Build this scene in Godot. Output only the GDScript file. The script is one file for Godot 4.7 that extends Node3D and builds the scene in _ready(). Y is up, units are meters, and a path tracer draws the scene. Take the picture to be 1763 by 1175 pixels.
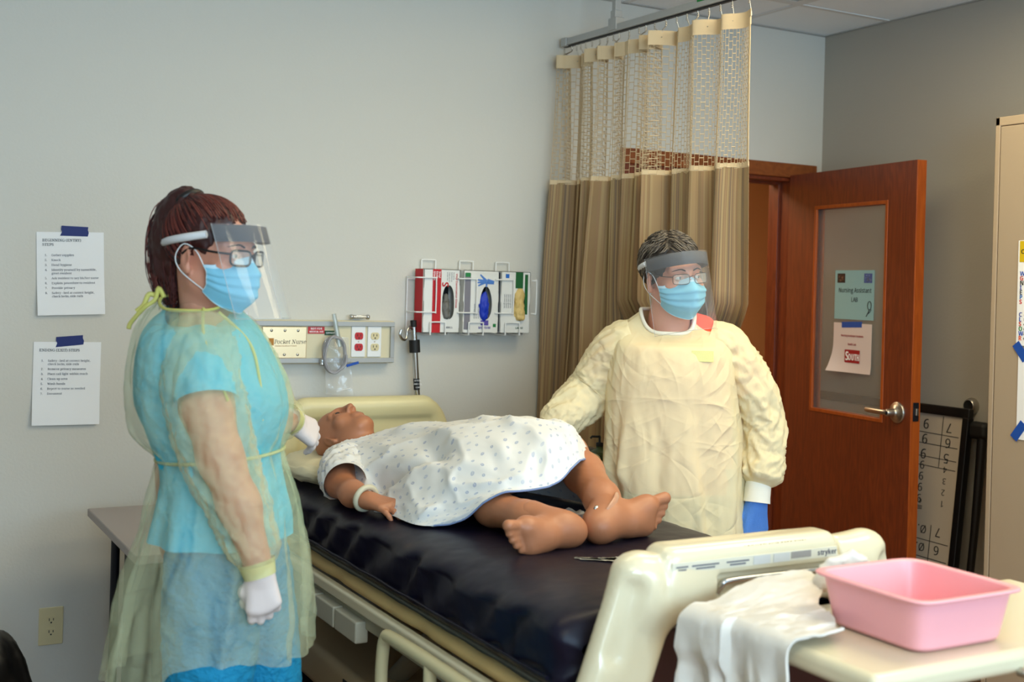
extends Node3D
# A nursing skills room: two gowned people on either side of a hospital bed with a training manikin.
# World: the back wall is the plane z = 0, x runs along it to the right, y is up, metres.

const CEIL := 2.755
const XR := 4.035
var M := {}
var rng := RandomNumberGenerator.new()
var nz := FastNoiseLite.new()
var sans: SystemFont
var sansb: SystemFont
var serif: SystemFont

# ---------------------------------------------------------------- mesh builder
class MB:
	var v := PackedVector3Array()
	var n := PackedVector3Array()
	var uv := PackedVector2Array()
	var col := PackedColorArray()
	var ix := PackedInt32Array()
	var tint := Color.WHITE

	func vert(p: Vector3, nn: Vector3, t := Vector2.ZERO) -> int:
		v.append(p); n.append(nn); uv.append(t); col.append(tint)
		return v.size() - 1

	func tri(a: int, b: int, c: int) -> void:   # counter-clockwise seen from outside
		ix.append(a); ix.append(c); ix.append(b)

	func flat_tri(a: Vector3, b: Vector3, c: Vector3) -> void:
		var nn := (b - a).cross(c - a).normalized()
		var k := vert(a, nn); vert(b, nn); vert(c, nn)
		tri(k, k + 1, k + 2)

	func flat_quad(a: Vector3, b: Vector3, c: Vector3, d: Vector3, uvs := []) -> void:
		var nn := (c - a).cross(d - b).normalized()
		var u := [Vector2(0, 1), Vector2(1, 1), Vector2(1, 0), Vector2(0, 0)] if uvs.is_empty() else uvs
		var k := vert(a, nn, u[0]); vert(b, nn, u[1]); vert(c, nn, u[2]); vert(d, nn, u[3])
		tri(k, k + 1, k + 2); tri(k, k + 2, k + 3)

	# P[j * nu + i]; normals smooth; wrap_u joins the last column to the first
	func grid(P: PackedVector3Array, nu: int, nv: int, wrap_u := false, us := 1.0, vs := 1.0, cols := PackedColorArray()) -> int:
		var base := v.size()
		var N := PackedVector3Array()
		N.resize(P.size())
		var mu := nu if wrap_u else nu - 1
		for j in nv - 1:
			for i in mu:
				var a := j * nu + i
				var b := j * nu + (i + 1) % nu
				var c := b + nu
				var d := a + nu
				var f := (P[c] - P[a]).cross(P[d] - P[b])
				N[a] += f; N[b] += f; N[c] += f; N[d] += f
		if not wrap_u and P[0].distance_squared_to(P[nu - 1]) < 1e-10 and P[nu].distance_squared_to(P[2 * nu - 1]) < 1e-10:
			for j in nv:
				var s := N[j * nu] + N[j * nu + nu - 1]
				N[j * nu] = s; N[j * nu + nu - 1] = s
		for k in P.size():
			v.append(P[k]); n.append(N[k].normalized())
			uv.append(Vector2(us * (k % nu) / float(maxi(1, nu - 1)), vs * (k / nu) / float(maxi(1, nv - 1))))
			col.append(tint if cols.is_empty() else cols[k])
		for j in nv - 1:
			for i in mu:
				var a := base + j * nu + i
				var b := base + j * nu + (i + 1) % nu
				tri(a, b, b + nu); tri(a, b + nu, a + nu)
		return base

	# a cloth sheet with a thickness: front, back and the rim all round
	func sheet(P: PackedVector3Array, nu: int, nv: int, th: float, us := 1.0, vs := 1.0) -> void:
		var b0 := grid(P, nu, nv, false, us, vs)
		var Q := PackedVector3Array()
		Q.resize(P.size())
		for k in P.size():
			Q[k] = P[k] - n[b0 + k] * th
		var R := PackedVector3Array()
		R.resize(P.size())
		for j in nv:
			for i in nu:
				R[j * nu + i] = Q[j * nu + nu - 1 - i]
		grid(R, nu, nv, false, us, vs)
		var loop := []
		for i in nu: loop.append(i)
		for j in range(1, nv): loop.append(j * nu + nu - 1)
		for i in range(nu - 2, -1, -1): loop.append((nv - 1) * nu + i)
		for j in range(nv - 2, 0, -1): loop.append(j * nu)
		for k in loop.size():
			var a: int = loop[k]
			var b: int = loop[(k + 1) % loop.size()]
			flat_quad(P[b], P[a], Q[a], Q[b])

	func tube(pts: PackedVector3Array, r, seg := 8, caps := true, closed := false, flat := 1.0, up := Vector3.ZERO) -> void:
		var m := pts.size()
		var P := PackedVector3Array()
		var t0 := (pts[1] - pts[0]).normalized()
		var s := up if up != Vector3.ZERO else (Vector3.UP if absf(t0.y) < 0.9 else Vector3.RIGHT)
		s = (s - t0 * s.dot(t0)).normalized()
		for j in m:
			var t: Vector3
			if closed: t = pts[(j + 1) % m] - pts[(j - 1 + m) % m]
			elif j == 0: t = pts[1] - pts[0]
			elif j == m - 1: t = pts[m - 1] - pts[m - 2]
			else: t = pts[j + 1] - pts[j - 1]
			t = t.normalized()
			s = (s - t * s.dot(t)).normalized()
			var b := t.cross(s)
			var rr: float = r if r is float else r[j]
			for i in seg:
				var a := TAU * i / seg
				P.append(pts[j] + (s * cos(a) * flat + b * sin(a)) * rr)
		if closed:
			for i in seg: P.append(P[i])
			grid(P, seg, m + 1, true)
			return
		grid(P, seg, m, true)
		if caps:
			for e in 2:
				var j := 0 if e == 0 else m - 1
				var c := pts[j]
				var nn := (pts[0] - pts[1]).normalized() if e == 0 else (pts[m - 1] - pts[m - 2]).normalized()
				var k := vert(c, nn)
				for i in seg: vert(P[j * seg + i], nn)
				for i in seg:
					var a := k + 1 + i
					var b2 := k + 1 + (i + 1) % seg
					if e == 0: tri(k, b2, a)
					else: tri(k, a, b2)

	# a box with rounded edges
	func box(c: Vector3, size: Vector3, r := 0.004, B := Basis.IDENTITY, seg := 2) -> void:
		var h := size / 2.0
		r = minf(r, minf(h.x, minf(h.y, h.z)) * 0.999)
		for ax in 3:
			for sg in [-1.0, 1.0]:
				var a1: int = (ax + 1) % 3
				var a2: int = (ax + 2) % 3
				if r <= 0.0:
					var q := []
					for w in [[-1, -1], [1, -1], [1, 1], [-1, 1]]:
						var p := Vector3()
						p[ax] = h[ax] * sg; p[a1] = h[a1] * w[0]; p[a2] = h[a2] * w[1]
						q.append(c + B * p)
					if sg < 0: q.reverse()
					flat_quad(q[0], q[1], q[2], q[3])
					continue
				var L1 := _cuts(h[a1], r, seg)
				var L2 := _cuts(h[a2], r, seg)
				var base := v.size()
				for y in L2:
					for x in L1:
						var p := Vector3()
						p[ax] = h[ax] * sg; p[a1] = x; p[a2] = y
						var inn := Vector3(clampf(p.x, -h.x + r, h.x - r), clampf(p.y, -h.y + r, h.y - r), clampf(p.z, -h.z + r, h.z - r))
						var nn := (p - inn).normalized()
						vert(c + B * (inn + nn * r), B * nn, Vector2(x, -y))
				var w1 := L1.size()
				for j in L2.size() - 1:
					for i in w1 - 1:
						var k := base + j * w1 + i
						if sg > 0:
							tri(k, k + 1, k + w1 + 1); tri(k, k + w1 + 1, k + w1)
						else:
							tri(k, k + w1 + 1, k + 1); tri(k, k + w1, k + w1 + 1)

	func _cuts(h: float, r: float, seg: int) -> Array:
		var o := []
		for i in seg + 1:
			o.append(-h + r * tan(PI / 4 * i / seg))
		for i in seg + 1:
			o.append(h - r * tan(PI / 4 * (seg - i) / seg))
		return o

	# profile of (radius, height) turned round the axis of X
	func lathe(prof: Array, X := Transform3D.IDENTITY, seg := 24) -> void:
		var P := PackedVector3Array()
		for q in prof:
			for i in seg:
				var a := -TAU * i / seg
				P.append(X * Vector3(q[0] * cos(a), q[1], q[0] * sin(a)))
		grid(P, seg, prof.size(), true)

	# polygon in the XY plane of X, pushed out along its z from 0 to depth
	func prism(poly: PackedVector2Array, depth: float, X := Transform3D.IDENTITY) -> void:
		if Geometry2D.is_polygon_clockwise(poly): poly.reverse()
		var t := Geometry2D.triangulate_polygon(poly)
		var nf := (X.basis.z).normalized()
		var k := v.size()
		for p in poly: vert(X * Vector3(p.x, p.y, depth), nf, p)
		var k2 := v.size()
		for p in poly: vert(X * Vector3(p.x, p.y, 0), -nf, p)
		for i in range(0, t.size(), 3):
			var a := poly[t[i]]; var b := poly[t[i + 1]]; var c := poly[t[i + 2]]
			if (b - a).cross(c - a) > 0:
				tri(k + t[i], k + t[i + 1], k + t[i + 2]); tri(k2 + t[i], k2 + t[i + 2], k2 + t[i + 1])
			else:
				tri(k + t[i], k + t[i + 2], k + t[i + 1]); tri(k2 + t[i], k2 + t[i + 1], k2 + t[i + 2])
		for i in poly.size():
			var a := poly[i]; var b := poly[(i + 1) % poly.size()]
			flat_quad(X * Vector3(a.x, a.y, 0), X * Vector3(b.x, b.y, 0), X * Vector3(b.x, b.y, depth), X * Vector3(a.x, a.y, depth))

	func mesh(off := Vector3.ZERO) -> ArrayMesh:
		var arr := []
		arr.resize(Mesh.ARRAY_MAX)
		if off != Vector3.ZERO:
			for i in v.size(): v[i] -= off
		arr[Mesh.ARRAY_VERTEX] = v; arr[Mesh.ARRAY_NORMAL] = n; arr[Mesh.ARRAY_TEX_UV] = uv; arr[Mesh.ARRAY_COLOR] = col; arr[Mesh.ARRAY_INDEX] = ix
		var m := ArrayMesh.new()
		m.add_surface_from_arrays(Mesh.PRIMITIVE_TRIANGLES, arr)
		return m

# ---------------------------------------------------------------- distance-field bodies
class Sdf:
	var ty := PackedInt32Array()     # 0 capsule, 1 ellipsoid, 2 rounded box
	var ng := PackedInt32Array()     # 1 cuts away
	var A := PackedVector3Array()
	var AB := PackedVector3Array()
	var IL := PackedFloat32Array()
	var RA := PackedFloat32Array()
	var RB := PackedFloat32Array()
	var K := PackedFloat32Array()
	var Bs: Array[Basis] = []
	var lo := Vector3.INF
	var hi := -Vector3.INF
	var noise: FastNoiseLite
	var namp := 0.0
	var nscale := Vector3.ONE

	func _add(t: int, a: Vector3, ab: Vector3, ra: float, rb: float, k: float, B: Basis, neg: bool, rmax: float) -> void:
		ty.append(t); ng.append(1 if neg else 0); A.append(a); AB.append(ab); IL.append(1.0 / maxf(ab.length_squared(), 1e-12))
		RA.append(ra); RB.append(rb); K.append(k); Bs.append(B)
		if not neg:
			var e := Vector3.ONE * (rmax + k * 0.3 + 0.004)
			lo = lo.min(a - e); hi = hi.max(a + e)
			if t == 0:
				lo = lo.min(a + ab - e); hi = hi.max(a + ab + e)

	func cap(a: Vector3, b: Vector3, ra: float, rb: float, k := 0.02, neg := false) -> void:
		_add(0, a, b - a, ra, rb, k, Basis.IDENTITY, neg, maxf(ra, rb))
	func ell(c: Vector3, r: Vector3, B := Basis.IDENTITY, k := 0.02, neg := false) -> void:
		_add(1, c, Vector3.ONE / r, minf(r.x, minf(r.y, r.z)), 0, k, B.transposed(), neg, maxf(r.x, maxf(r.y, r.z)))
	func rbox(c: Vector3, h: Vector3, r: float, B := Basis.IDENTITY, k := 0.02, neg := false) -> void:
		_add(2, c, h - Vector3.ONE * r, r, 0, k, B.transposed(), neg, h.length())
	func chain(pts: Array, rad: Array, k := 0.02) -> void:
		for i in pts.size() - 1: cap(pts[i], pts[i + 1], rad[i], rad[i + 1], k)

	func one(i: int, p: Vector3) -> float:
		var q := p - A[i]
		if ty[i] == 0:
			var ab := AB[i]
			var t := clampf(q.dot(ab) * IL[i], 0.0, 1.0)
			return (q - ab * t).length() - (RA[i] + (RB[i] - RA[i]) * t)
		q = Bs[i] * q
		if ty[i] == 1:
			var s := q * AB[i]
			var k0 := s.length()
			var k1 := (s * AB[i]).length()
			return k0 * (k0 - 1.0) / maxf(k1, 1e-9) if k0 > 1e-6 else -RA[i]
		q = q.abs() - AB[i]
		return q.max(Vector3.ZERO).length() + minf(maxf(q.x, maxf(q.y, q.z)), 0.0) - RA[i]

	func ev(p: Vector3, list: PackedInt32Array) -> float:
		var D := 1e3
		for i in list:
			var d := one(i, p)
			var k := K[i]
			if ng[i] == 0:
				var h := maxf(k - absf(d - D), 0.0) / k
				D = minf(D, d) - h * h * k * 0.25
			else:
				var h := maxf(k - absf(D + d), 0.0) / k
				D = maxf(D, -d) + h * h * k * 0.25
		if noise: D += namp * noise.get_noise_3dv(p * nscale)
		return D

	func into(mb: MB, cell: float) -> void:
		const B := 5
		var nb := ((hi - lo) / (cell * B)).ceil()
		var bx := int(nb.x); var by := int(nb.y); var bz := int(nb.z)
		var nx := bx * B + 1; var ny := by * B + 1; var nzz := bz * B + 1
		var F := PackedFloat32Array()
		F.resize(nx * ny * nzz)
		F.fill(1e9)
		var act := PackedInt32Array()
		var hd := B * cell * 0.5 * 1.7321
		var cnt := ty.size()
		var ds := PackedFloat32Array()
		ds.resize(cnt)
		for z in bz:
			for y in by:
				for x in bx:
					var c := lo + Vector3(x + 0.5, y + 0.5, z + 0.5) * (B * cell)
					var D := 1e3
					var mn := 1e3
					for i in cnt:
						var d := one(i, c)
						ds[i] = d
						if ng[i] == 0:
							var h := maxf(K[i] - absf(d - D), 0.0) / K[i]
							D = minf(D, d) - h * h * K[i] * 0.25
							mn = minf(mn, d)
						else:
							D = maxf(D, -d)
					if absf(D) > hd + absf(namp) + 0.012: continue
					var list := PackedInt32Array()
					for i in cnt:
						if ng[i] == 0:
							if ds[i] < mn + 2.0 * hd + K[i]: list.append(i)
						elif ds[i] < hd + K[i]: list.append(i)
					act.append(x); act.append(y); act.append(z)
					for k in B + 1:
						for j in B + 1:
							var row := ((z * B + k) * ny + y * B + j) * nx + x * B
							for i in B + 1:
								if F[row + i] > 1e8:
									F[row + i] = ev(lo + Vector3(x * B + i, y * B + j, z * B + k) * cell, list)
		var id := PackedInt32Array()
		id.resize(nx * ny * nzz)
		id.fill(-1)
		var sx := 1; var sy := nx; var sz := nx * ny
		var base := mb.v.size()
		var P := PackedVector3Array()
		var cells := PackedInt32Array()
		var offs := [0, sx, sy, sx + sy, sz, sx + sz, sy + sz, sx + sy + sz]
		var corner := [Vector3(0, 0, 0), Vector3(1, 0, 0), Vector3(0, 1, 0), Vector3(1, 1, 0), Vector3(0, 0, 1), Vector3(1, 0, 1), Vector3(0, 1, 1), Vector3(1, 1, 1)]
		var ed := [[0, 1], [2, 3], [4, 5], [6, 7], [0, 2], [1, 3], [4, 6], [5, 7], [0, 4], [1, 5], [2, 6], [3, 7]]
		for q in range(0, act.size(), 3):
			for k in B:
				for j in B:
					for i in B:
						var X := act[q] * B + i; var Y := act[q + 1] * B + j; var Z := act[q + 2] * B + k
						var o := (Z * ny + Y) * nx + X
						var m := 0
						for e in 8:
							if F[o + offs[e]] < 0.0: m += 1
						if m == 0 or m == 8: continue
						var s := Vector3.ZERO
						var w := 0
						for e in ed:
							var fa := F[o + offs[e[0]]]
							var fb := F[o + offs[e[1]]]
							if (fa < 0.0) != (fb < 0.0) and absf(fa) < 1e8 and absf(fb) < 1e8:
								s += corner[e[0]].lerp(corner[e[1]], fa / (fa - fb))
								w += 1
						if w == 0: continue
						id[o] = P.size()
						P.append(lo + (Vector3(X, Y, Z) + s / w) * cell)
						cells.append(o)
		var N := PackedVector3Array()
		N.resize(P.size())
		var tri := PackedInt32Array()
		for c in cells.size():
			var o := cells[c]
			for ax in 3:
				var d: int = [sx, sy, sz][ax]
				var d1: int = [sy, sz, sx][ax]
				var d2: int = [sz, sx, sy][ax]
				var fa := F[o]
				var fb := F[o + d]
				if (fa < 0.0) == (fb < 0.0) or o - d1 - d2 < 0: continue
				var a := id[o]; var b := id[o - d1]; var cc := id[o - d1 - d2]; var e := id[o - d2]
				if b < 0 or cc < 0 or e < 0: continue
				if fa > 0.0:
					var tmp := b; b = e; e = tmp
				var f := (P[cc] - P[a]).cross(P[e] - P[b])
				N[a] += f; N[b] += f; N[cc] += f; N[e] += f
				tri.append_array([a, b, cc, a, cc, e])
		for i in P.size(): mb.vert(P[i], N[i].normalized())
		for i in range(0, tri.size(), 3): mb.tri(base + tri[i], base + tri[i + 1], base + tri[i + 2])

# ---------------------------------------------------------------- naming
func origin_of(n: Node) -> Vector3:
	var p := Vector3.ZERO
	while n != self and n != null:
		p += (n as Node3D).position
		n = n.get_parent()
	return p

var taken := {}
func numbered(called: String) -> String:
	taken[called] = taken.get(called, -1) + 1
	return called if taken[called] == 0 else "%s_%03d" % [called, taken[called]]

func thing(called: String, label: String, category: String, at: Vector3, group := "") -> Node3D:
	var o := Node3D.new()
	o.name = numbered(called)
	add_child(o)
	o.position = at
	return tag(o, label, category, group)

func tag(o: Node3D, label: String, category: String, group := "") -> Node3D:
	o.set_meta("label", label)
	o.set_meta("category", category)
	if group: o.set_meta("group", group)
	return o

func obj(called: String, mb: MB, m: Material, parent: Node3D, label := "") -> MeshInstance3D:
	var o := MeshInstance3D.new()
	o.name = numbered(called) if parent == self else called
	o.mesh = mb.mesh(origin_of(parent))
	o.material_override = m
	parent.add_child(o, true)
	if label: o.set_meta("label", label)
	return o

func solo(called: String, mb: MB, m: Material, label: String, category: String, group := "") -> Node3D:
	return tag(obj(called, mb, m, self), label, category, group)

func struct(called: String, mb: MB, m: Material) -> MeshInstance3D:
	var o := obj(called, mb, m, self)
	o.set_meta("kind", "structure")
	return o

func text(parent: Node3D, s: String, size: float, at: Vector3, B: Basis, m: Material, font: Font, called := "lettering", align := HORIZONTAL_ALIGNMENT_LEFT) -> MeshInstance3D:
	var t := TextMesh.new()
	t.text = s
	t.font = font
	t.font_size = 24
	t.pixel_size = size / 24.0
	t.depth = 0.0006
	t.curve_step = 2.0
	t.horizontal_alignment = align
	t.vertical_alignment = VERTICAL_ALIGNMENT_CENTER
	var o := MeshInstance3D.new()
	o.name = called
	o.mesh = t
	o.material_override = m
	o.transform = Transform3D(B, at - origin_of(parent))
	parent.add_child(o, true)
	return o

func mat(c: Color, rough := 0.6, metal := 0.0, alpha := 1.0) -> StandardMaterial3D:
	var m := StandardMaterial3D.new()
	m.albedo_color = Color(c.r, c.g, c.b, alpha)
	m.roughness = rough
	m.metallic = metal
	if alpha < 1.0: m.transparency = BaseMaterial3D.TRANSPARENCY_ALPHA
	return m

func bump(m: StandardMaterial3D, freq: float, cm: float, world_scale := 1.0, ridged := false, size := 256, oct := 4, squash := Vector3.ONE) -> void:
	var t := NoiseTexture2D.new()
	var f := FastNoiseLite.new()
	f.noise_type = FastNoiseLite.TYPE_SIMPLEX_SMOOTH
	f.frequency = freq
	f.fractal_octaves = oct
	f.seed = 7
	if ridged: f.fractal_type = FastNoiseLite.FRACTAL_RIDGED
	t.noise = f; t.seamless = true; t.width = size; t.height = size
	m.heightmap_enabled = true
	m.heightmap_texture = t
	m.heightmap_scale = cm
	m.uv1_triplanar = true
	m.uv1_scale = squash * world_scale

func smooth(e0: float, e1: float, x: float) -> float:
	return smoothstep(e0, e1, x)

# Catmull-Rom through rows of numbers (arrays of equal length), t in 0..rows-1
func spline(rows: Array, t: float) -> Array:
	var k := clampi(int(t), 0, rows.size() - 2)
	var f := t - k
	var a: Array = rows[maxi(k - 1, 0)]
	var b: Array = rows[k]
	var c: Array = rows[k + 1]
	var d: Array = rows[mini(k + 2, rows.size() - 1)]
	var o := []
	for i in b.size():
		o.append(0.5 * (2.0 * b[i] + (c[i] - a[i]) * f + (2.0 * a[i] - 5.0 * b[i] + 4.0 * c[i] - d[i]) * f * f + (3.0 * b[i] - a[i] - 3.0 * c[i] + d[i]) * f * f * f))
	return o

func curve(pts: Array, per := 6, closed := false) -> PackedVector3Array:
	var o := PackedVector3Array()
	var m := pts.size()
	var segs := m if closed else m - 1
	for k in segs:
		var p0: Vector3 = pts[(k - 1 + m) % m] if closed else pts[maxi(k - 1, 0)]
		var p1: Vector3 = pts[k]
		var p2: Vector3 = pts[(k + 1) % m]
		var p3: Vector3 = pts[(k + 2) % m] if closed else pts[mini(k + 2, m - 1)]
		for i in per:
			o.append(p1.cubic_interpolate(p2, p0, p3, float(i) / per))
	if not closed: o.append(pts[m - 1])
	return o

# ================================================================ the scene
func _ready() -> void:
	# ---- camera: level, rolled a little, lens shifted down (the photograph is a crop)
	var cam := Camera3D.new()
	cam.name = "camera"
	add_child(cam)
	var yaw := deg_to_rad(29.07)
	var rl := deg_to_rad(1.57)
	var fw := Vector3(sin(yaw), 0, -cos(yaw))
	var rt := Vector3(cos(yaw), 0, sin(yaw))
	var cr := rt * cos(rl) + Vector3.UP * sin(rl)
	var cu := Vector3.UP * cos(rl) - rt * sin(rl)
	cam.transform = Transform3D(Basis(cr, cu, -fw), Vector3(0, 1.53, 4.27))
	cam.near = 0.05
	cam.far = 60.0
	cam.projection = Camera3D.PROJECTION_FRUSTUM
	cam.size = 0.05 * 1175.0 / 2068.0
	cam.frustum_offset = Vector2(0, -0.05 * 93.5 / 2068.0)
	var lens := CameraAttributesPhysical.new()
	lens.frustum_focal_length = 35.0
	lens.frustum_focus_distance = 3.75
	lens.exposure_aperture = 2.6
	lens.exposure_multiplier = 1.0
	cam.attributes = lens
	cam.current = true
	# ---- sky, exposure
	var env := Environment.new()
	var sky := Sky.new()
	var psm := ProceduralSkyMaterial.new()
	psm.sky_top_color = Color(0.45, 0.62, 0.9)
	psm.sky_horizon_color = Color(0.8, 0.87, 0.95)
	psm.ground_bottom_color = Color(0.3, 0.32, 0.3)
	psm.ground_horizon_color = Color(0.5, 0.52, 0.5)
	sky.sky_material = psm
	env.background_mode = Environment.BG_SKY
	env.sky = sky
	env.background_energy_multiplier = 2.0
	env.tonemap_mode = Environment.TONE_MAPPER_LINEAR
	env.tonemap_exposure = 1.0
	env.sdfgi_enabled = true
	env.ssao_enabled = true
	env.ssil_enabled = true
	var we := WorldEnvironment.new()
	we.name = "environment"
	we.environment = env
	add_child(we)
	# ---- daylight through the two windows behind the camera, and the ceiling lights
	for w in WINDOWS:
		area("window_daylight", Vector3(w[0], w[1], ZF - 0.32), Vector3(0, 0.25, -1).normalized(), Vector2(w[2], w[3]), Color(0.76, 0.9, 1.0), w[4])
	for c in LAMPS:
		area("ceiling_lamp_light", Vector3(c[0], CEIL - 0.045, c[1]), Vector3(0, -1, 0), Vector2(1.12, 0.52), Color(1.0, 0.93, 0.76), c[2])
	area("hall_lamp_light", Vector3(3.3, 2.4, -0.75), Vector3(0, -1, 0), Vector2(0.9, 0.5), Color(1.0, 0.86, 0.68), 2.0)

	rng.seed = 11
	nz.noise_type = FastNoiseLite.TYPE_SIMPLEX_SMOOTH
	nz.frequency = 1.0
	nz.fractal_octaves = 3
	sans = SystemFont.new(); sans.font_names = PackedStringArray(["Droid Sans"])
	sansb = SystemFont.new(); sansb.font_names = PackedStringArray(["Droid Sans"]); sansb.font_weight = 700
	serif = SystemFont.new(); serif.font_names = PackedStringArray(["Droid Serif"])
	materials()
	room()
	door()
	wall_things()
	furniture()
	bed()
	curtain()
	manikin()
	person_near()
	person_far()

const ZF := 5.9
const XL := -2.6
const WINDOWS := [[0.5, 1.75, 1.8, 1.3, 9.0], [2.9, 1.75, 1.7, 1.3, 5.0]]
const LAMPS := [[2.79, 1.63, 1.5], [2.79, 2.85, 2.2], [1.57, 1.63, 0.4], [0.35, 4.07, 2.0]]

func area(called: String, at: Vector3, towards: Vector3, size: Vector2, c: Color, e: float) -> void:
	var l := AreaLight3D.new()
	l.name = called
	l.area_size = size
	l.light_color = c
	l.light_energy = e
	l.shadow_enabled = true
	l.area_range = 14.0
	l.area_attenuation = 2.0
	var up := Vector3.UP if absf(towards.y) < 0.9 else Vector3.BACK
	l.transform = Transform3D(Basis.looking_at(towards, up), at)
	add_child(l, true)

func grain(base: Color, dark: Color, seed_: int, w := 128, h := 512) -> ImageTexture:
	var im := Image.create(w, h, false, Image.FORMAT_RGB8)
	var f := FastNoiseLite.new()
	f.seed = seed_
	f.frequency = 1.0
	f.fractal_octaves = 3
	for y in h:
		for x in w:
			var fx := float(x) / w
			var fy := float(y) / h
			var wv := f.get_noise_3d(cos(TAU * fx) * 1.2, sin(TAU * fx) * 1.2, sin(TAU * fy) * 0.6) * 2.2
			var a := 0.5 + 0.5 * sin(TAU * (fx * 9.0 + wv))
			var b := 0.5 + 0.5 * f.get_noise_3d(cos(TAU * fx) * 28.0, sin(TAU * fx) * 28.0, fy * 7.0)
			im.set_pixel(x, y, base.lerp(dark, clampf(0.35 * a + 0.75 * b - 0.1, 0, 1)))
	return ImageTexture.create_from_image(im)

func materials() -> void:
	M.wall = mat(Color(0.83, 0.815, 0.775), 0.75)
	bump(M.wall, 0.09, 0.03, 3.0)
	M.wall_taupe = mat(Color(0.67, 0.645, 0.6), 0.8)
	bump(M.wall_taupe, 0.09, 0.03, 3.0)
	M.tan = mat(Color(0.8, 0.62, 0.44), 0.8)
	M.floor = mat(Color(0.56, 0.43, 0.31), 0.35)
	M.tile = mat(Color(0.95, 0.97, 0.98), 0.95)
	bump(M.tile, 0.4, 0.06, 4.0)
	M.tbar = mat(Color(0.86, 0.86, 0.85), 0.5)
	M.wood = mat(Color.WHITE, 0.42)
	M.wood.albedo_texture = grain(Color(0.53, 0.235, 0.09), Color(0.33, 0.12, 0.045), 3)
	M.wood.uv1_triplanar = true
	M.wood.uv1_scale = Vector3(2.6, 0.7, 2.6)
	M.wood.clearcoat_enabled = true
	M.wood.clearcoat = 0.35
	M.wood.clearcoat_roughness = 0.3
	M.wood_edge = mat(Color.WHITE, 0.4)
	M.wood_edge.albedo_texture = grain(Color(0.72, 0.36, 0.12), Color(0.55, 0.24, 0.07), 9)
	M.wood_edge.uv1_triplanar = true
	M.wood_edge.uv1_scale = Vector3(2.6, 0.7, 2.6)
	M.wood_head = mat(Color.WHITE, 0.42)
	M.wood_head.albedo_texture = grain(Color(0.6, 0.33, 0.14), Color(0.45, 0.22, 0.08), 5)
	M.wood_head.uv1_triplanar = true
	M.wood_head.uv1_scale = Vector3(0.7, 2.6, 0.7)
	M.chrome = mat(Color(0.78, 0.78, 0.77), 0.18, 1.0)
	M.steel = mat(Color(0.72, 0.7, 0.66), 0.34, 1.0)
	M.alu = mat(Color(0.68, 0.68, 0.67), 0.4, 0.15)
	M.black = mat(Color(0.03, 0.03, 0.035), 0.45)
	M.rubber = mat(Color(0.05, 0.05, 0.05), 0.6)
	M.paper = mat(Color(0.95, 0.95, 0.95), 0.9)
	M.ink = mat(Color(0.1, 0.1, 0.12), 0.9)
	M.grey_ink = mat(Color(0.42, 0.42, 0.45), 0.9)
	M.tape = mat(Color(0.03, 0.13, 0.42), 0.6)
	M.tape_bright = mat(Color(0.08, 0.3, 0.66), 0.6)
	M.white = mat(Color(0.93, 0.93, 0.92), 0.4)
	M.ivory = mat(Color(0.86, 0.8, 0.62), 0.45)
	M.cream = mat(Color(0.885, 0.84, 0.71), 0.25)
	M.cream.clearcoat_enabled = true
	M.cream.clearcoat = 0.5
	M.cream.clearcoat_roughness = 0.12
	M.red = mat(Color(0.75, 0.06, 0.06), 0.4)
	M.green = mat(Color(0.03, 0.27, 0.13), 0.5)
	M.clear = mat(Color(0.95, 0.97, 0.98), 0.08, 0.0, 0.1)
	M.visor = mat(Color(0.95, 0.97, 1.0), 0.06, 0.0, 0.08)
	M.visor.metallic_specular = 0.3
	M.glass = mat(Color(0.9, 0.95, 0.93), 0.04, 0.0, 0.1)
	M.laminate = mat(Color(0.62, 0.58, 0.56), 0.45)
	M.darksteel = mat(Color(0.1, 0.11, 0.14), 0.5, 0.3)

# a wall slab in the plane of its inside face
func slab(mb: MB, a: Vector3, b: Vector3) -> void:
	mb.box((a + b) / 2, (b - a).abs(), 0.0)

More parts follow.
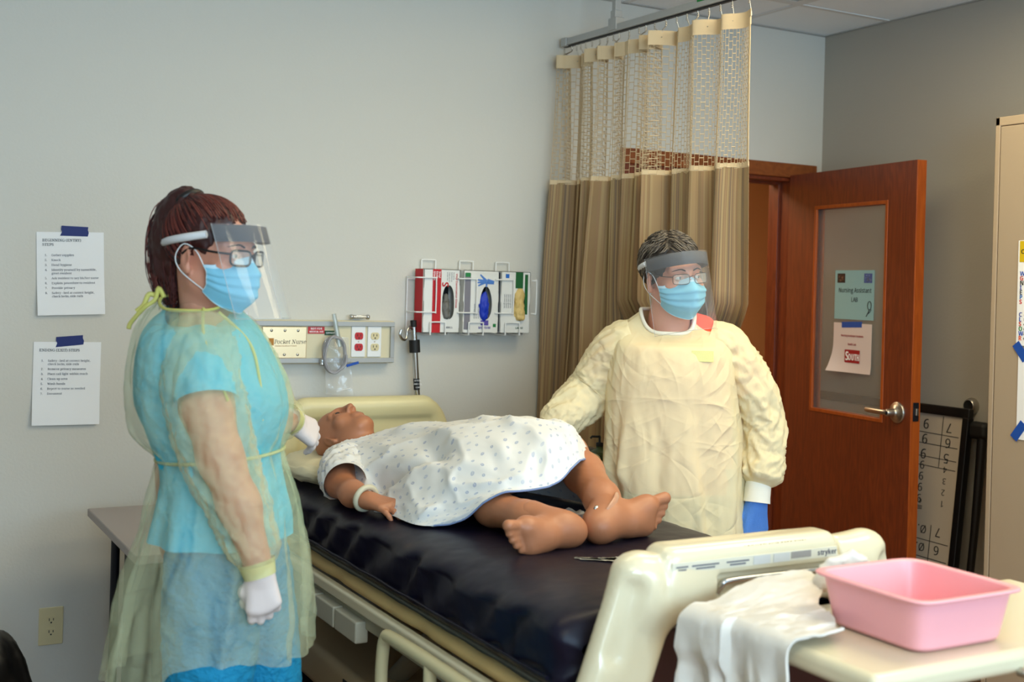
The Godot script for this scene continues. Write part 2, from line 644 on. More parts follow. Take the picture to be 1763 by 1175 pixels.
func room() -> void:
	var mb := MB.new()
	# back wall with the door opening x 2.95..3.86, y 0..2.075
	slab(mb, Vector3(XL - 0.14, 0, -0.14), Vector3(2.95, CEIL + 0.2, 0))
	slab(mb, Vector3(2.95, 2.075, -0.14), Vector3(3.86, CEIL + 0.2, 0))
	slab(mb, Vector3(3.86, 0, -0.14), Vector3(XR + 0.14, CEIL + 0.2, 0))
	struct("wall_back", mb, M.wall)
	mb = MB.new()
	slab(mb, Vector3(XR, 0, 0), Vector3(XR + 0.14, CEIL + 0.2, ZF + 0.14))
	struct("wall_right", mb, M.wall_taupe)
	mb = MB.new()
	slab(mb, Vector3(XL - 0.14, 0, 0), Vector3(XL, CEIL + 0.2, ZF + 0.14))
	struct("wall_left", mb, M.wall)
	# front wall, behind the camera, with two window openings
	mb = MB.new()
	var y0: float = WINDOWS[0][1] - WINDOWS[0][3] / 2
	var y1: float = WINDOWS[0][1] + WINDOWS[0][3] / 2
	slab(mb, Vector3(XL, 0, ZF), Vector3(XR, y0, ZF + 0.14))
	slab(mb, Vector3(XL, y1, ZF), Vector3(XR, CEIL + 0.2, ZF + 0.14))
	var x0 := XL
	for w in WINDOWS:
		slab(mb, Vector3(x0, y0, ZF), Vector3(w[0] - w[2] / 2, y1, ZF + 0.14))
		x0 = w[0] + w[2] / 2
	slab(mb, Vector3(x0, y0, ZF), Vector3(XR, y1, ZF + 0.14))
	struct("wall_front", mb, M.wall)
	for k in WINDOWS.size():
		var w = WINDOWS[k]
		var f := MB.new()
		for s in [-1, 1]:
			f.box(Vector3(w[0] + s * (w[2] / 2 - 0.02), w[1], ZF + 0.07), Vector3(0.04, w[3], 0.06), 0.004)
			f.box(Vector3(w[0], w[1] + s * (w[3] / 2 - 0.02), ZF + 0.07), Vector3(w[2], 0.04, 0.06), 0.004)
		f.box(Vector3(w[0], w[1], ZF + 0.07), Vector3(0.035, w[3], 0.05), 0.004)
		var o := struct("window_%d" % (k + 1), f, M.white)
		for s in [-1, 1]:
			var g := MB.new()
			g.box(Vector3(w[0] + s * w[2] / 4, w[1], ZF + 0.08), Vector3(w[2] / 2 - 0.05, w[3] - 0.08, 0.006), 0.0)
			obj("pane", g, M.glass, o)
	mb = MB.new()
	slab(mb, Vector3(XL - 0.14, -0.2, -1.5), Vector3(XR + 0.14, 0, ZF + 0.14))
	struct("floor", mb, M.floor)
	# ceiling: slab, tiles one by one, and the white bars of the grid
	mb = MB.new()
	slab(mb, Vector3(XL - 0.14, CEIL + 0.02, -0.14), Vector3(XR + 0.14, CEIL + 0.2, ZF + 0.14))
	var ce := struct("ceiling", mb, M.wall)
	var xs := [XL]
	var zs := [0.0]
	var x := 3.49 - 0.61 * 9
	while x < XR: xs.append(x); x += 0.61
	xs.append(XR)
	var z := 0.41
	while z < ZF: zs.append(z); z += 0.61
	zs.append(ZF)
	for i in xs.size() - 1:
		for j in zs.size() - 1:
			var c := Vector3((xs[i] + xs[i + 1]) / 2, CEIL + 0.009, (zs[j] + zs[j + 1]) / 2)
			if i == 9 and j == 1: continue     # the air vent
			var t := MB.new()
			t.box(c, Vector3(xs[i + 1] - xs[i] - 0.026, 0.016, zs[j + 1] - zs[j] - 0.026), 0.004, Basis.IDENTITY, 1)
			obj("ceiling_tile", t, M.tile, ce)
	for i in range(1, xs.size() - 1):
		var b := MB.new()
		b.box(Vector3(xs[i], CEIL + 0.003, ZF / 2), Vector3(0.024, 0.012, ZF), 0.001, Basis.IDENTITY, 1)
		obj("grid_bar", b, M.tbar, ce)
	for j in range(1, zs.size() - 1):
		var b := MB.new()
		b.box(Vector3((XL + XR) / 2, CEIL + 0.0035, zs[j]), Vector3(XR - XL, 0.012, 0.024), 0.001, Basis.IDENTITY, 1)
		obj("grid_bar", b, M.tbar, ce)
	for q in [[Vector3((XL + XR) / 2, CEIL + 0.002, 0.011), Vector3(XR - XL, 0.01, 0.022)], [Vector3(XR - 0.011, CEIL + 0.002, ZF / 2), Vector3(0.022, 0.01, ZF)]]:
		var b := MB.new()
		b.box(q[0], q[1], 0.001, Basis.IDENTITY, 1)
		obj("wall_angle", b, M.alu, ce)
	# air vent in its own tile bay
	var v := thing("air_vent", "grey ceiling air vent with an eggcrate grille beside the curtain track", "vent", Vector3(3.185, CEIL, 0.715))
	var fr := MB.new()
	for s in [-1, 1]:
		fr.box(Vector3(3.185 + s * 0.28, CEIL + 0.008, 0.715), Vector3(0.03, 0.02, 0.59), 0.002)
		fr.box(Vector3(3.185, CEIL + 0.008, 0.715 + s * 0.28), Vector3(0.53, 0.02, 0.03), 0.002)
	obj("frame", fr, M.tbar, v)
	var gr := MB.new()
	for k in 21:
		gr.box(Vector3(2.925 + 0.026 * k, CEIL + 0.008, 0.715), Vector3(0.003, 0.018, 0.53), 0.0)
		gr.box(Vector3(3.185, CEIL + 0.008, 0.455 + 0.026 * k), Vector3(0.53, 0.018, 0.003), 0.0)
	var go := obj("grille", gr, M.alu, v)
	go.set_meta("kind", "stuff")
	var bk := MB.new()
	bk.box(Vector3(3.185, CEIL + 0.019, 0.715), Vector3(0.56, 0.002, 0.56), 0.0)
	obj("duct_plate", bk, M.black, v)
	# ceiling lamps: frame and glowing diffuser
	var dm := mat(Color(0.95, 0.95, 0.92), 0.5)
	dm.emission_enabled = true
	dm.emission = Color(1.0, 0.93, 0.76)
	dm.emission_energy_multiplier = 2.0
	for c in LAMPS:
		var l := thing("ceiling_light", ["white rectangular ceiling light above the bedside by the curtain track", "white rectangular ceiling light above the overbed table and cabinet side", "white rectangular ceiling light straight above the hospital bed", "white rectangular ceiling light behind the camera near the windows"][LAMPS.find(c)], "ceiling light", Vector3(c[0], CEIL, c[1]), "ceiling lights over the room")
		var f := MB.new()
		for s in [-1, 1]:
			f.box(Vector3(c[0] + s * 0.59, CEIL - 0.02, c[1]), Vector3(0.03, 0.04, 0.61), 0.003)
			f.box(Vector3(c[0], CEIL - 0.02, c[1] + s * 0.29), Vector3(1.15, 0.04, 0.03), 0.003)
		obj("frame", f, M.white, l)
		var d := MB.new()
		d.box(Vector3(c[0], CEIL - 0.02, c[1]), Vector3(1.15, 0.02, 0.55), 0.002)
		obj("diffuser", d, dm, l)
	# baseboards
	mb = MB.new()
	mb.box(Vector3((XL + 2.86) / 2, 0.05, 0.006), Vector3(2.86 - XL, 0.1, 0.012), 0.003)
	struct("baseboard_back", mb, M.darksteel)
	mb = MB.new()
	mb.box(Vector3(XR - 0.006, 0.05, ZF / 2 + 0.04), Vector3(0.012, 0.1, ZF - 0.1), 0.003)
	struct("baseboard_right", mb, M.darksteel)
	# the hall beyond the door
	mb = MB.new()
	slab(mb, Vector3(1.4, 0, -1.64), Vector3(5.5, CEIL + 0.1, -1.5))
	slab(mb, Vector3(1.26, 0, -1.64), Vector3(1.4, CEIL + 0.1, -0.14))
	slab(mb, Vector3(5.5, 0, -1.64), Vector3(5.64, CEIL + 0.1, -0.14))
	struct("wall_hall", mb, M.tan)
	mb = MB.new()
	slab(mb, Vector3(1.26, CEIL - 0.2, -1.64), Vector3(5.64, CEIL - 0.1, -0.14))
	struct("ceiling_hall", mb, M.tile)
	mb = MB.new()
	slab(mb, Vector3(XR + 0.14, 0, -0.14), Vector3(5.64, CEIL + 0.1, 0))
	struct("wall_hall_side", mb, M.tan)

func door() -> void:
	var d := Node3D.new()
	d.name = "door_1"
	d.position = Vector3(3.86, 0, 0)
	d.set_meta("kind", "structure")
	add_child(d)
	# frame: jambs, head, stops and the casing round it
	var f := MB.new()
	f.box(Vector3(2.96, 1.035, -0.07), Vector3(0.02, 2.07, 0.15), 0.002)
	f.box(Vector3(3.85, 1.035, -0.07), Vector3(0.02, 2.07, 0.15), 0.002)
	f.box(Vector3(3.405, 2.065, -0.07), Vector3(0.91, 0.02, 0.15), 0.002)
	for s in [2.976, 3.834]: f.box(Vector3(s, 1.03, -0.08), Vector3(0.014, 2.05, 0.035), 0.002)
	f.box(Vector3(3.405, 2.05, -0.08), Vector3(0.86, 0.014, 0.035), 0.002)
	obj("door_frame", f, M.wood, d)
	f = MB.new()
	f.box(Vector3(3.435, 2.105, 0.009), Vector3(1.106, 0.066, 0.022), 0.004)
	obj("head_casing", f, M.wood_head, d)
	for s in [2.916, 3.905]:
		f = MB.new()
		f.box(Vector3(s, 1.036, 0.008), Vector3(0.066, 2.072, 0.018), 0.004)
		obj("side_casing", f, M.wood, d)
	# leaf, standing open at 82 degrees: u along the leaf, w its left face
	var u := (Vector3(3.735, 0, 0.9) - Vector3(3.845, 0, 0.02)).normalized()
	var w := Vector3(-u.z, 0, u.x)           # towards the bed
	var B := Basis(u, Vector3.UP, u.cross(Vector3.UP))
	var h0 := Vector3(3.845, 0.01, 0.022)
	var wd := 0.862
	var th := 0.045
	var H := 2.07
	var g0 := 0.196; var g1 := 0.692; var gy0 := 1.003; var gy1 := 1.918
	f = MB.new()
	var cuts := [[0.0, wd - 0.003, 0.0, gy0], [0.0, wd - 0.003, gy1, H], [0.0, g0, gy0, gy1], [g1, wd - 0.003, gy0, gy1]]
	for c in cuts:
		f.box(h0 + u * (c[0] + c[1]) / 2 + Vector3.UP * (c[2] + c[3]) / 2, Vector3(c[1] - c[0], c[3] - c[2], th), 0.0, B)
	obj("door_leaf", f, M.wood, d)
	f = MB.new()
	f.box(h0 + u * (wd - 0.001) + Vector3.UP * H / 2, Vector3(0.005, H, th), 0.001, B)
	obj("edge_band", f, M.wood_edge, d)
	f = MB.new()
	for s in [-1, 1]:
		var o: Vector3 = w * s * 0.0185
		f.box(h0 + o + u * (g0 + 0.007) + Vector3.UP * (gy0 + gy1) / 2, Vector3(0.016, gy1 - gy0, 0.012), 0.002, B)
		f.box(h0 + o + u * (g1 - 0.007) + Vector3.UP * (gy0 + gy1) / 2, Vector3(0.016, gy1 - gy0, 0.012), 0.002, B)
		f.box(h0 + o + u * (g0 + g1) / 2 + Vector3.UP * (gy0 + 0.007), Vector3(g1 - g0, 0.016, 0.012), 0.002, B)
		f.box(h0 + o + u * (g0 + g1) / 2 + Vector3.UP * (gy1 - 0.007), Vector3(g1 - g0, 0.016, 0.012), 0.002, B)
	obj("glazing_bead", f, M.wood_edge, d)
	f = MB.new()
	f.box(h0 + u * (g0 + g1) / 2 + Vector3.UP * (gy0 + gy1) / 2, Vector3(g1 - g0, gy1 - gy0, 0.006), 0.0, B)
	obj("glass_pane", f, M.glass, d)
	# lever handles on both faces, latch plate on the edge, hinges
	var hy := 1.065
	for s in [-1.0, 1.0]:
		var at: Vector3 = h0 + u * (wd - 0.078) + Vector3.UP * (hy - 0.01) + w * s * (th / 2)
		var X := Transform3D(Basis(u, w * s, u.cross(w * s)), at)
		f = MB.new()
		f.lathe([[0.043, 0.0], [0.043, 0.005], [0.04, 0.009], [0.03, 0.011], [0.029, 0.016], [0.018, 0.018], [0.016, 0.03], [0.014, 0.055], [0.0, 0.056]], X, 28)
		var hd := obj("rose", f, M.steel, d)
		f = MB.new()
		var nn: Vector3 = w * s
		f.tube(curve([at + nn * 0.04, at + nn * 0.052 - u * 0.012, at + nn * 0.055 - u * 0.05, at + nn * 0.053 - u * 0.1, at + nn * 0.047 - u * 0.135], 5), 0.0105, 10)
		obj("lever", f, M.steel, hd)
		f = MB.new()
		f.lathe([[0.008, 0.056], [0.008, 0.0585], [0.0, 0.059]], X, 14)
		obj("keyhole", f, M.darksteel, hd)
	f = MB.new()
	f.box(h0 + u * (wd + 0.0025) + Vector3.UP * hy, Vector3(0.003, 0.075, 0.028), 0.001, B)
	var lp := obj("latch_plate", f, M.darksteel, d)
	f = MB.new()
	f.box(h0 + u * (wd + 0.008) + Vector3.UP * hy, Vector3(0.012, 0.028, 0.014), 0.003, B)
	obj("latch_bolt", f, M.steel, lp)
	for y in [0.25, 1.05, 1.85]:
		f = MB.new()
		f.tube(PackedVector3Array([Vector3(3.862, y - 0.05, 0.034), Vector3(3.862, y + 0.05, 0.034)]), 0.006, 8)
		obj("hinge", f, M.steel, d)
	# the two notices on the glass
	var face := h0 + w * 0.0035
	var TB := Basis(u, Vector3.UP, w)
	var sg := thing("door_sign", "light blue printed lab sign with two small photos on the door glass", "sign", face + u * 0.465 + Vector3.UP * 1.42)
	var c := face + u * 0.465 + Vector3.UP * 1.525 + w * 0.001
	f = MB.new()
	f.box(c, Vector3(0.262, 0.212, 0.0012), 0.0, B)
	obj("sheet", f, mat(Color(0.56, 0.72, 0.74), 0.8), sg)
	text(sg, "Nursing Assistant", 0.028, c + Vector3.UP * 0.02 + u * 0.005 + w * 0.001, TB, M.ink, sans, "lettering", HORIZONTAL_ALIGNMENT_CENTER)
	text(sg, "LAB", 0.027, c - Vector3.UP * 0.02 + u * 0.005 + w * 0.001, TB, M.ink, sans, "lettering", HORIZONTAL_ALIGNMENT_CENTER)
	for k in 2:
		f = MB.new()
		f.box(c + u * (-0.088 if k == 0 else 0.092) + Vector3.UP * 0.072 + w * 0.001, Vector3(0.052, 0.04, 0.0008), 0.0, B)
		var pm := mat(Color.WHITE, 0.5)
		pm.albedo_texture = photo_print(k)
		var mi := obj("printed_photo", f, pm, sg)
	f = MB.new()     # little stethoscope drawing
	var q0 := c + u * 0.105 - Vector3.UP * 0.06 + w * 0.0012
	var pts := []
	for k in 13:
		var a := TAU * k / 12.0
		pts.append(q0 + u * 0.012 * cos(a) + Vector3.UP * (0.016 + 0.018 * sin(a)))
	f.tube(PackedVector3Array(pts), 0.0016, 5)
	f.tube(PackedVector3Array([q0, q0 - Vector3.UP * 0.012 - u * 0.006, q0 - Vector3.UP * 0.03 - u * 0.02]), 0.002, 5)
	f.tube(PackedVector3Array([q0 + u * 0.012, q0 - Vector3.UP * 0.01 + u * 0.004, q0 - Vector3.UP * 0.018 - u * 0.008]), 0.0016, 5)
	obj("stethoscope_drawing", f, M.ink, sg)
	var c2 := face + u * 0.462 + Vector3.UP * 1.297 + w * 0.001
	var s2 := thing("door_notice", "white paper notice with red SOUTH logo taped under the blue lab sign", "notice", c2)
	f = MB.new()
	var P := PackedVector3Array()
	for j in 9:
		for i in 9:
			var a := i / 8.0 - 0.5
			var b := j / 8.0 - 0.5
			var curl := pow(maxf(0.0, -a + b * 1.0 - 0.35), 2.0) * 0.06 + pow(maxf(0.0, b - 0.3), 2) * 0.1
			P.append(c2 + u * a * 0.256 - Vector3.UP * b * 0.212 + u * (-0.014 * smooth(0.0, 0.5, b) * smooth(0.2, -0.5, a)) + w * (curl + 0.001))
	f.sheet(P, 9, 9, 0.0005)
	obj("sheet", f, mat(Color(0.86, 0.8, 0.78), 0.9), s2)
	var RI := mat(Color(0.6, 0.12, 0.12), 0.9)
	text(s2, "Nursing Assistant Students", 0.0125, c2 + Vector3.UP * 0.052 + w * 0.0022, TB, RI, sans, "lettering", HORIZONTAL_ALIGNMENT_CENTER)
	text(s2, "South Lab", 0.0125, c2 + Vector3.UP * 0.016 + w * 0.0022, TB, RI, sans, "lettering", HORIZONTAL_ALIGNMENT_CENTER)
	f = MB.new()
	f.box(c2 - Vector3.UP * 0.036 + u * 0.004 + w * 0.0025, Vector3(0.1, 0.056, 0.001), 0.0, B)
	var lg := obj("logo", f, mat(Color(0.62, 0.05, 0.07), 0.7), s2)
	var t := text(lg, "S", 0.055, c2 - Vector3.UP * 0.035 - u * 0.029 + w * 0.0036, Basis(u * 0.8, Vector3.UP, w), M.paper, sansb, "lettering", HORIZONTAL_ALIGNMENT_CENTER)
	text(lg, "OUTH", 0.039, c2 - Vector3.UP * 0.039 + u * 0.017 + w * 0.0036, Basis(u * 0.72, Vector3.UP, w), M.paper, sansb, "lettering", HORIZONTAL_ALIGNMENT_CENTER)
	f = MB.new()
	f.box(c2 + Vector3.UP * 0.1 - u * 0.005 + w * 0.0016, Vector3(0.135, 0.025, 0.0008), 0.0, Basis(B.z, 0.04) * B)
	obj("tape", f, M.tape_bright, s2)

func photo_print(k: int) -> ImageTexture:
	var im := Image.create(24, 20, false, Image.FORMAT_RGB8)
	im.fill(Color(0.12, 0.09, 0.09) if k == 0 else Color(0.25, 0.35, 0.6))
	var r := RandomNumberGenerator.new()
	r.seed = 40 + k
	for i in 26:
		var c := Color(0.55, 0.38, 0.3) if k == 0 else Color(0.5, 0.6, 0.8)
		im.fill_rect(Rect2i(r.randi_range(3, 18), r.randi_range(3, 15), r.randi_range(1, 4), r.randi_range(1, 5)), c.darkened(r.randf() * 0.7))
	return ImageTexture.create_from_image(im)

# ---------------------------------------------------------------- things on the walls
func notice(label: String, c: Vector3, roll: float, tape_roll: float, tape_dx: float, title: Array, lines: Array) -> void:
	var o := thing("wall_notice", label, "notice", c, "printed step lists taped to the back wall")
	var f := MB.new()
	var R := Basis(Vector3.BACK, roll)
	var P := PackedVector3Array()
	for j in 9:
		for i in 7:
			var a := i / 6.0 - 0.5
			var b := j / 8.0 - 0.5
			var lift := 0.002 + 0.012 * smooth(0.0, 0.5, b) * smooth(0.0, 1.0, b + 0.5)
			P.append(c + R * Vector3(a * 0.216, -b * 0.279, lift))
	f.sheet(P, 7, 9, 0.0005)
	obj("sheet", f, M.paper, o)
	var y := 0.112
	for t in title:
		text(o, t, 0.0125, c + R * Vector3(-0.09, y, 0.0035 + 0.012 * smooth(0.0, 0.139, -y)), R, M.ink, serif)
		y -= 0.0145
	y -= 0.021
	var k := 1
	for q in lines:
		var rows: Array = q.split("|")
		for r in rows.size():
			var lift := 0.0034 + 0.0125 * smooth(0.0, 0.139, -y) * smooth(0.0, 0.279, 0.139 - y)
			if r == 0: text(o, "%d." % k, 0.0098, c + R * Vector3(-0.083, y, lift), R, M.grey_ink, serif)
			text(o, rows[r], 0.0098, c + R * Vector3(-0.062, y, lift), R, M.grey_ink, serif)
			y -= 0.0115 if r < rows.size() - 1 else 0.0165
		k += 1
	f = MB.new()
	f.prism(PackedVector2Array([Vector2(-0.046, -0.017), Vector2(-0.04, -0.004), Vector2(-0.043, 0.004), Vector2(-0.042, 0.017), Vector2(0.044, 0.016), Vector2(0.043, 0.006), Vector2(0.046, -0.004), Vector2(0.043, -0.016)]), 0.0012, Transform3D(Basis(Vector3.BACK, tape_roll), c + Vector3(tape_dx, 0.143, 0.0025)))
	obj("tape", f, M.tape, o)

func receptacle(o: Node3D, c: Vector3, m: Material) -> void:
	var f := MB.new()
	var poly := PackedVector2Array()
	for k in 20:
		var a := TAU * k / 20
		poly.append(Vector2(clampf(0.0185 * cos(a), -0.0165, 0.0165), clampf(0.0165 * sin(a), -0.0135, 0.0135)))
	f.prism(poly, 0.003, Transform3D(Basis.IDENTITY, c))
	var r := obj("receptacle", f, m, o)
	f = MB.new()
	f.box(c + Vector3(-0.0065, 0.003, 0.0031), Vector3(0.0025, 0.009, 0.0012), 0.0)
	f.box(c + Vector3(0.0065, 0.003, 0.0031), Vector3(0.0025, 0.0075, 0.0012), 0.0)
	f.box(c + Vector3(0, -0.0075, 0.0031), Vector3(0.005, 0.005, 0.0012), 0.0005)
	obj("slots", f, M.black, r)

func plate(o: Node3D, c: Vector3, size: Vector2, m: Material) -> Node3D:
	var f := MB.new()
	f.box(c, Vector3(size.x, size.y, 0.006), 0.0029, Basis.IDENTITY, 3)
	return obj("plate", f, m, o)

func wall_things() -> void:
	notice("upper printed sheet headed BEGINNING (ENTRY) STEPS with blue tape", Vector3(0.668, 1.534, 0), 0.035, 0.0, 0.008, ["BEGINNING (ENTRY)", "STEPS"],
		["Gather supplies", "Knock", "Hand hygiene", "Identify yourself by name/title,|greet resident", "Ask resident to say his/her name", "Explain procedure to resident", "Provide privacy", "Safety - bed at correct height,|check locks, side rails"])
	notice("lower printed sheet headed ENDING (EXIT) STEPS with tilted blue tape", Vector3(0.664, 1.163, 0), -0.005, 0.09, 0.006, ["ENDING (EXIT) STEPS"],
		["Safety - bed at correct height,|check locks, side rails", "Remove privacy measures", "Place call light within reach", "Clean up area", "Wash hands", "Report to nurse as needed", "Document"])
	# outlet near the floor
	var o := thing("wall_outlet", "ivory duplex wall outlet low on the back wall below the notices", "outlet", Vector3(0.635, 0.347, 0))
	plate(o, Vector3(0.635, 0.347, 0.003), Vector2(0.078, 0.126), M.ivory)
	for s in [-1, 1]: receptacle(o, Vector3(0.635, 0.347 + s * 0.02, 0.005), M.ivory)

	# service panel over the bed head
	o = thing("wall_service_panel", "long cream wall panel in a grey frame with outlets above bed head", "service panel", Vector3(1.5, 1.2, 0))
	var f := MB.new()
	f.box(Vector3(1.53, 1.306, 0.022), Vector3(0.62, 0.16, 0.044), 0.003)
	obj("backing", f, mat(Color(0.86, 0.815, 0.68), 0.5), o)
	f = MB.new()
	f.box(Vector3(1.53, 1.374, 0.05), Vector3(0.616, 0.018, 0.012), 0.002)
	f.box(Vector3(1.53, 1.238, 0.05), Vector3(0.616, 0.018, 0.012), 0.002)
	f.box(Vector3(1.83, 1.306, 0.0495), Vector3(0.0155, 0.118, 0.012), 0.002)
	f.box(Vector3(1.23, 1.306, 0.05), Vector3(0.016, 0.152, 0.012), 0.002)
	obj("frame", f, M.alu, o)
	var pl := plate(o, Vector3(1.406, 1.304, 0.047), Vector2(0.168, 0.116), mat(Color(0.86, 0.76, 0.6), 0.32, 0.75))
	for q in [[-0.05, 0.044], [0.0, 0.044], [0.05, 0.044], [-0.05, -0.044], [0.0, -0.044], [0.05, -0.044]]:
		f = MB.new()
		f.lathe([[0.0055, 0.0], [0.005, 0.002], [0.0, 0.0028]], Transform3D(Basis(Vector3.RIGHT, Vector3.BACK, Vector3.DOWN), Vector3(1.406 + q[0], 1.304 + q[1], 0.0495)), 12)
		obj("screw", f, M.chrome, pl)
	f = MB.new()
	f.box(Vector3(1.355, 1.307, 0.0505), Vector3(0.02, 0.026, 0.001), 0.0)
	obj("printed_mark", f, mat(Color(0.72, 0.48, 0.16), 0.6), pl)
	text(pl, "Pocket Nurse", 0.021, Vector3(1.367, 1.307, 0.0503), Basis(Vector3(0.92, 0, 0), Vector3(0.16, 1, 0), Vector3.BACK), mat(Color(0.24, 0.22, 0.22), 0.8), serif)
	text(pl, "Simulated Healthcare Products", 0.006, Vector3(1.369, 1.292, 0.0503), Basis.IDENTITY, mat(Color(0.65, 0.42, 0.2), 0.8), sans)
	f = MB.new()
	f.box(Vector3(1.527, 1.35, 0.0455), Vector3(0.064, 0.026, 0.003), 0.0005)
	var rl := obj("warning_label", f, M.red, o, "red warning label")
	text(rl, "NOT FOR", 0.0105, Vector3(1.527, 1.3555, 0.0472), Basis.IDENTITY, M.paper, sansb, "lettering", HORIZONTAL_ALIGNMENT_CENTER)
	text(rl, "MEDICAL USE", 0.0085, Vector3(1.527, 1.3445, 0.0472), Basis.IDENTITY, M.paper, sansb, "lettering", HORIZONTAL_ALIGNMENT_CENTER)
	f = MB.new()
	f.box(Vector3(1.583, 1.34, 0.0455), Vector3(0.046, 0.017, 0.003), 0.0005)
	var gl := obj("gas_label", f, M.green, o, "dark green label")
	text(gl, "OXYGEN", 0.009, Vector3(1.583, 1.34, 0.0472), Basis.IDENTITY, M.paper, sansb, "lettering", HORIZONTAL_ALIGNMENT_CENTER)
	for q in [[1.693, M.red], [1.758, M.ivory]]:
		var p2 := plate(o, Vector3(q[0], 1.308, 0.047), Vector2(0.056, 0.116), M.white)
		for s in [-1, 1]: receptacle(p2, Vector3(q[0] + 0.001, 1.308 + s * 0.021, 0.0495), q[1])
		f = MB.new()
		f.lathe([[0.003, 0.0], [0.0, 0.0012]], Transform3D(Basis(Vector3.RIGHT, Vector3.BACK, Vector3.DOWN), Vector3(q[0], 1.308, 0.05)), 10)
		obj("screw", f, M.steel, p2)
	# two glass thermometer-like tubes above, and the small chrome bracket
	f = MB.new()
	f.tube(PackedVector3Array([Vector3(1.268, 1.37, 0.03), Vector3(1.268, 1.418, 0.03)]), 0.008, 12)
	o = thing("suction_tube", "short clear tube with a yellow core standing on the panel edge", "tube", Vector3(1.268, 1.37, 0.03))
	obj("tube", f, M.clear, o)
	f = MB.new()
	f.tube(PackedVector3Array([Vector3(1.268, 1.372, 0.03), Vector3(1.268, 1.403, 0.03)]), 0.003, 8)
	obj("core", f, mat(Color(0.7, 0.5, 0.12), 0.5), o)
	o = thing("wall_bracket", "small chrome bracket with two end knobs just above the outlets", "bracket", Vector3(1.7, 1.395, 0.0))
	f = MB.new()
	f.tube(PackedVector3Array([Vector3(1.672, 1.4, 0.03), Vector3(1.735, 1.4, 0.03)]), 0.0045, 10)
	f.box(Vector3(1.703, 1.4, 0.014), Vector3(0.03, 0.014, 0.03), 0.002)
	var br := obj("bar", f, M.chrome, o)
	for s in [1.67, 1.736]:
		f = MB.new()
		f.lathe([[0.0, -0.005], [0.009, -0.005], [0.01, 0.0], [0.009, 0.005], [0.0, 0.005]], Transform3D(Basis(Vector3.UP, Vector3.RIGHT, Vector3.FORWARD), Vector3(s, 1.4, 0.03)), 14)
		obj("knob", f, M.chrome, br)

	tubing_bag()
	glove_boxes()
	iv_pole()
	cabinet()
	flip_board()

func tubing_bag() -> void:
	# a clear bag with a coil of oxygen tubing, hung from a clear flow tube on the panel
	var o := thing("tubing_bag", "clear plastic bag of coiled tubing hanging from the wall panel", "bag", Vector3(1.6, 1.1, 0.06))
	var f := MB.new()
	f.tube(PackedVector3Array([Vector3(1.583, 1.412, 0.075), Vector3(1.592, 1.36, 0.08), Vector3(1.604, 1.29, 0.085)]), PackedFloat32Array([0.008, 0.0095, 0.0105]), 12)
	obj("flow_tube", f, mat(Color(0.72, 0.76, 0.74), 0.12, 0.0, 0.45), o)
	f = MB.new()
	var pts := []
	for k in 73:
		var a := TAU * k / 12.0
		var ww := 1.0 + 0.06 * sin(k * 1.7)
		pts.append(Vector3(1.586 + 0.041 * cos(a) * ww, 1.262 + 0.066 * sin(a) * ww, 0.072 + 0.006 * sin(k * 0.9) + 0.00035 * k))
	f.tube(curve(pts, 3), 0.0042, 6)
	obj("coiled_tubing", f, mat(Color(0.72, 0.71, 0.72), 0.25, 0.0, 0.55), o)
	f = MB.new()
	for s in [-1.0, 1.0]:
		var P := PackedVector3Array()
		for j in 19:
			for i in 13:
				var a := i / 12.0
				var b := j / 18.0
				var x := lerpf(1.548 + b * 0.012, 1.642 + b * 0.028, a)
				var y := lerpf(1.325, 1.117, b) - 0.012 * a * b
				var puff := sin(PI * a) * (0.022 * smooth(0.0, 0.25, b) * (1.0 - 0.8 * b) + 0.003)
				P.append(Vector3(x, y, 0.076 + s * puff + 0.006 * nz.get_noise_2d(x * 30.0 + s * 9.0, y * 24.0)))
		f.grid(P, 13, 19)
	obj("bag_film", f, mat(Color(0.9, 0.92, 0.93), 0.12, 0.0, 0.13), o)
	f = MB.new()
	f.box(Vector3(1.652, 1.227, 0.1), Vector3(0.05, 0.01, 0.002), 0.0008, Basis(Vector3.BACK, 0.25))
	obj("blue_tag", f, M.tape_bright, o)
	f = MB.new()
	f.tube(PackedVector3Array([Vector3(1.6, 1.124, 0.08), Vector3(1.625, 1.132, 0.084), Vector3(1.654, 1.135, 0.08)]), 0.003, 6)
	obj("bag_seal", f, mat(Color(0.9, 0.9, 0.9), 0.2), o)
	f = MB.new()
	f.lathe([[0.009, -0.012], [0.011, -0.004], [0.007, 0.0], [0.011, 0.006], [0.007, 0.014]], Transform3D(Basis(Vector3.RIGHT, Vector3.UP, Vector3.BACK), Vector3(1.545, 1.232, 0.068)), 12)
	obj("gas_fitting", f, M.chrome, o)

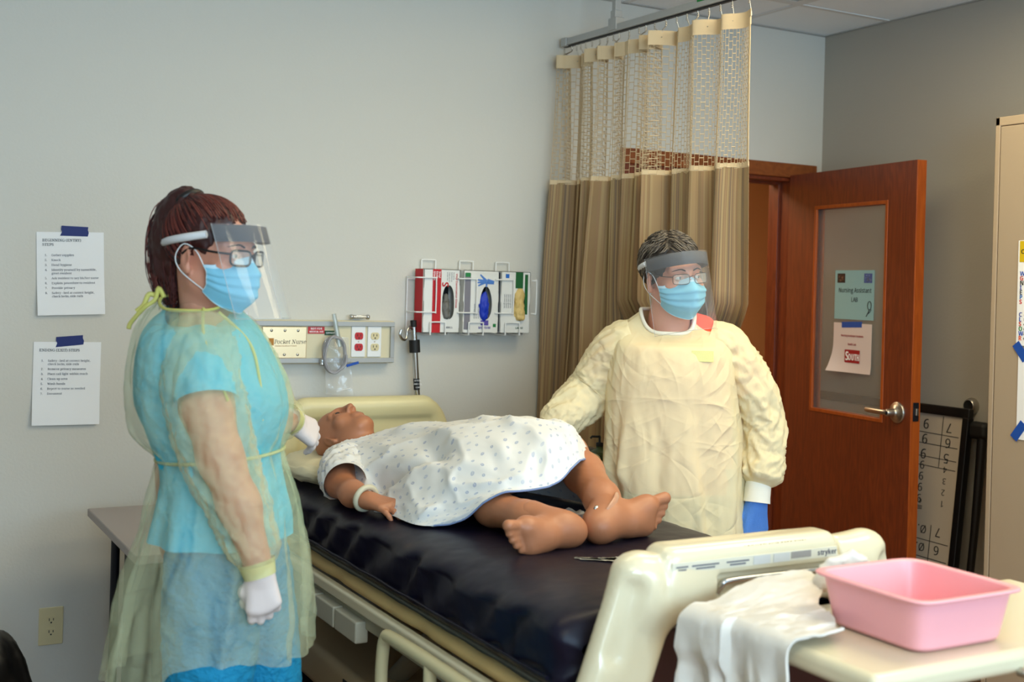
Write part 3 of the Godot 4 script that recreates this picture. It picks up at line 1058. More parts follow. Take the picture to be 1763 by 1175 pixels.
func glove_boxes() -> void:
	var W: Material = M.white
	var o := thing("glove_box_rack", "white wire rack on the back wall holding three glove boxes", "rack", Vector3(2.16, 1.34, 0))
	var r := 0.0028
	for k in 3:
		var x: float = [1.992, 2.157, 2.32][k]
		var f := MB.new()
		f.tube(curve([Vector3(x - 0.03, 1.56, 0.012), Vector3(x - 0.03, 1.62, 0.012), Vector3(x - 0.026, 1.626, 0.012), Vector3(x + 0.026, 1.626, 0.012), Vector3(x + 0.03, 1.62, 0.012), Vector3(x + 0.03, 1.56, 0.012)], 4), r, 8)
		obj("hanging_loop", f, W, o)
		f = MB.new()
		f.tube(curve([Vector3(x - 0.028, 1.338, 0.018), Vector3(x - 0.028, 1.338, 0.098), Vector3(x - 0.028, 1.342, 0.102), Vector3(x - 0.028, 1.38, 0.102), Vector3(x - 0.022, 1.386, 0.102), Vector3(x + 0.03, 1.386, 0.102), Vector3(x + 0.036, 1.38, 0.102), Vector3(x + 0.036, 1.342, 0.102), Vector3(x + 0.036, 1.338, 0.098), Vector3(x + 0.036, 1.338, 0.018)], 4), r, 8)
		obj("lower_lip", f, W, o)
	for q in [[1.905, 1.985], [2.083, 2.16], [2.248, 2.325], [2.412, 2.43]]:
		var f := MB.new()
		f.tube(curve([Vector3(q[0], 1.556, 0.012 if q[0] < 1.95 else 0.1), Vector3(q[0], 1.556, 0.098), Vector3(q[0] + 0.004, 1.556, 0.102), Vector3(q[1] - 0.006, 1.556, 0.102), Vector3(q[1], 1.55, 0.102), Vector3(q[1], 1.43, 0.102), Vector3(q[1] - 0.006, 1.424, 0.102), Vector3(q[0] + 0.004, 1.424, 0.102), Vector3(q[0], 1.424, 0.098), Vector3(q[0], 1.424, 0.012 if q[0] < 1.95 else 0.1)], 4), r, 8)
		obj("side_guard", f, W, o)
	var f0 := MB.new()
	for y in [1.345, 1.55]:
		f0.tube(PackedVector3Array([Vector3(1.905, y, 0.008), Vector3(2.43, y, 0.008)]), r, 8)
	for x in [1.905, 2.085, 2.25, 2.425]:
		f0.tube(PackedVector3Array([Vector3(x, 1.335, 0.008), Vector3(x, 1.56, 0.008)]), r, 8)
	obj("back_wire", f0, W, o)

	# the three boxes: carton with an oval hole, printing, and a glove puffing out of the hole
	var D := [
		["red and white glove box with a grey glove, first in the rack", 1.936, 2.09, Color(0.75, 0.04, 0.1), Color(0.42, 0.42, 0.4)],
		["white glove box with a blue glove in its opening, middle of the rack", 2.106, 2.262, Color(0.2, 0.2, 0.5), Color(0.03, 0.2, 0.72)],
		["white and green glove box with cream gloves, nearest the curtain", 2.272, 2.405, Color(0.05, 0.36, 0.16), Color(0.86, 0.74, 0.46)]]
	for k in 3:
		var x0: float = D[k][1]
		var x1: float = D[k][2]
		var y0 := 1.345
		var y1 := 1.59
		var b := thing("glove_box", D[k][0], "glove box", Vector3((x0 + x1) / 2, y0, 0.054), "glove boxes in the wire rack")
		var card := mat(Color(0.9, 0.9, 0.88), 0.6)
		var hx := (x0 + x1) / 2 + [0.028, 0.022, 0.02][k] as float
		var hole := PackedVector2Array()
		for i in 28:
			var a := TAU * i / 28
			var ww := 0.027 if k != 0 else 0.026
			hole.append(Vector2(hx + ww * signf(cos(a)) * pow(absf(cos(a)), 0.75 if k == 0 else 1.0) * (1.0 - 0.12 * sin(a)), 1.463 + 0.066 * signf(sin(a)) * pow(absf(sin(a)), 0.75 if k == 0 else 1.0)))
		var f := MB.new()
		# front face with the hole: a ring of quads from the hole to the outline
		var n := hole.size()
		var zf := 0.094
		var outl := PackedVector2Array()
		for i in n:
			var d := (hole[i] - Vector2(hx, 1.463))
			d /= maxf(absf(d.x) / 1.0, absf(d.y) / 1.0)
			var q := Vector2((x1 if d.x > 0 else x0), (y1 if d.y > 0 else y0))
			outl.append(Vector2(lerpf(hx, q.x, absf(d.x)), lerpf(1.463, q.y, absf(d.y))))
		for i in n:
			var j := (i + 1) % n
			var a2 := outl[i]; var b2 := outl[j]
			f.flat_quad(Vector3(hole[i].x, hole[i].y, zf), Vector3(a2.x, a2.y, zf), Vector3(b2.x, b2.y, zf), Vector3(hole[j].x, hole[j].y, zf))
			f.flat_quad(Vector3(hole[j].x, hole[j].y, zf), Vector3(hole[j].x, hole[j].y, zf - 0.003), Vector3(hole[i].x, hole[i].y, zf - 0.003), Vector3(hole[i].x, hole[i].y, zf))
		for i in n:                     # square the corners
			var a2 := outl[i]; var b2 := outl[(i + 1) % n]
			if absf(a2.x - b2.x) > 0.001 and absf(a2.y - b2.y) > 0.001:
				var cc := Vector2(a2.x if absf(a2.x - hx) > absf(b2.x - hx) else b2.x, a2.y if absf(a2.y - 1.463) > absf(b2.y - 1.463) else b2.y)
				f.flat_tri(Vector3(a2.x, a2.y, zf), Vector3(cc.x, cc.y, zf), Vector3(b2.x, b2.y, zf))
		var z0 := 0.014
		f.box(Vector3(x0 + 0.001, (y0 + y1) / 2, (z0 + zf) / 2), Vector3(0.002, y1 - y0, zf - z0), 0.0)
		f.box(Vector3(x1 - 0.001, (y0 + y1) / 2, (z0 + zf) / 2), Vector3(0.002, y1 - y0, zf - z0), 0.0)
		f.box(Vector3((x0 + x1) / 2, y0 + 0.001, (z0 + zf) / 2), Vector3(x1 - x0, 0.002, zf - z0), 0.0)
		f.box(Vector3((x0 + x1) / 2, y1 - 0.001, (z0 + zf) / 2), Vector3(x1 - x0, 0.002, zf - z0), 0.0)
		f.box(Vector3((x0 + x1) / 2, (y0 + y1) / 2, z0 + 0.001), Vector3(x1 - x0, y1 - y0, 0.002), 0.0)
		var ct := obj("carton", f, card, b)
		var col := mat(D[k][3], 0.6)
		var e := 0.0006
		if k == 0:
			f = MB.new()
			f.box(Vector3(x0 + 0.055, (y0 + y1) / 2, zf + e), Vector3(0.036, y1 - y0, 0.001), 0.0)
			obj("printed_band", f, col, ct)
			f = MB.new()
			f.box(Vector3(x0 - e, (y0 + y1) / 2, 0.05), Vector3(0.001, y1 - y0, 0.07), 0.0)
			obj("printed_side", f, col, ct)
			text(ct, "S", 0.04, Vector3(x0 + 0.091, 1.532, zf + e), Basis(Vector3.UP, Vector3.LEFT, Vector3.BACK), M.red, sansb, "lettering", HORIZONTAL_ALIGNMENT_CENTER)
			text(ct, "Vinyl Examination Gloves", 0.011, Vector3(x1 - 0.014, 1.575, zf + e), Basis(Vector3.DOWN, Vector3.RIGHT, Vector3.BACK), M.red, sansb)
			for i in 4: text(ct, ["powder free", "single use only", "ambidextrous", "non-sterile"][i], 0.006, Vector3(x0 + 0.1 + i * 0.009, 1.58, zf + e), Basis(Vector3.DOWN, Vector3.RIGHT, Vector3.BACK), M.grey_ink, sans)
			for i in 3: text(ct, ["Vinyl", "Exam", "Gloves"][i], 0.011, Vector3(x0 + 0.066 - i * 0.011, 1.582, zf + 0.0013), Basis(Vector3.DOWN, Vector3.RIGHT, Vector3.BACK), M.paper, sansb)
			text(ct, "SMALL", 0.011, Vector3(x0 + 0.11, 1.366, zf + e), Basis.IDENTITY, M.grey_ink, sansb, "lettering", HORIZONTAL_ALIGNMENT_CENTER)
		elif k == 1:
			f = MB.new()
			f.box(Vector3(x0 + 0.018, 1.468, zf + e), Vector3(0.026, 0.22, 0.001), 0.0)
			obj("printed_band", f, mat(Color(0.5, 0.49, 0.53), 0.6), ct)
			f = MB.new()
			f.box(Vector3(x0 + 0.018, 1.572, zf + 0.001), Vector3(0.022, 0.016, 0.001), 0.0)
			obj("printed_mark", f, mat(Color(0.1, 0.5, 0.25), 0.6), ct)
			f = MB.new()
			f.box(Vector3(x1 - 0.016, 1.375, zf + 0.001), Vector3(0.013, 0.013, 0.001), 0.0)
			obj("printed_mark", f, mat(Color(0.1, 0.5, 0.25), 0.6), ct)
			f = MB.new()      # printed hand in a blue glove
			var hc := Vector3(hx + 0.004, 1.548, zf + 0.001)
			f.tube(PackedVector3Array([hc + Vector3(0.03, -0.004, 0), hc]), PackedFloat32Array([0.008, 0.012]), 6, true, false, 0.1, Vector3.BACK)
			for q in [[-0.032, 0.026], [-0.045, 0.006], [-0.046, -0.006], [-0.04, -0.018], [-0.004, -0.022]]:
				f.tube(PackedVector3Array([hc + Vector3(-0.003, 0, 0), hc + Vector3(q[0], q[1], 0)]), PackedFloat32Array([0.007, 0.003]), 6, true, false, 0.1, Vector3.BACK)
			obj("printed_hand", f, mat(Color(0.3, 0.5, 0.8), 0.6), ct)
			text(ct, "MEDIUM", 0.013, Vector3(hx - 0.004, 1.366, zf + e), Basis.IDENTITY, mat(Color(0.3, 0.25, 0.6), 0.7), sansb, "lettering", HORIZONTAL_ALIGNMENT_CENTER)
			f = MB.new()
			f.box(Vector3(hx - 0.004, 1.385, zf + e), Vector3(0.034, 0.02, 0.001), 0.0)
			obj("printed_label", f, mat(Color(0.35, 0.3, 0.65), 0.6), ct)
			for i in 3: text(ct, "nitrile exam gloves", 0.007, Vector3(x0 + 0.05 + i * 0.009, 1.46, zf + e), Basis(Vector3.DOWN, Vector3.RIGHT, Vector3.BACK), M.grey_ink, sans)
		else:
			f = MB.new()
			f.box(Vector3(hx - 0.004, 1.556, zf + e), Vector3(0.034, 0.064, 0.001), 0.0)
			f.box(Vector3(x1 - 0.018, 1.5, zf + e), Vector3(0.014, 0.16, 0.001), 0.0)
			obj("printed_band", f, col, ct)
			f = MB.new()
			f.box(Vector3(x0 + 0.028, 1.572, zf + e), Vector3(0.016, 0.016, 0.001), 0.0)
			obj("printed_mark", f, mat(Color(0.1, 0.4, 0.75), 0.6), ct)
			f = MB.new()
			f.box(Vector3(x0 - e, (y0 + y1) / 2, 0.052), Vector3(0.001, y1 - y0 - 0.01, 0.07), 0.0)
			obj("printed_side", f, mat(Color(0.35, 0.37, 0.42), 0.6), ct)
			for i in 4: text(ct, "latex exam gloves", 0.007, Vector3(x0 + 0.018 + i * 0.009, 1.5, zf + e), Basis(Vector3.DOWN, Vector3.RIGHT, Vector3.BACK), M.grey_ink, sans)
			text(ct, "LARGE", 0.011, Vector3(hx, 1.366, zf + e), Basis.IDENTITY, M.green, sansb, "lettering", HORIZONTAL_ALIGNMENT_CENTER)
		# the glove in the opening
		var s := Sdf.new()
		var lowp := 1.463 - 0.045
		s.cap(Vector3(hx - 0.006, lowp + 0.01, zf - 0.014), Vector3(hx, 1.463 + (0.02 if k != 2 else 0.045), zf - 0.02), 0.018, 0.012, 0.02)
		s.cap(Vector3(hx - 0.008, lowp - 0.008, zf), Vector3(hx - 0.012, lowp + 0.03, zf - 0.004), 0.012, 0.014, 0.015)
		if k == 2:
			s.cap(Vector3(hx + 0.01, lowp - 0.012, zf + 0.008), Vector3(hx + 0.004, lowp + 0.03, zf), 0.011, 0.014, 0.02)
			s.ell(Vector3(hx, 1.49, zf - 0.006), Vector3(0.024, 0.036, 0.014))
		if k == 1: s.ell(Vector3(hx - 0.008, 1.455, zf - 0.004), Vector3(0.018, 0.052, 0.014))
		s.noise = nz; s.namp = 0.006; s.nscale = Vector3(55, 30, 55)
		f = MB.new()
		s.into(f, 0.003)
		obj("glove", f, mat(D[k][4], 0.55), b)
		f = MB.new()
		f.box(Vector3(hx, 1.463, 0.03), Vector3(0.06, 0.14, 0.004), 0.0)
		obj("box_inside", f, M.black, b)

func iv_pole() -> void:
	var o := thing("iv_pole", "chrome IV pole with a black collar and hook behind the bed head", "pole", Vector3(1.985, 0.0, 0.06))
	var top := Vector3(1.912, 1.385, 0.06)
	var dir := (Vector3(1.937, 1.09, 0.06) - top).normalized()
	var f := MB.new()
	f.tube(PackedVector3Array([top + dir * 0.012, top + dir * 1.4]), 0.0115, 16)
	obj("tube", f, M.chrome, o)
	f = MB.new()
	f.tube(PackedVector3Array([top - dir * 0.006, top + dir * 0.02]), 0.012, 14)
	obj("tip", f, M.rubber, o)
	f = MB.new()
	f.tube(PackedVector3Array([top + dir * 0.07, top + dir * 0.118]), 0.021, 18)
	obj("collar", f, M.rubber, o)
	f = MB.new()
	f.tube(PackedVector3Array([top + dir * 0.218, top + dir * 0.262]), 0.0121, 16)
	var lb := obj("label_band", f, M.black, o)
	for k in 3:
		text(lb, ["IV POLE", "MAX 2 kg", "LOAD"][k], 0.008, top + dir * (0.226 + 0.013 * k) + Vector3(0, 0, 0.0125), Basis.IDENTITY, M.paper, sans, "lettering", HORIZONTAL_ALIGNMENT_CENTER)
	f = MB.new()
	f.tube(curve([top + dir * 0.035, top + dir * 0.02 + Vector3(-0.022, 0, 0.012), top + dir * 0.032 + Vector3(-0.036, 0, 0.02), top + dir * 0.06 + Vector3(-0.044, 0, 0.024), top + dir * 0.068 + Vector3(-0.06, 0, 0.03), top + dir * 0.05 + Vector3(-0.074, 0, 0.034), top + dir * 0.03 + Vector3(-0.068, 0, 0.034)], 5), 0.0055, 10)
	obj("hook", f, M.chrome, o)

func cabinet() -> void:
	# tall metal storage cabinet against the right wall, its door facing the bed
	var fx := 3.6
	var o := thing("storage_cabinet", "tall beige metal storage cabinet at the right edge against the wall", "cabinet", Vector3(3.8, 0, 1.9))
	var cm := mat(Color(0.7, 0.62, 0.52), 0.45)
	var z0 := 1.335; var z1 := 2.4; var yt := 2.185
	var f := MB.new()
	f.box(Vector3((fx + 0.022 + XR - 0.01) / 2, yt / 2, (z0 + z1) / 2), Vector3(XR - 0.01 - fx - 0.022, yt, z1 - z0), 0.004)
	obj("body", f, cm, o)
	f = MB.new()
	f.box(Vector3(fx + 0.012, yt - 0.016, (z0 + z1) / 2), Vector3(0.024, 0.032, z1 - z0), 0.003)
	f.box(Vector3(fx + 0.012, yt / 2, z0 + 0.01), Vector3(0.024, yt, 0.02), 0.003)
	f.box(Vector3(fx + 0.012, yt / 2, z1 - 0.01), Vector3(0.024, yt, 0.02), 0.003)
	f.box(Vector3(fx + 0.012, 0.04, (z0 + z1) / 2), Vector3(0.024, 0.08, z1 - z0), 0.003)
	obj("front_frame", f, cm, o)
	for k in 2:
		f = MB.new()
		var za := z0 + 0.023 + k * (z1 - z0 - 0.043) / 2
		f.box(Vector3(fx + 0.01, (yt - 0.032 + 0.085) / 2 + 0.0, za + (z1 - z0 - 0.043) / 4 - 0.001), Vector3(0.022, yt - 0.122, (z1 - z0 - 0.043) / 2 - 0.004), 0.003)
		var dr := obj("door", f, mat(Color(0.68, 0.605, 0.51), 0.5), o)
		f = MB.new()
		f.box(Vector3(fx - 0.012, 1.05, za + (0.47 if k == 0 else 0.04)), Vector3(0.03, 0.12, 0.018), 0.004)
		obj("handle", f, M.steel, dr)
	# posters on the cabinet door (seen only at their left edges)
	var WB := Basis(Vector3.BACK, Vector3.UP, Vector3.LEFT)
	var px := fx - 0.0035
	var p := thing("cabinet_poster", "white poster with yellow header and coloured initials, upper on cabinet door", "poster", Vector3(px, 1.373, 1.56))
	f = MB.new()
	f.box(Vector3(px, 1.557, 1.565), Vector3(0.0012, 0.368, 0.232), 0.0)
	obj("sheet", f, M.paper, p)
	f = MB.new()
	f.box(Vector3(px - 0.001, 1.702, 1.567), Vector3(0.0008, 0.074, 0.224), 0.0)
	obj("header", f, mat(Color(0.82, 0.7, 0.02), 0.7), p)
	text(p, "CRITICAL THINKING", 0.022, Vector3(px - 0.0016, 1.702, 1.567), WB, M.ink, sansb, "lettering", HORIZONTAL_ALIGNMENT_CENTER)
	var L := ["W|hat", "G|ather", "N|ext", "I|s it", "E|valuate", "P|lan", "S|afety", "C|are", "L|isten", "S|ee", "O|rder", "W|ait", "R|ecord"]
	var cs := [Color(0.1, 0.3, 0.7), Color(0.75, 0.1, 0.1), Color(0.1, 0.1, 0.1), Color(0.1, 0.2, 0.6), Color(0.1, 0.1, 0.1), Color(0.1, 0.4, 0.7), Color(0.8, 0.15, 0.1), Color(0.1, 0.2, 0.6), Color(0.1, 0.3, 0.7), Color(0.8, 0.2, 0.1), Color(0.1, 0.5, 0.2), Color(0.1, 0.3, 0.7), Color(0.85, 0.3, 0.1)]
	for i in L.size():
		var y := 1.625 - i * 0.0165 - (0.028 if i > 6 else 0.0)
		text(p, L[i][0], 0.022, Vector3(px - 0.0012, y, 1.458), WB, mat(cs[i], 0.8), sansb)
		text(p, L[i].substr(2), 0.014, Vector3(px - 0.0012, y, 1.478), WB, M.ink, sans)
	var q := thing("cabinet_notice", "white sheet held by blue tape, lower on the cabinet door", "notice", Vector3(px, 1.05, 1.56))
	f = MB.new()
	f.box(Vector3(px, 1.2, 1.573), Vector3(0.0012, 0.31, 0.226), 0.0)
	obj("sheet", f, M.paper, q)
	for y in [1.352, 1.075]:
		f = MB.new()
		f.box(Vector3(px - 0.0015, y, 1.47), Vector3(0.001, 0.032, 0.07), 0.0, Basis(Vector3.RIGHT, 0.9 if y > 1.2 else -0.95))
		obj("tape", f, M.tape_bright, q)

func flip_board() -> void:
	# folded presentation easel with an upside-down dosage chart, leaning on the right wall behind the door
	var o := thing("folded_easel", "folded black easel with upside down handwritten chart board behind the door", "easel", Vector3(3.9, 0, 0.6))
	var at := func(z: float, y: float) -> Vector3: return Vector3(lerpf(3.86, 3.975, y / 1.1), y, z)
	var f := MB.new()
	var nrm := Vector3(-1.1, 0.115, 0).normalized()
	var up := Vector3(0.115, 1.1, 0).normalized()
	var B := Basis(Vector3.BACK, up, nrm)
	var a: Vector3 = at.call(0.49, 0.54)
	f.box(a, Vector3(0.86, 1.03, 0.006), 0.0, B)
	var bd := obj("board", f, mat(Color(0.72, 0.66, 0.58), 0.8), o)
	# the board lettering stands on its head
	var F := Basis(Vector3.FORWARD, -up, nrm)
	var pen := mat(Color(0.09, 0.08, 0.08), 0.8)
	var e := nrm * 0.004
	var yy := 1.0
	for row in [["7", "9"], ["6", "9"], ["5", "9"], ["4", "9"], ["3", "9"], ["2", "9"], ["1", "9"]]:
		text(bd, row[0], 0.055 if yy > 0.85 else 0.035, at.call(0.855, yy) + e, F, pen, sans, "lettering", HORIZONTAL_ALIGNMENT_CENTER)
		text(bd, row[1], 0.058 if yy > 0.85 else 0.048, at.call(0.735, yy + 0.005) + e, F, pen, sans, "lettering", HORIZONTAL_ALIGNMENT_CENTER)
		yy -= 0.062 if yy > 0.88 else 0.046
	text(bd, "ccog", 0.035, at.call(0.715, 0.685) + e, F, pen, sans, "lettering", HORIZONTAL_ALIGNMENT_CENTER)
	yy = 0.575
	for row in [["7", "Ø.750"], ["6", "Ø.62"], ["5", "Ø.625"], ["1.", "1.00"], ["..", "1.5X"]]:
		text(bd, row[0], 0.052, at.call(0.85, yy) + e, F, pen, sans, "lettering", HORIZONTAL_ALIGNMENT_CENTER)
		text(bd, row[1], 0.046, at.call(0.79, yy) + e, F, pen, sans)
		yy -= 0.073
	f = MB.new()
	for y in [0.97, 0.925, 0.872, 0.835, 0.535, 0.465, 0.405, 0.33]:
		f.box(at.call(0.74, y) + nrm * 0.0036, Vector3(0.33, 0.003, 0.0008), 0.0, B * Basis(Vector3.BACK, -0.02))
	f.box(at.call(0.82, 0.94) + nrm * 0.0036, Vector3(0.003, 0.21, 0.0008), 0.0, B)
	f.box(at.call(0.812, 0.43) + nrm * 0.0036, Vector3(0.003, 0.34, 0.0008), 0.0, B)
	for k in 3: f.box(at.call(0.71, 0.667 - k * 0.007) + nrm * 0.0036, Vector3(0.09, 0.003, 0.0008), 0.0, B * Basis(Vector3.BACK, 0.03 * k))
	obj("ruled_lines", f, pen, bd)
	f = MB.new()
	f.box(at.call(0.49, 1.068), Vector3(0.93, 0.04, 0.03), 0.006, B)
	obj("top_rail", f, M.black, o)
	for z in [0.045, 0.94]:
		f = MB.new()
		f.box(at.call(z, 0.53), Vector3(0.032, 1.05, 0.034), 0.005, B)
		obj("side_post", f, M.black, o)
	f = MB.new()
	f.tube(PackedVector3Array([Vector3(3.89, 0.012, 0.995), Vector3(3.955, 0.6, 0.998), Vector3(3.985, 0.99, 1.0)]), PackedFloat32Array([0.014, 0.016, 0.02]), 12)
	obj("folded_leg", f, M.black, o)
	f = MB.new()
	f.box(Vector3(3.985, 1.005, 0.985), Vector3(0.05, 0.07, 0.09), 0.022, Basis.IDENTITY, 4)
	obj("leg_joint", f, M.rubber, o)
	# round wall stop for the door handle
	var s := thing("door_stop", "round chrome wall door stop just above the black easel", "door stop", Vector3(XR, 1.095, 0.93))
	f = MB.new()
	var X := Transform3D(Basis(Vector3.UP, Vector3.LEFT, Vector3.BACK), Vector3(XR, 1.095, 0.905))
	f.lathe([[0.034, 0.0], [0.034, 0.006], [0.03, 0.02], [0.024, 0.026]], X, 24)
	obj("dome", f, M.steel, s)
	f = MB.new()
	f.lathe([[0.024, 0.025], [0.014, 0.022], [0.0, 0.021]], X, 20)
	obj("bumper", f, M.rubber, s)

# ---------------------------------------------------------------- furniture
func furniture() -> void:
	# bedside table behind the near person
	var o := thing("bedside_table", "grey laminate bedside table with dark metal frame behind the person in sheer gown", "table", Vector3(1.0, 0, 0.45))
	var f := MB.new()
	f.box(Vector3(0.89, 0.757, 0.56), Vector3(0.36, 0.026, 0.74), 0.004)
	obj("table_top", f, M.laminate, o)
	f = MB.new()
	f.box(Vector3(0.93, 0.46, 0.55), Vector3(0.22, 0.55, 0.62), 0.006)
	obj("cabinet_body", f, M.darksteel, o)
	f = MB.new()
	for x in [0.79, 1.05]:
		for z in [0.25, 0.85]:
			f.tube(PackedVector3Array([Vector3(x, 0.0, z), Vector3(x, 0.745, z)]), 0.014, 10)
	obj("legs", f, M.darksteel, o)
	# black bag at the left edge
	var s := Sdf.new()
	s.ell(Vector3(0.32, 0.26, 0.85), Vector3(0.17, 0.28, 0.17))
	s.ell(Vector3(0.3, 0.48, 0.84), Vector3(0.13, 0.12, 0.13), Basis.IDENTITY, 0.08)
	s.noise = nz; s.namp = 0.018; s.nscale = Vector3(9, 6, 9)
	f = MB.new()
	s.into(f, 0.011)
	solo("trash_bag", f, mat(Color(0.025, 0.024, 0.027), 0.4), "full black trash bag standing on the floor below the wall outlet", "trash bag")
	# small stand in the far corner beyond the bed with supplies on it
	o = thing("bedside_stand", "dark brown bedside stand beyond the bed in front of the curtain", "stand", Vector3(2.38, 0, 0.5))
	f = MB.new()
	f.box(Vector3(2.385, 0.44, 0.54), Vector3(0.27, 0.82, 0.42), 0.006)
	obj("body", f, M.wood, o)
	f = MB.new()
	f.box(Vector3(2.385, 0.861, 0.54), Vector3(0.28, 0.022, 0.44), 0.004)
	obj("top", f, M.laminate, o)
	var st := 0.872
	o = thing("supply_canister", "dark plastic canister with a clear lid behind the manikin", "canister", Vector3(2.34, st, 0.63))
	f = MB.new()
	f.lathe([[0.0, st], [0.036, st], [0.043, st + 0.075], [0.04, st + 0.075]], Transform3D(Basis.IDENTITY, Vector3(2.34, 0, 0.63)), 24)
	obj("body", f, mat(Color(0.06, 0.06, 0.075), 0.3), o)
	f = MB.new()
	f.lathe([[0.044, st + 0.073], [0.046, st + 0.075], [0.046, st + 0.085], [0.03, st + 0.089], [0.0, st + 0.089]], Transform3D(Basis.IDENTITY, Vector3(2.34, 0, 0.63)), 24)
	obj("lid", f, mat(Color(0.45, 0.44, 0.43), 0.25), o)
	o = thing("pump_bottle", "green liquid bottle with a black pump beside the far person's gown", "bottle", Vector3(2.358, st, 0.70))
	f = MB.new()
	f.lathe([[0.0, st], [0.034, st + 0.001], [0.037, st + 0.006], [0.037, st + 0.07], [0.03, st + 0.085], [0.012, st + 0.092], [0.012, st + 0.1], [0.0, st + 0.1]], Transform3D(Basis.IDENTITY, Vector3(2.358, 0, 0.70)), 24)
	obj("body", f, mat(Color(0.3, 0.36, 0.2), 0.25), o)
	f = MB.new()
	f.lathe([[0.013, st + 0.1], [0.013, st + 0.112], [0.004, st + 0.114], [0.004, st + 0.135], [0.0, st + 0.135]], Transform3D(Basis.IDENTITY, Vector3(2.358, 0, 0.70)), 14)
	f.tube(PackedVector3Array([Vector3(2.36, st + 0.134, 0.70), Vector3(2.333, st + 0.134, 0.688), Vector3(2.328, st + 0.127, 0.686)]), 0.004, 8)
	obj("pump", f, M.rubber, o)
	f = MB.new()
	f.box(Vector3(2.318, st + 0.017, 0.72), Vector3(0.03, 0.034, 0.02), 0.002, Basis(Vector3.UP, 0.4))
	o = solo("small_carton", f, mat(Color(0.78, 0.74, 0.66), 0.7), "tiny printed carton in front of the green pump bottle", "carton")

	overbed_table()
	basin_and_towels()

func overbed_table() -> void:
	var o := thing("overbed_table", "cream overbed table with rounded edges carrying the pink basin", "table", Vector3(1.95, 0, 2.62))
	var f := MB.new()
	f.box(Vector3(1.925, 0.876, 2.63), Vector3(0.83, 0.044, 0.4), 0.018, Basis.IDENTITY, 4)
	obj("table_top", f, M.cream, o)
	f = MB.new()
	f.box(Vector3(2.1, 0.843, 2.63), Vector3(0.3, 0.03, 0.1), 0.004)
	f.tube(PackedVector3Array([Vector3(2.2, 0.07, 2.63), Vector3(2.2, 0.85, 2.63)]), 0.03, 14)
	obj("column", f, M.steel, o)
	f = MB.new()
	f.box(Vector3(1.95, 0.055, 2.5), Vector3(0.62, 0.04, 0.05), 0.01)
	f.box(Vector3(1.95, 0.055, 2.76), Vector3(0.62, 0.04, 0.05), 0.01)
	f.box(Vector3(2.22, 0.06, 2.63), Vector3(0.06, 0.045, 0.28), 0.01)
	obj("base", f, M.cream, o)
	for x in [1.68, 2.22]:
		for z in [2.5, 2.76]:
			f = MB.new()
			f.tube(PackedVector3Array([Vector3(x, 0.022, z - 0.01), Vector3(x, 0.022, z + 0.01)]), 0.022, 14)
			obj("caster", f, M.rubber, o)
	f = MB.new()
	f.lathe([[0.009, 0.0], [0.009, 0.012], [0.006, 0.017], [0.0, 0.018]], Transform3D(Basis(Vector3.RIGHT, Vector3.BACK, Vector3.DOWN), Vector3(1.872, 0.86, 2.828)), 16)
	obj("release_knob", f, M.steel, o)

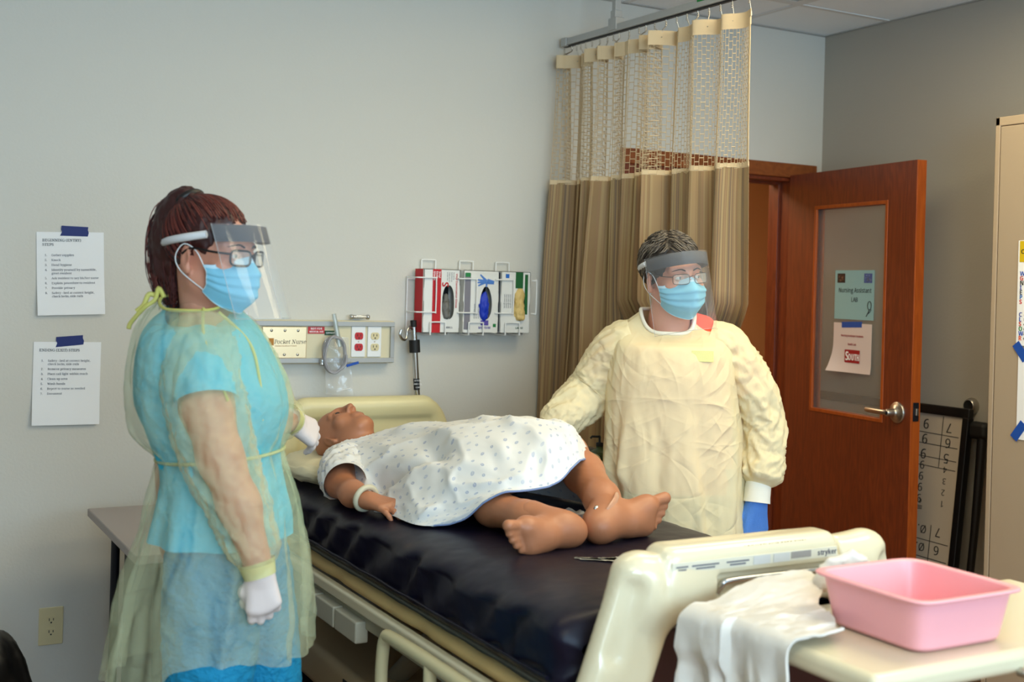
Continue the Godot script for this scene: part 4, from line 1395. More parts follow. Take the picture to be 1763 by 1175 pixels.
func basin_and_towels() -> void:
	var c := Vector3(1.783, 0.899, 2.664)
	var o := thing("wash_basin", "pink plastic square wash basin standing on the overbed table", "basin", c)
	var ring := func(h: float, y: float, rad: float, inset := 0.0) -> PackedVector3Array:
		var P := PackedVector3Array()
		for k in 48:
			var a := TAU * k / 48.0
			var e := 0.25
			var bow := 1.0 + 0.0 * inset
			var x := signf(cos(a)) * pow(absf(cos(a)), e) * h * bow
			var z := signf(sin(a)) * pow(absf(sin(a)), e) * h * bow
			P.append(c + Vector3(x, y, z))
		P.reverse()
		return P
	var rows := [[0.0, 0.001], [0.098, 0.0], [0.112, 0.004], [0.115, 0.012], [0.128, 0.088], [0.13, 0.093], [0.138, 0.094], [0.142, 0.096], [0.142, 0.0995], [0.138, 0.101], [0.129, 0.1005], [0.125, 0.096], [0.112, 0.014], [0.107, 0.006], [0.094, 0.003], [0.0, 0.0035]]
	var P := PackedVector3Array()
	for q in rows: P.append_array(ring.call(q[0], q[1], 1.0))
	var f := MB.new()
	f.grid(P, 48, rows.size(), true)
	var pm := mat(Color(0.97, 0.68, 0.7), 0.38)
	pm.backlight_enabled = true
	pm.backlight = Color(0.25, 0.08, 0.08)
	obj("bowl", f, pm, o)

	# the towel: lies on the left end of the table, folds over the edge and hangs
	var tm := mat(Color(0.94, 0.92, 0.88), 0.95)
	bump(tm, 0.5, 0.25, 14.0, false, 256, 2)
	var nu := 70
	var nv := 52
	P = PackedVector3Array()
	var ex := 1.492
	for j in nv:
		var b := j / (nv - 1.0)            # 0 beside the foot board, 1 towards the front
		for i in nu:
			var a := i / (nu - 1.0)
			var L := 0.60 * a              # from the basin side outward, over the edge, down
			var n1 := nz.get_noise_2d(a * 2.2 + 5.0, b * 3.0)
			var n2 := nz.get_noise_2d(a * 6.0 + 15.0, b * 8.0)
			var start := lerpf(1.76, 1.612, smooth(0.0, 0.95, b)) + 0.012 * sin(b * 11.0)
			var run := start - ex
			var z := lerpf(2.392, 2.665, b) + 0.012 * n1
			var x: float
			var y: float
			var over := L - run
			var heap := smooth(0.42, 0.02, b)
			if over < 0.0:
				x = start - L
				y = 0.9055 + 0.005 * (n1 + 0.8) + heap * 0.046 * smooth(1.46, 1.66, x) + 0.008 * absf(n2) + 0.012 * smooth(0.6, 0.4, absf(b - 0.75))
			else:
				var bend := minf(over / 0.07, 1.0) * PI / 2
				x = ex - 0.03 * sin(bend)
				y = 0.9055 + 0.016 - 0.016 * (1.0 - cos(bend)) - 0.02 * (1.0 - cos(bend)) - maxf(0.0, over - 0.06)
				var fall := smooth(0.03, 0.25, over)
				x -= heap * 0.012 * smooth(0.0, 0.08, over)
				x -= fall * (0.004 + 0.022 * sin(b * 17.0 + 2.0 + n1 * 2.5) + 0.02 * n2)
				z += fall * 0.03 * b
				if b < 0.45: x -= 0.02 * smooth(0.14, 0.1, over)       # the folded-back upper layer
			P.append(Vector3(x + 0.003 * n2, y + 0.003 * n2, z))
	f = MB.new()
	f.sheet(P, nu, nv, 0.005)
	o = thing("towel", "white towel hanging over the left end of the overbed table", "towel", Vector3(1.45, 0.913, 2.55))
	obj("cloth", f, tm, o)
	# woven band across the hanging end
	f = MB.new()
	for i in [52, 56]:
		var Q := PackedVector3Array()
		for j in range(0, nv): Q.append(P[j * nu + i] + Vector3(-0.0015, 0.001, 0.001))
		f.tube(Q, 0.0035, 6)
	obj("woven_band", f, mat(Color(0.86, 0.86, 0.86), 0.9), o)
	# folded cloth between the towel and the foot of the bed, heaped behind the basin
	var s := Sdf.new()
	s.cap(Vector3(1.76, 0.945, 2.45), Vector3(1.85, 0.95, 2.465), 0.022, 0.026, 0.02)
	s.cap(Vector3(1.77, 0.966, 2.45), Vector3(1.85, 0.974, 2.462), 0.02, 0.018, 0.016)
	s.cap(Vector3(1.795, 0.99, 2.452), Vector3(1.82, 0.99, 2.458), 0.012, 0.012, 0.02)
	s.cap(Vector3(1.86, 0.962, 2.465), Vector3(1.93, 0.955, 2.475), 0.02, 0.014, 0.02)
	s.noise = nz; s.namp = 0.012; s.nscale = Vector3(22, 30, 22)
	f = MB.new()
	s.into(f, 0.005)
	solo("washcloth", f, tm, "crumpled white washcloth heaped between the pink basin and footboard", "washcloth")

# ---------------------------------------------------------------- the bed
func bed() -> void:
	var o := thing("hospital_bed", "cream hospital bed with moulded head and foot boards and lowered side rails", "hospital bed", Vector3(1.74, 0, 1.2))
	# headboard
	var s := Sdf.new()
	s.rbox(Vector3(1.70, 0.86, 0.115), Vector3(0.335, 0.235, 0.028), 0.026, Basis.IDENTITY, 0.01)
	s.rbox(Vector3(1.70, 1.0, 0.115), Vector3(0.335, 0.095, 0.028), 0.024, Basis.IDENTITY, 0.01)
	s.cap(Vector3(1.42, 1.075, 0.12), Vector3(1.98, 1.075, 0.12), 0.03, 0.03, 0.03)
	s.rbox(Vector3(1.70, 0.84, 0.155), Vector3(0.26, 0.185, 0.02), 0.012, Basis.IDENTITY, 0.02, true)
	for sg in [-1.0, 1.0]:
		s.rbox(Vector3(1.70 + sg * 0.345, 1.1, 0.115), Vector3(0.05, 0.05, 0.05), 0.01, Basis(Vector3.BACK, PI / 4), 0.05, true)
	var f := MB.new()
	s.into(f, 0.009)
	var hb := mat(Color(0.89, 0.84, 0.64), 0.3)
	obj("headboard", f, hb, o)
	# footboard
	s = Sdf.new()
	var cx := 1.74
	var zf := 2.26
	s.rbox(Vector3(cx, 0.932, zf), Vector3(0.335, 0.058, 0.034), 0.033, Basis.IDENTITY, 0.03)
	for sg in [-1.0, 1.0]:
		s.rbox(Vector3(cx + sg * 0.347, 0.775, zf), Vector3(0.082, 0.2, 0.034), 0.033, Basis(Vector3.BACK, sg * 0.35), 0.06)
		s.rbox(Vector3(cx + sg * 0.415, 0.45, zf), Vector3(0.075, 0.22, 0.034), 0.033, Basis(Vector3.BACK, sg * 0.08), 0.08)
	s.rbox(Vector3(cx - 0.035, 0.953, zf), Vector3(0.24, 0.055, 0.046), 0.03, Basis.IDENTITY, 0.015)
	s.rbox(Vector3(cx, 0.9, zf), Vector3(0.3, 0.03, 0.028), 0.02, Basis.IDENTITY, 0.06)
	for sg in [-1.0, 1.0]:
		s.cap(Vector3(cx + sg * 0.352, 0.925, zf + 0.05), Vector3(cx + sg * 0.386, 0.805, zf + 0.048), 0.026, 0.024, 0.02, true)
		s.rbox(Vector3(cx - 0.035 + sg * 0.241, 0.975, zf + 0.0), Vector3(0.003, 0.06, 0.07), 0.002, Basis.IDENTITY, 0.004, true)
	s.rbox(Vector3(cx + 0.02, 0.922, zf + 0.05), Vector3(0.16, 0.022, 0.02), 0.01, Basis.IDENTITY, 0.012, true)
	f = MB.new()
	s.into(f, 0.0075)
	var fb := obj("footboard", f, M.cream, o)
	f = MB.new()
	f.tube(curve([Vector3(cx - 0.135, 0.895, zf + 0.03), Vector3(cx - 0.13, 0.92, zf + 0.046), Vector3(cx - 0.11, 0.929, zf + 0.05), Vector3(cx + 0.02, 0.93, zf + 0.05), Vector3(cx + 0.15, 0.929, zf + 0.05), Vector3(cx + 0.17, 0.92, zf + 0.046), Vector3(cx + 0.175, 0.895, zf + 0.03)], 5), 0.0075, 10)
	obj("handle_bar", f, M.chrome, fb)
	f = MB.new()
	f.box(Vector3(cx, 0.58, zf - 0.005), Vector3(0.76, 0.5, 0.02), 0.006)
	obj("lower_panel", f, mat(Color(0.2, 0.055, 0.04), 0.35), fb, "dark reddish brown panel")
	f = MB.new()
	f.box(Vector3(cx - 0.035, 0.966, zf + 0.0465), Vector3(0.45, 0.022, 0.003), 0.001)
	var ls := obj("label_strip", f, mat(Color(0.86, 0.84, 0.76), 0.4), fb)
	for q in [[-0.235, 0.03], [-0.175, 0.07], [-0.09, 0.06]]:
		for r in 2:
			f = MB.new()
			f.box(Vector3(cx + q[0], 0.968 - r * 0.006, zf + 0.0486), Vector3(q[1] * (1.0 - 0.3 * r), 0.0032, 0.0006), 0.0)
			obj("printed_line", f, M.grey_ink, ls)
	for q in [-0.025, 0.03]:
		f = MB.new()
		f.box(Vector3(cx + q, 0.966, zf + 0.0488), Vector3(0.046, 0.018, 0.0008), 0.0)
		obj("blank_sticker", f, mat(Color(0.8, 0.8, 0.78), 0.5), ls)
	f = MB.new()
	f.box(Vector3(cx + 0.085, 0.968, zf + 0.0488), Vector3(0.056, 0.014, 0.0008), 0.0)
	obj("printed_label", f, mat(Color(0.6, 0.58, 0.56), 0.5), ls)
	text(ls, "stryker", 0.016, Vector3(cx + 0.16, 0.967, zf + 0.0486), Basis.IDENTITY, M.grey_ink, sansb, "lettering", HORIZONTAL_ALIGNMENT_CENTER)
	var tb := Basis(Vector3.RIGHT, -0.85)
	text(ls, "FOR HOSPITAL BEDS ONLY", 0.014, Vector3(cx + 0.02, 0.9985, zf + 0.0365), tb, mat(Color(0.5, 0.42, 0.34), 0.8), sansb, "lettering", HORIZONTAL_ALIGNMENT_CENTER)

	# deck and frame
	f = MB.new()
	f.box(Vector3(1.73, 0.655, 1.17), Vector3(0.8, 0.05, 2.02), 0.008)
	obj("deck", f, mat(Color(0.5, 0.48, 0.42), 0.5), o)
	for sg in [-1.0, 1.0]:
		f = MB.new()
		f.box(Vector3(1.73 + sg * 0.44, 0.622, 1.2), Vector3(0.03, 0.036, 2.02), 0.01, Basis.IDENTITY, 3)
		obj("side_bar", f, M.cream, o)
		f = MB.new()
		f.box(Vector3(1.73 + sg * 0.42, 0.58, 1.25), Vector3(0.03, 0.04, 1.9), 0.006)
		obj("lower_bar", f, mat(Color(0.62, 0.6, 0.5), 0.45), o)
	f = MB.new()
	for q in [[0.75, 0.14], [0.9, 0.16], [1.07, 0.17]]:
		f.box(Vector3(1.285, 0.553, q[0]), Vector3(0.04, 0.062, q[1] - 0.006), 0.006)
	obj("motor_cover", f, mat(Color(0.72, 0.7, 0.62), 0.5), o)
	# padding that shows under the mattress
	var P := PackedVector3Array()
	for j in 60:
		for i in 9:
			var a := -PI / 2 + PI * i / 8.0
			var z := lerpf(0.2, 2.1, j / 59.0)
			var n := nz.get_noise_2d(z * 5.0, 3.0)
			var pinch := 1.0 - 0.4 * pow(absf(sin(z * 5.2)), 24.0)
			P.append(Vector3(1.315 - cos(a) * (0.026 + 0.007 * n) * pinch, 0.66 + sin(a) * 0.018 + 0.004 * n, z))
	f = MB.new()
	f.grid(P, 9, 60)
	obj("sheet_edge", f, mat(Color(0.74, 0.62, 0.4), 0.85), o, "rumpled tan sheet edge")
	# base frame, lift arms, casters
	f = MB.new()
	f.box(Vector3(1.74, 0.27, 0.62), Vector3(0.74, 0.13, 0.9), 0.03, Basis.IDENTITY, 3)
	obj("base_cover", f, mat(Color(0.72, 0.62, 0.47), 0.5), o)
	f = MB.new()
	f.box(Vector3(1.37, 0.28, 0.85), Vector3(0.004, 0.06, 0.09), 0.001)
	f.box(Vector3(1.367, 0.28, 1.0), Vector3(0.004, 0.06, 0.05), 0.001)
	obj("control_label", f, M.black, o)
	f = MB.new()
	for x in [1.42, 2.06]: f.box(Vector3(x, 0.14, 1.2), Vector3(0.06, 0.06, 2.0), 0.01)
	for z in [0.25, 2.15]: f.box(Vector3(1.74, 0.14, z), Vector3(0.7, 0.06, 0.06), 0.01)
	obj("base_frame", f, M.darksteel, o)
	for x in [1.5, 1.98]:
		f = MB.new()
		f.tube(PackedVector3Array([Vector3(x, 0.17, 0.7), Vector3(x, 0.58, 1.25)]), 0.032, 12)
		f.tube(PackedVector3Array([Vector3(x, 0.17, 1.8), Vector3(x, 0.58, 1.3)]), 0.032, 12)
		obj("lift_arm", f, mat(Color(0.5, 0.46, 0.38), 0.5), o)
	for x in [1.42, 2.06]:
		for z in [0.22, 2.17]:
			f = MB.new()
			f.tube(PackedVector3Array([Vector3(x - 0.018, 0.065, z), Vector3(x + 0.018, 0.065, z)]), 0.065, 20)
			f.box(Vector3(x, 0.105, z), Vector3(0.05, 0.05, 0.05), 0.01)
			obj("caster", f, M.rubber, o)
	# side rails: near one lowered, far one lowered, head-end pair on the far side
	rail(o, 1.225, 1.44, 2.06, 0.30, 0.638, [1.72, 1.9])
	rail(o, 2.255, 1.4, 2.06, 0.30, 0.64, [1.72, 1.9])
	rail(o, 2.205, 0.3, 0.93, 0.60, 0.965, [0.55, 0.75])
	var hp := MB.new()
	hp.box(Vector3(2.205, 0.83, 0.84), Vector3(0.03, 0.26, 0.17), 0.0149, Basis.IDENTITY, 4)
	obj("rail_end_panel", hp, M.cream, o)

	mattress()

func rail(o: Node3D, x: float, z0: float, z1: float, y0: float, y1: float, posts: Array) -> void:
	var f := MB.new()
	var r := 0.0165
	var cr := mat(Color(0.82, 0.77, 0.6), 0.4)
	f.tube(curve([Vector3(x, y1 - 0.05, z0), Vector3(x, y1 - 0.012, z0 + 0.015), Vector3(x, y1, z0 + 0.055), Vector3(x, y1 + 0.004, (z0 + z1) / 2), Vector3(x, y1, z1 - 0.055), Vector3(x, y1 - 0.012, z1 - 0.015), Vector3(x, y1 - 0.05, z1), Vector3(x, y0 + 0.05, z1), Vector3(x, y0 + 0.012, z1 - 0.015), Vector3(x, y0, z1 - 0.05), Vector3(x, y0, z0 + 0.08), Vector3(x, y0 + 0.03, z0 + 0.02), Vector3(x, (y0 + y1) / 2 + 0.03, z0 - 0.005)], 6, true), r, 12, false, true)
	var sr := obj("side_rail", f, cr, o)
	for z in posts:
		f = MB.new()
		f.tube(PackedVector3Array([Vector3(x, y1, z), Vector3(x, y0, z + 0.01)]), r * 0.95, 12)
		obj("rail_post", f, cr, sr)
	f = MB.new()
	var zm := (z0 + z1) / 2 + 0.05
	f.box(Vector3(x + (0.045 if x < 1.7 else -0.03), (y0 + y1) / 2 - 0.02, zm), Vector3(0.018, (y1 - y0) * 0.72, 0.22), 0.008, Basis.IDENTITY, 3)
	obj("rail_panel", f, mat(Color(0.6, 0.63, 0.66), 0.5), sr)

const MARK0 := Vector3(1.588, 0.8715, 1.785)
const MARK1 := Vector3(1.72, 0.8715, 1.85)

func mattress() -> void:
	var o := thing("mattress", "dark navy vinyl mattress with creased sides and a worn white mark", "mattress", Vector3(1.74, 0.64, 1.15))
	var nz_ := 150
	var prof := []       # half-width share, height share, with rounded shoulders
	var hw := 0.435
	var yb := 0.683
	var yt := 0.868
	for i in 72:
		var a := TAU * i / 72.0
		var e := 0.3
		prof.append(Vector2(signf(cos(a)) * pow(absf(cos(a)), e), signf(sin(a)) * pow(absf(sin(a)), e)))
	var P := PackedVector3Array()
	for j in nz_:
		var t := j / (nz_ - 1.0)
		var z := lerpf(0.165, 2.205, t)
		var endd := minf(z - 0.165, 2.205 - z)
		var sh := 1.0
		var k := 0.05
		if endd < k: sh = sqrt(maxf(0.0, 1.0 - pow(1.0 - endd / k, 2.0)))
		var ins := k * (1.0 - sh) * 1.0
		for i in 72:
			var q: Vector2 = prof[i]
			var x := 1.725 + q.x * (hw - ins)
			var y := (yb + yt) / 2 + q.y * ((yt - yb) / 2 - ins * 0.8)
			var side := smooth(0.75, 1.0, absf(q.x))
			var up := (q.y + 1.0) / 2.0
			# slanting creases on the sides, running from the seam up to the shoulder
			var fz := z * 12.0 - up * 3.2 + 0.9 * nz.get_noise_1d(z * 2.0)
			var cr := pow(absf(sin(fz * 1.35)), 3.0) * smooth(0.1, 0.35, up) * smooth(1.0, 0.7, up)
			var amp := 0.022 * (0.5 + 0.5 * nz.get_noise_2d(z * 3.0, 8.0)) + 0.01
			x -= signf(q.x) * side * cr * amp
			x += signf(q.x) * side * (0.012 * sin(PI * up)) 
			if up > 0.5:
				y += 0.004 * nz.get_noise_2d(x * 4.0, z * 4.0) + 0.002 * nz.get_noise_2d(x * 14.0, z * 9.0)
				y -= 0.02 * smooth(0.72, 1.0, absf(q.x)) * (0.6 + 0.8 * nz.get_noise_2d(z * 2.2, 1.0))
			P.append(Vector3(x, y, z))
	var f := MB.new()
	f.grid(P, 72, nz_, true)
	var vm := mat(Color(0.06, 0.052, 0.125), 0.42)
	vm.metallic_specular = 0.35
	bump(vm, 0.02, 0.18, 1.4, false, 256, 3)
	obj("cover", f, vm, o)
	for sg in [-1.0, 1.0]:       # welt seam
		f = MB.new()
		var Q := PackedVector3Array()
		for j in 90:
			var z := lerpf(0.21, 2.16, j / 89.0)
			Q.append(Vector3(1.725 + sg * 0.444, 0.727 + 0.003 * nz.get_noise_1d(z * 4.0), z))
		f.tube(Q, 0.0045, 6)
		obj("welt_seam", f, vm, o)
	# worn white mark near the foot end: a rough feather of flaked print
	f = MB.new()
	var r := RandomNumberGenerator.new()
	r.seed = 5
	for k in 46:
		var t := k / 45.0
		var c := MARK0.lerp(MARK1, t) + Vector3(0, 0, 0.008 * sin(t * 5.0))
		var L := 0.02 + 0.06 * sin(PI * pow(t, 0.7)) * r.randf_range(0.6, 1.2)
		f.box(c + Vector3(0, 0, L * 0.2), Vector3(0.006, 0.0012, L), 0.0004, Basis(Vector3.UP, 0.9 + r.randf_range(-0.3, 0.3)), 1)
	for k in 7:
		f.box(MARK0.lerp(MARK1, 0.62) + Vector3(0.006 * k, 0.0, 0.085 + r.randf_range(-0.006, 0.006)), Vector3(0.012, 0.0012, 0.006), 0.0004, Basis(Vector3.UP, r.randf()), 1)
	obj("worn_print", f, mat(Color(0.72, 0.71, 0.66), 0.8), o, "flaked whitish printed mark")
	# pillow
	P = PackedVector3Array()
	for j in 41:
		for i in 48:
			var u := TAU * i / 48.0
			var b := PI * j / 40.0
			var rr := pow(sin(b), 0.55)
			var x := signf(cos(u)) * pow(absf(cos(u)), 0.5) * rr
			var z := signf(sin(u)) * pow(absf(sin(u)), 0.5) * rr
			var n := nz.get_noise_3d(x * 2.0, cos(b) * 2.0, z * 2.0)
			var hgt := cos(b) * (1.0 - 0.35 * pow(maxf(absf(x), absf(z)), 2.0))
			var p := Vector3(1.50 + x * 0.2, 0.905 + hgt * 0.062 + 0.014 * n * rr, 0.44 + z * 0.17)
			p.y -= 0.02 * exp(-((p.x - 1.48) * (p.x - 1.48) + (p.z - 0.47) * (p.z - 0.47)) / 0.008) * smooth(0.0, 0.3, cos(b))
			P.append(p)
	f = MB.new()
	f.grid(P, 48, 41, true)
	solo("pillow", f, mat(Color(0.88, 0.84, 0.7), 0.85), "cream pillow under the manikin's head", "pillow")

# ---------------------------------------------------------------- curtain
func curtain() -> void:
	var a := Vector3(2.573, 0, 0.03)
	var b := Vector3(2.612, 0, 1.155)
	var dir := (b - a).normalized()
	var out := Vector3(dir.z, 0, -dir.x)
	# track on the ceiling rod
	var o := thing("curtain_track", "grey metal curtain track hung from the ceiling by a rod", "curtain track", Vector3(2.6, CEIL, 0.4))
	var f := MB.new()
	var e := b + dir * 1.5
	f.box((a + e) / 2 + Vector3.UP * 2.54, Vector3(0.03, 0.028, (e - a).length()), 0.003, Basis(out, Vector3.UP, out.cross(Vector3.UP)))
	obj("rail", f, M.alu, o)
	f = MB.new()
	f.box((a + e) / 2 + Vector3.UP * 2.5245, Vector3(0.014, 0.008, (e - a).length() - 0.01), 0.0, Basis(out, Vector3.UP, out.cross(Vector3.UP)))
	obj("slot", f, M.black, o)
	f = MB.new()
	f.box(a + dir * 0.02 + Vector3.UP * 2.54, Vector3(0.04, 0.036, 0.04), 0.004, Basis(out, Vector3.UP, out.cross(Vector3.UP)))
	obj("end_cap", f, M.alu, o)
	for t in [0.36, 1.9]:
		var c: Vector3 = a + dir * t
		f = MB.new()
		f.box(c + Vector3.UP * (2.54 + CEIL) / 2, Vector3(0.026, CEIL - 2.54, 0.026), 0.003)
		f.box(c + Vector3.UP * 2.556, Vector3(0.04, 0.05, 0.055), 0.004)
		f.box(c + Vector3.UP * 2.59, Vector3(0.034, 0.04, 0.034), 0.004)
		obj("ceiling_rod", f, M.alu, o)
	f = MB.new()
	f.box(a + dir * 0.9 + Vector3.UP * 2.556, Vector3(0.034, 0.022, 0.075), 0.002, Basis(out, Vector3.UP, out.cross(Vector3.UP)))
	obj("green_tag", f, mat(Color(0.08, 0.5, 0.22), 0.6), o)

	# the curtain: S(u, y) wanders along the track in soft folds
	var len := (b - a).length()
	var FN := 11.5
	var S := func(u: float, y: float) -> Vector3:
		# u along the cloth 0..1; folds crowd towards the wall and open near the free edge
		var w := pow(u, 1.25)
		var ph := TAU * FN * (u - 0.12 * sin(TAU * u) / TAU * 2.0)
		var open := smooth(2.45, 1.4, y)
		var amp := (0.03 + 0.022 * sin(u * 23.0)) * (1.0 - 0.55 * smooth(0.72, 0.95, u)) * (1.0 + 0.35 * open)
		var along := w * len + 0.02 * sin(ph * 2.0 + 1.0) * (1.0 - u)
		along += -0.075 * smooth(2.3, 0.6, y) * pow(1.0 - u, 2.0) + 0.02 * smooth(2.0, 1.0, y) * pow(u, 3.0)
		var d := amp * sin(ph) + 0.012 * sin(ph * 0.43 + y * 1.3) + 0.01 * nz.get_noise_2d(u * 9.0, y * 0.7)
		var back := smooth(1.5, 1.38, y) * smooth(0.7, 0.84, u)
		along -= 0.12 * back
		d += 0.068 * back
		d = d + 0.075 * smooth(1.5, 1.38, y) * smooth(0.42, 0.55, u) * smooth(0.86, 0.74, u)
		return a + dir * along + out * d + Vector3.UP * y
	var c := thing("privacy_curtain", "tan striped hospital curtain with a netting top drawn along the ceiling track", "curtain", a + dir * 0.5)
	var nu := 420
	# striped lower cloth
	var yb := 0.32
	var ym := 1.955
	var nv := 40
	var P := PackedVector3Array()
	for j in nv:
		for i in nu:
			var u := i / (nu - 1.0)
			P.append(S.call(u, lerpf(yb, ym - 0.012 * sin(u * 40.0) * 0.3, j / (nv - 1.0))))
	f = MB.new()
	f.sheet(P, nu, nv, 0.0012, 1.0, 1.0)
	var cm := mat(Color.WHITE, 0.85)
	cm.albedo_texture = stripes()
	cm.uv1_scale = Vector3(6, 1, 1)
	cm.backlight_enabled = true
	cm.backlight = Color(0.18, 0.15, 0.1)
	obj("cloth", f, cm, c)
	# binding between cloth and net, and the heading band
	var bm := mat(Color(0.86, 0.77, 0.62), 0.8)
	bm.backlight_enabled = true
	bm.backlight = Color(0.3, 0.25, 0.18)
	for q in [[ym - 0.004, ym + 0.014, "binding"], [2.425, 2.478, "heading_band"]]:
		P = PackedVector3Array()
		for j in 4:
			for i in nu: P.append(S.call(i / (nu - 1.0), lerpf(q[0], q[1], j / 3.0)))
		f = MB.new()
		f.sheet(P, nu, 4, 0.002)
		obj(q[2], f, bm, c)
	P = PackedVector3Array()
	for j in 30:
		for i in 3: P.append(S.call(1.0 - 0.004 * i, lerpf(ym, 2.45, j / 29.0)))
	f = MB.new()
	f.sheet(P, 3, 30, 0.002)
	obj("side_hem", f, bm, c)
	# the netting: hexagon mesh of real strands
	f = MB.new()
	var cols := 150
	var rows := 34
	var hy := (2.425 - ym) / rows
	var strand := func(p: Vector3, q: Vector3, r: float) -> void:
		var t := (q - p).normalized()
		var s := t.cross(Vector3(0.3, 0.2, 0.9)).normalized() * r
		var w := t.cross(s).normalized() * r
		var k := f.v.size()
		for e2 in [p, q]:
			for m in 3:
				var an := TAU * m / 3.0
				var n2: Vector3 = s * cos(an) + w * sin(an)
				f.vert(e2 + n2, n2 / r)
		for m in 3:
			var m2 := (m + 1) % 3
			f.tri(k + m, k + m2, k + 3 + m2)
			f.tri(k + m, k + 3 + m2, k + 3 + m)
	for i in cols + 1:
		for j in rows:
			var u := float(i) / cols
			var y0 := ym + hy * j
			var p: Vector3 = S.call(u, y0)
			strand.call(p, S.call(u, y0 + hy), 0.0011)
			if (i + j) % 2 == 0 and i < cols:
				strand.call(p, S.call(float(i + 1) / cols, y0), 0.0018)
	var net := obj("netting", f, bm, c)
	net.set_meta("kind", "stuff")
	# hooks and eyelets
	for k in 22:
		var u := (k + 0.5) / 22.0 if k < 21 else 0.992
		var p: Vector3 = S.call(u, 2.46)
		var tp := a + dir * ((p - a).dot(dir))
		f = MB.new()
		f.tube(curve([Vector3(tp.x, 2.52, tp.z), Vector3(tp.x, 2.5, tp.z) + out * 0.003, p + Vector3.UP * 0.018 + out * 0.004, p + out * 0.008, p - Vector3.UP * 0.008]), 0.0022, 6)
		for w in 3: f.box(Vector3(tp.x, 2.512 - w * 0.007, tp.z), Vector3(0.006, 0.004, 0.006), 0.0015, Basis(Vector3.UP, k), 1)
		obj("curtain_hook", f, M.steel, c)

func stripes() -> ImageTexture:
	var im := Image.create(256, 4, false, Image.FORMAT_RGB8)
	var r := RandomNumberGenerator.new()
	r.seed = 21
	var pal := [Color(0.66, 0.55, 0.4), Color(0.61, 0.5, 0.36), Color(0.69, 0.59, 0.43), Color(0.56, 0.46, 0.34), Color(0.66, 0.57, 0.4), Color(0.48, 0.41, 0.34), Color(0.62, 0.5, 0.37)]
	var x := 0
	while x < 256:
		var w := r.randi_range(1, 4)
		im.fill_rect(Rect2i(x, 0, w, 4), pal[r.randi_range(0, 6)])
		x += w
	return ImageTexture.create_from_image(im)

# ---------------------------------------------------------------- figures
# frame of a head: face looks along f, u is roughly up; local x is the figure's left, y up, z forward
func frame(at: Vector3, f: Vector3, u: Vector3, sc := 1.0) -> Transform3D:
	var z := f.normalized()
	var x := u.cross(z).normalized()
	var y := z.cross(x)
	return Transform3D(Basis(x * sc, y * sc, z * sc), at)

func head_sdf(s: Sdf, X: Transform3D, lips := true) -> void:
	var c := X.basis.x.length()
	var B := X.basis.orthonormalized()
	s.ell(X * Vector3(0, 0.04, -0.018), Vector3(0.075, 0.086, 0.096) * c, B, 0.03 * c)
	s.ell(X * Vector3(0, -0.035, 0.032), Vector3(0.059, 0.082, 0.062) * c, B, 0.03 * c)
	s.cap(X * Vector3(0, -0.1, 0.068), X * Vector3(0, -0.106, 0.066), 0.02 * c, 0.019 * c, 0.03 * c)
	for g in [-1.0, 1.0]:
		s.cap(X * Vector3(g * 0.05, -0.06, 0.0), X * Vector3(g * 0.022, -0.1, 0.055), 0.019 * c, 0.017 * c, 0.03 * c)
		s.ell(X * Vector3(g * 0.042, -0.026, 0.062), Vector3(0.024, 0.02, 0.022) * c, B, 0.025 * c)
		s.cap(X * Vector3(g * 0.046, 0.026, 0.07), X * Vector3(g * 0.012, 0.024, 0.086), 0.011 * c, 0.011 * c, 0.016 * c)
		s.ell(X * Vector3(g * 0.033, 0.004, 0.099), Vector3(0.02, 0.0125, 0.016) * c, B, 0.012 * c, true)
		s.ell(X * Vector3(g * 0.0325, 0.003, 0.076), Vector3(0.0155, 0.0125, 0.0135) * c, B, 0.006 * c)
		s.ell(X * Vector3(g * 0.013, -0.033, 0.101), Vector3(0.009, 0.008, 0.01) * c, B, 0.01 * c)
		var E := B * Basis(Vector3.UP, g * 0.45)
		s.ell(X * Vector3(g * 0.08, -0.012, -0.012), Vector3(0.0075, 0.031, 0.019) * c, E, 0.012 * c)
		s.ell(X * Vector3(g * 0.088, -0.008, -0.008), Vector3(0.005, 0.018, 0.0105) * c, E, 0.008 * c, true)
		s.ell(X * Vector3(g * 0.079, -0.036, -0.004), Vector3(0.006, 0.01, 0.009) * c, E, 0.008 * c)
	s.cap(X * Vector3(0, 0.016, 0.09), X * Vector3(0, -0.028, 0.113), 0.0075 * c, 0.0105 * c, 0.012 * c)
	if lips:
		s.cap(X * Vector3(-0.018, -0.062, 0.088), X * Vector3(0.018, -0.062, 0.088), 0.0075 * c, 0.0075 * c, 0.01 * c)
		s.cap(X * Vector3(-0.014, -0.073, 0.088), X * Vector3(0.014, -0.073, 0.088), 0.008 * c, 0.008 * c, 0.01 * c)
		s.cap(X * Vector3(-0.022, -0.0675, 0.098), X * Vector3(0.022, -0.0675, 0.098), 0.0025 * c, 0.0025 * c, 0.004 * c, true)

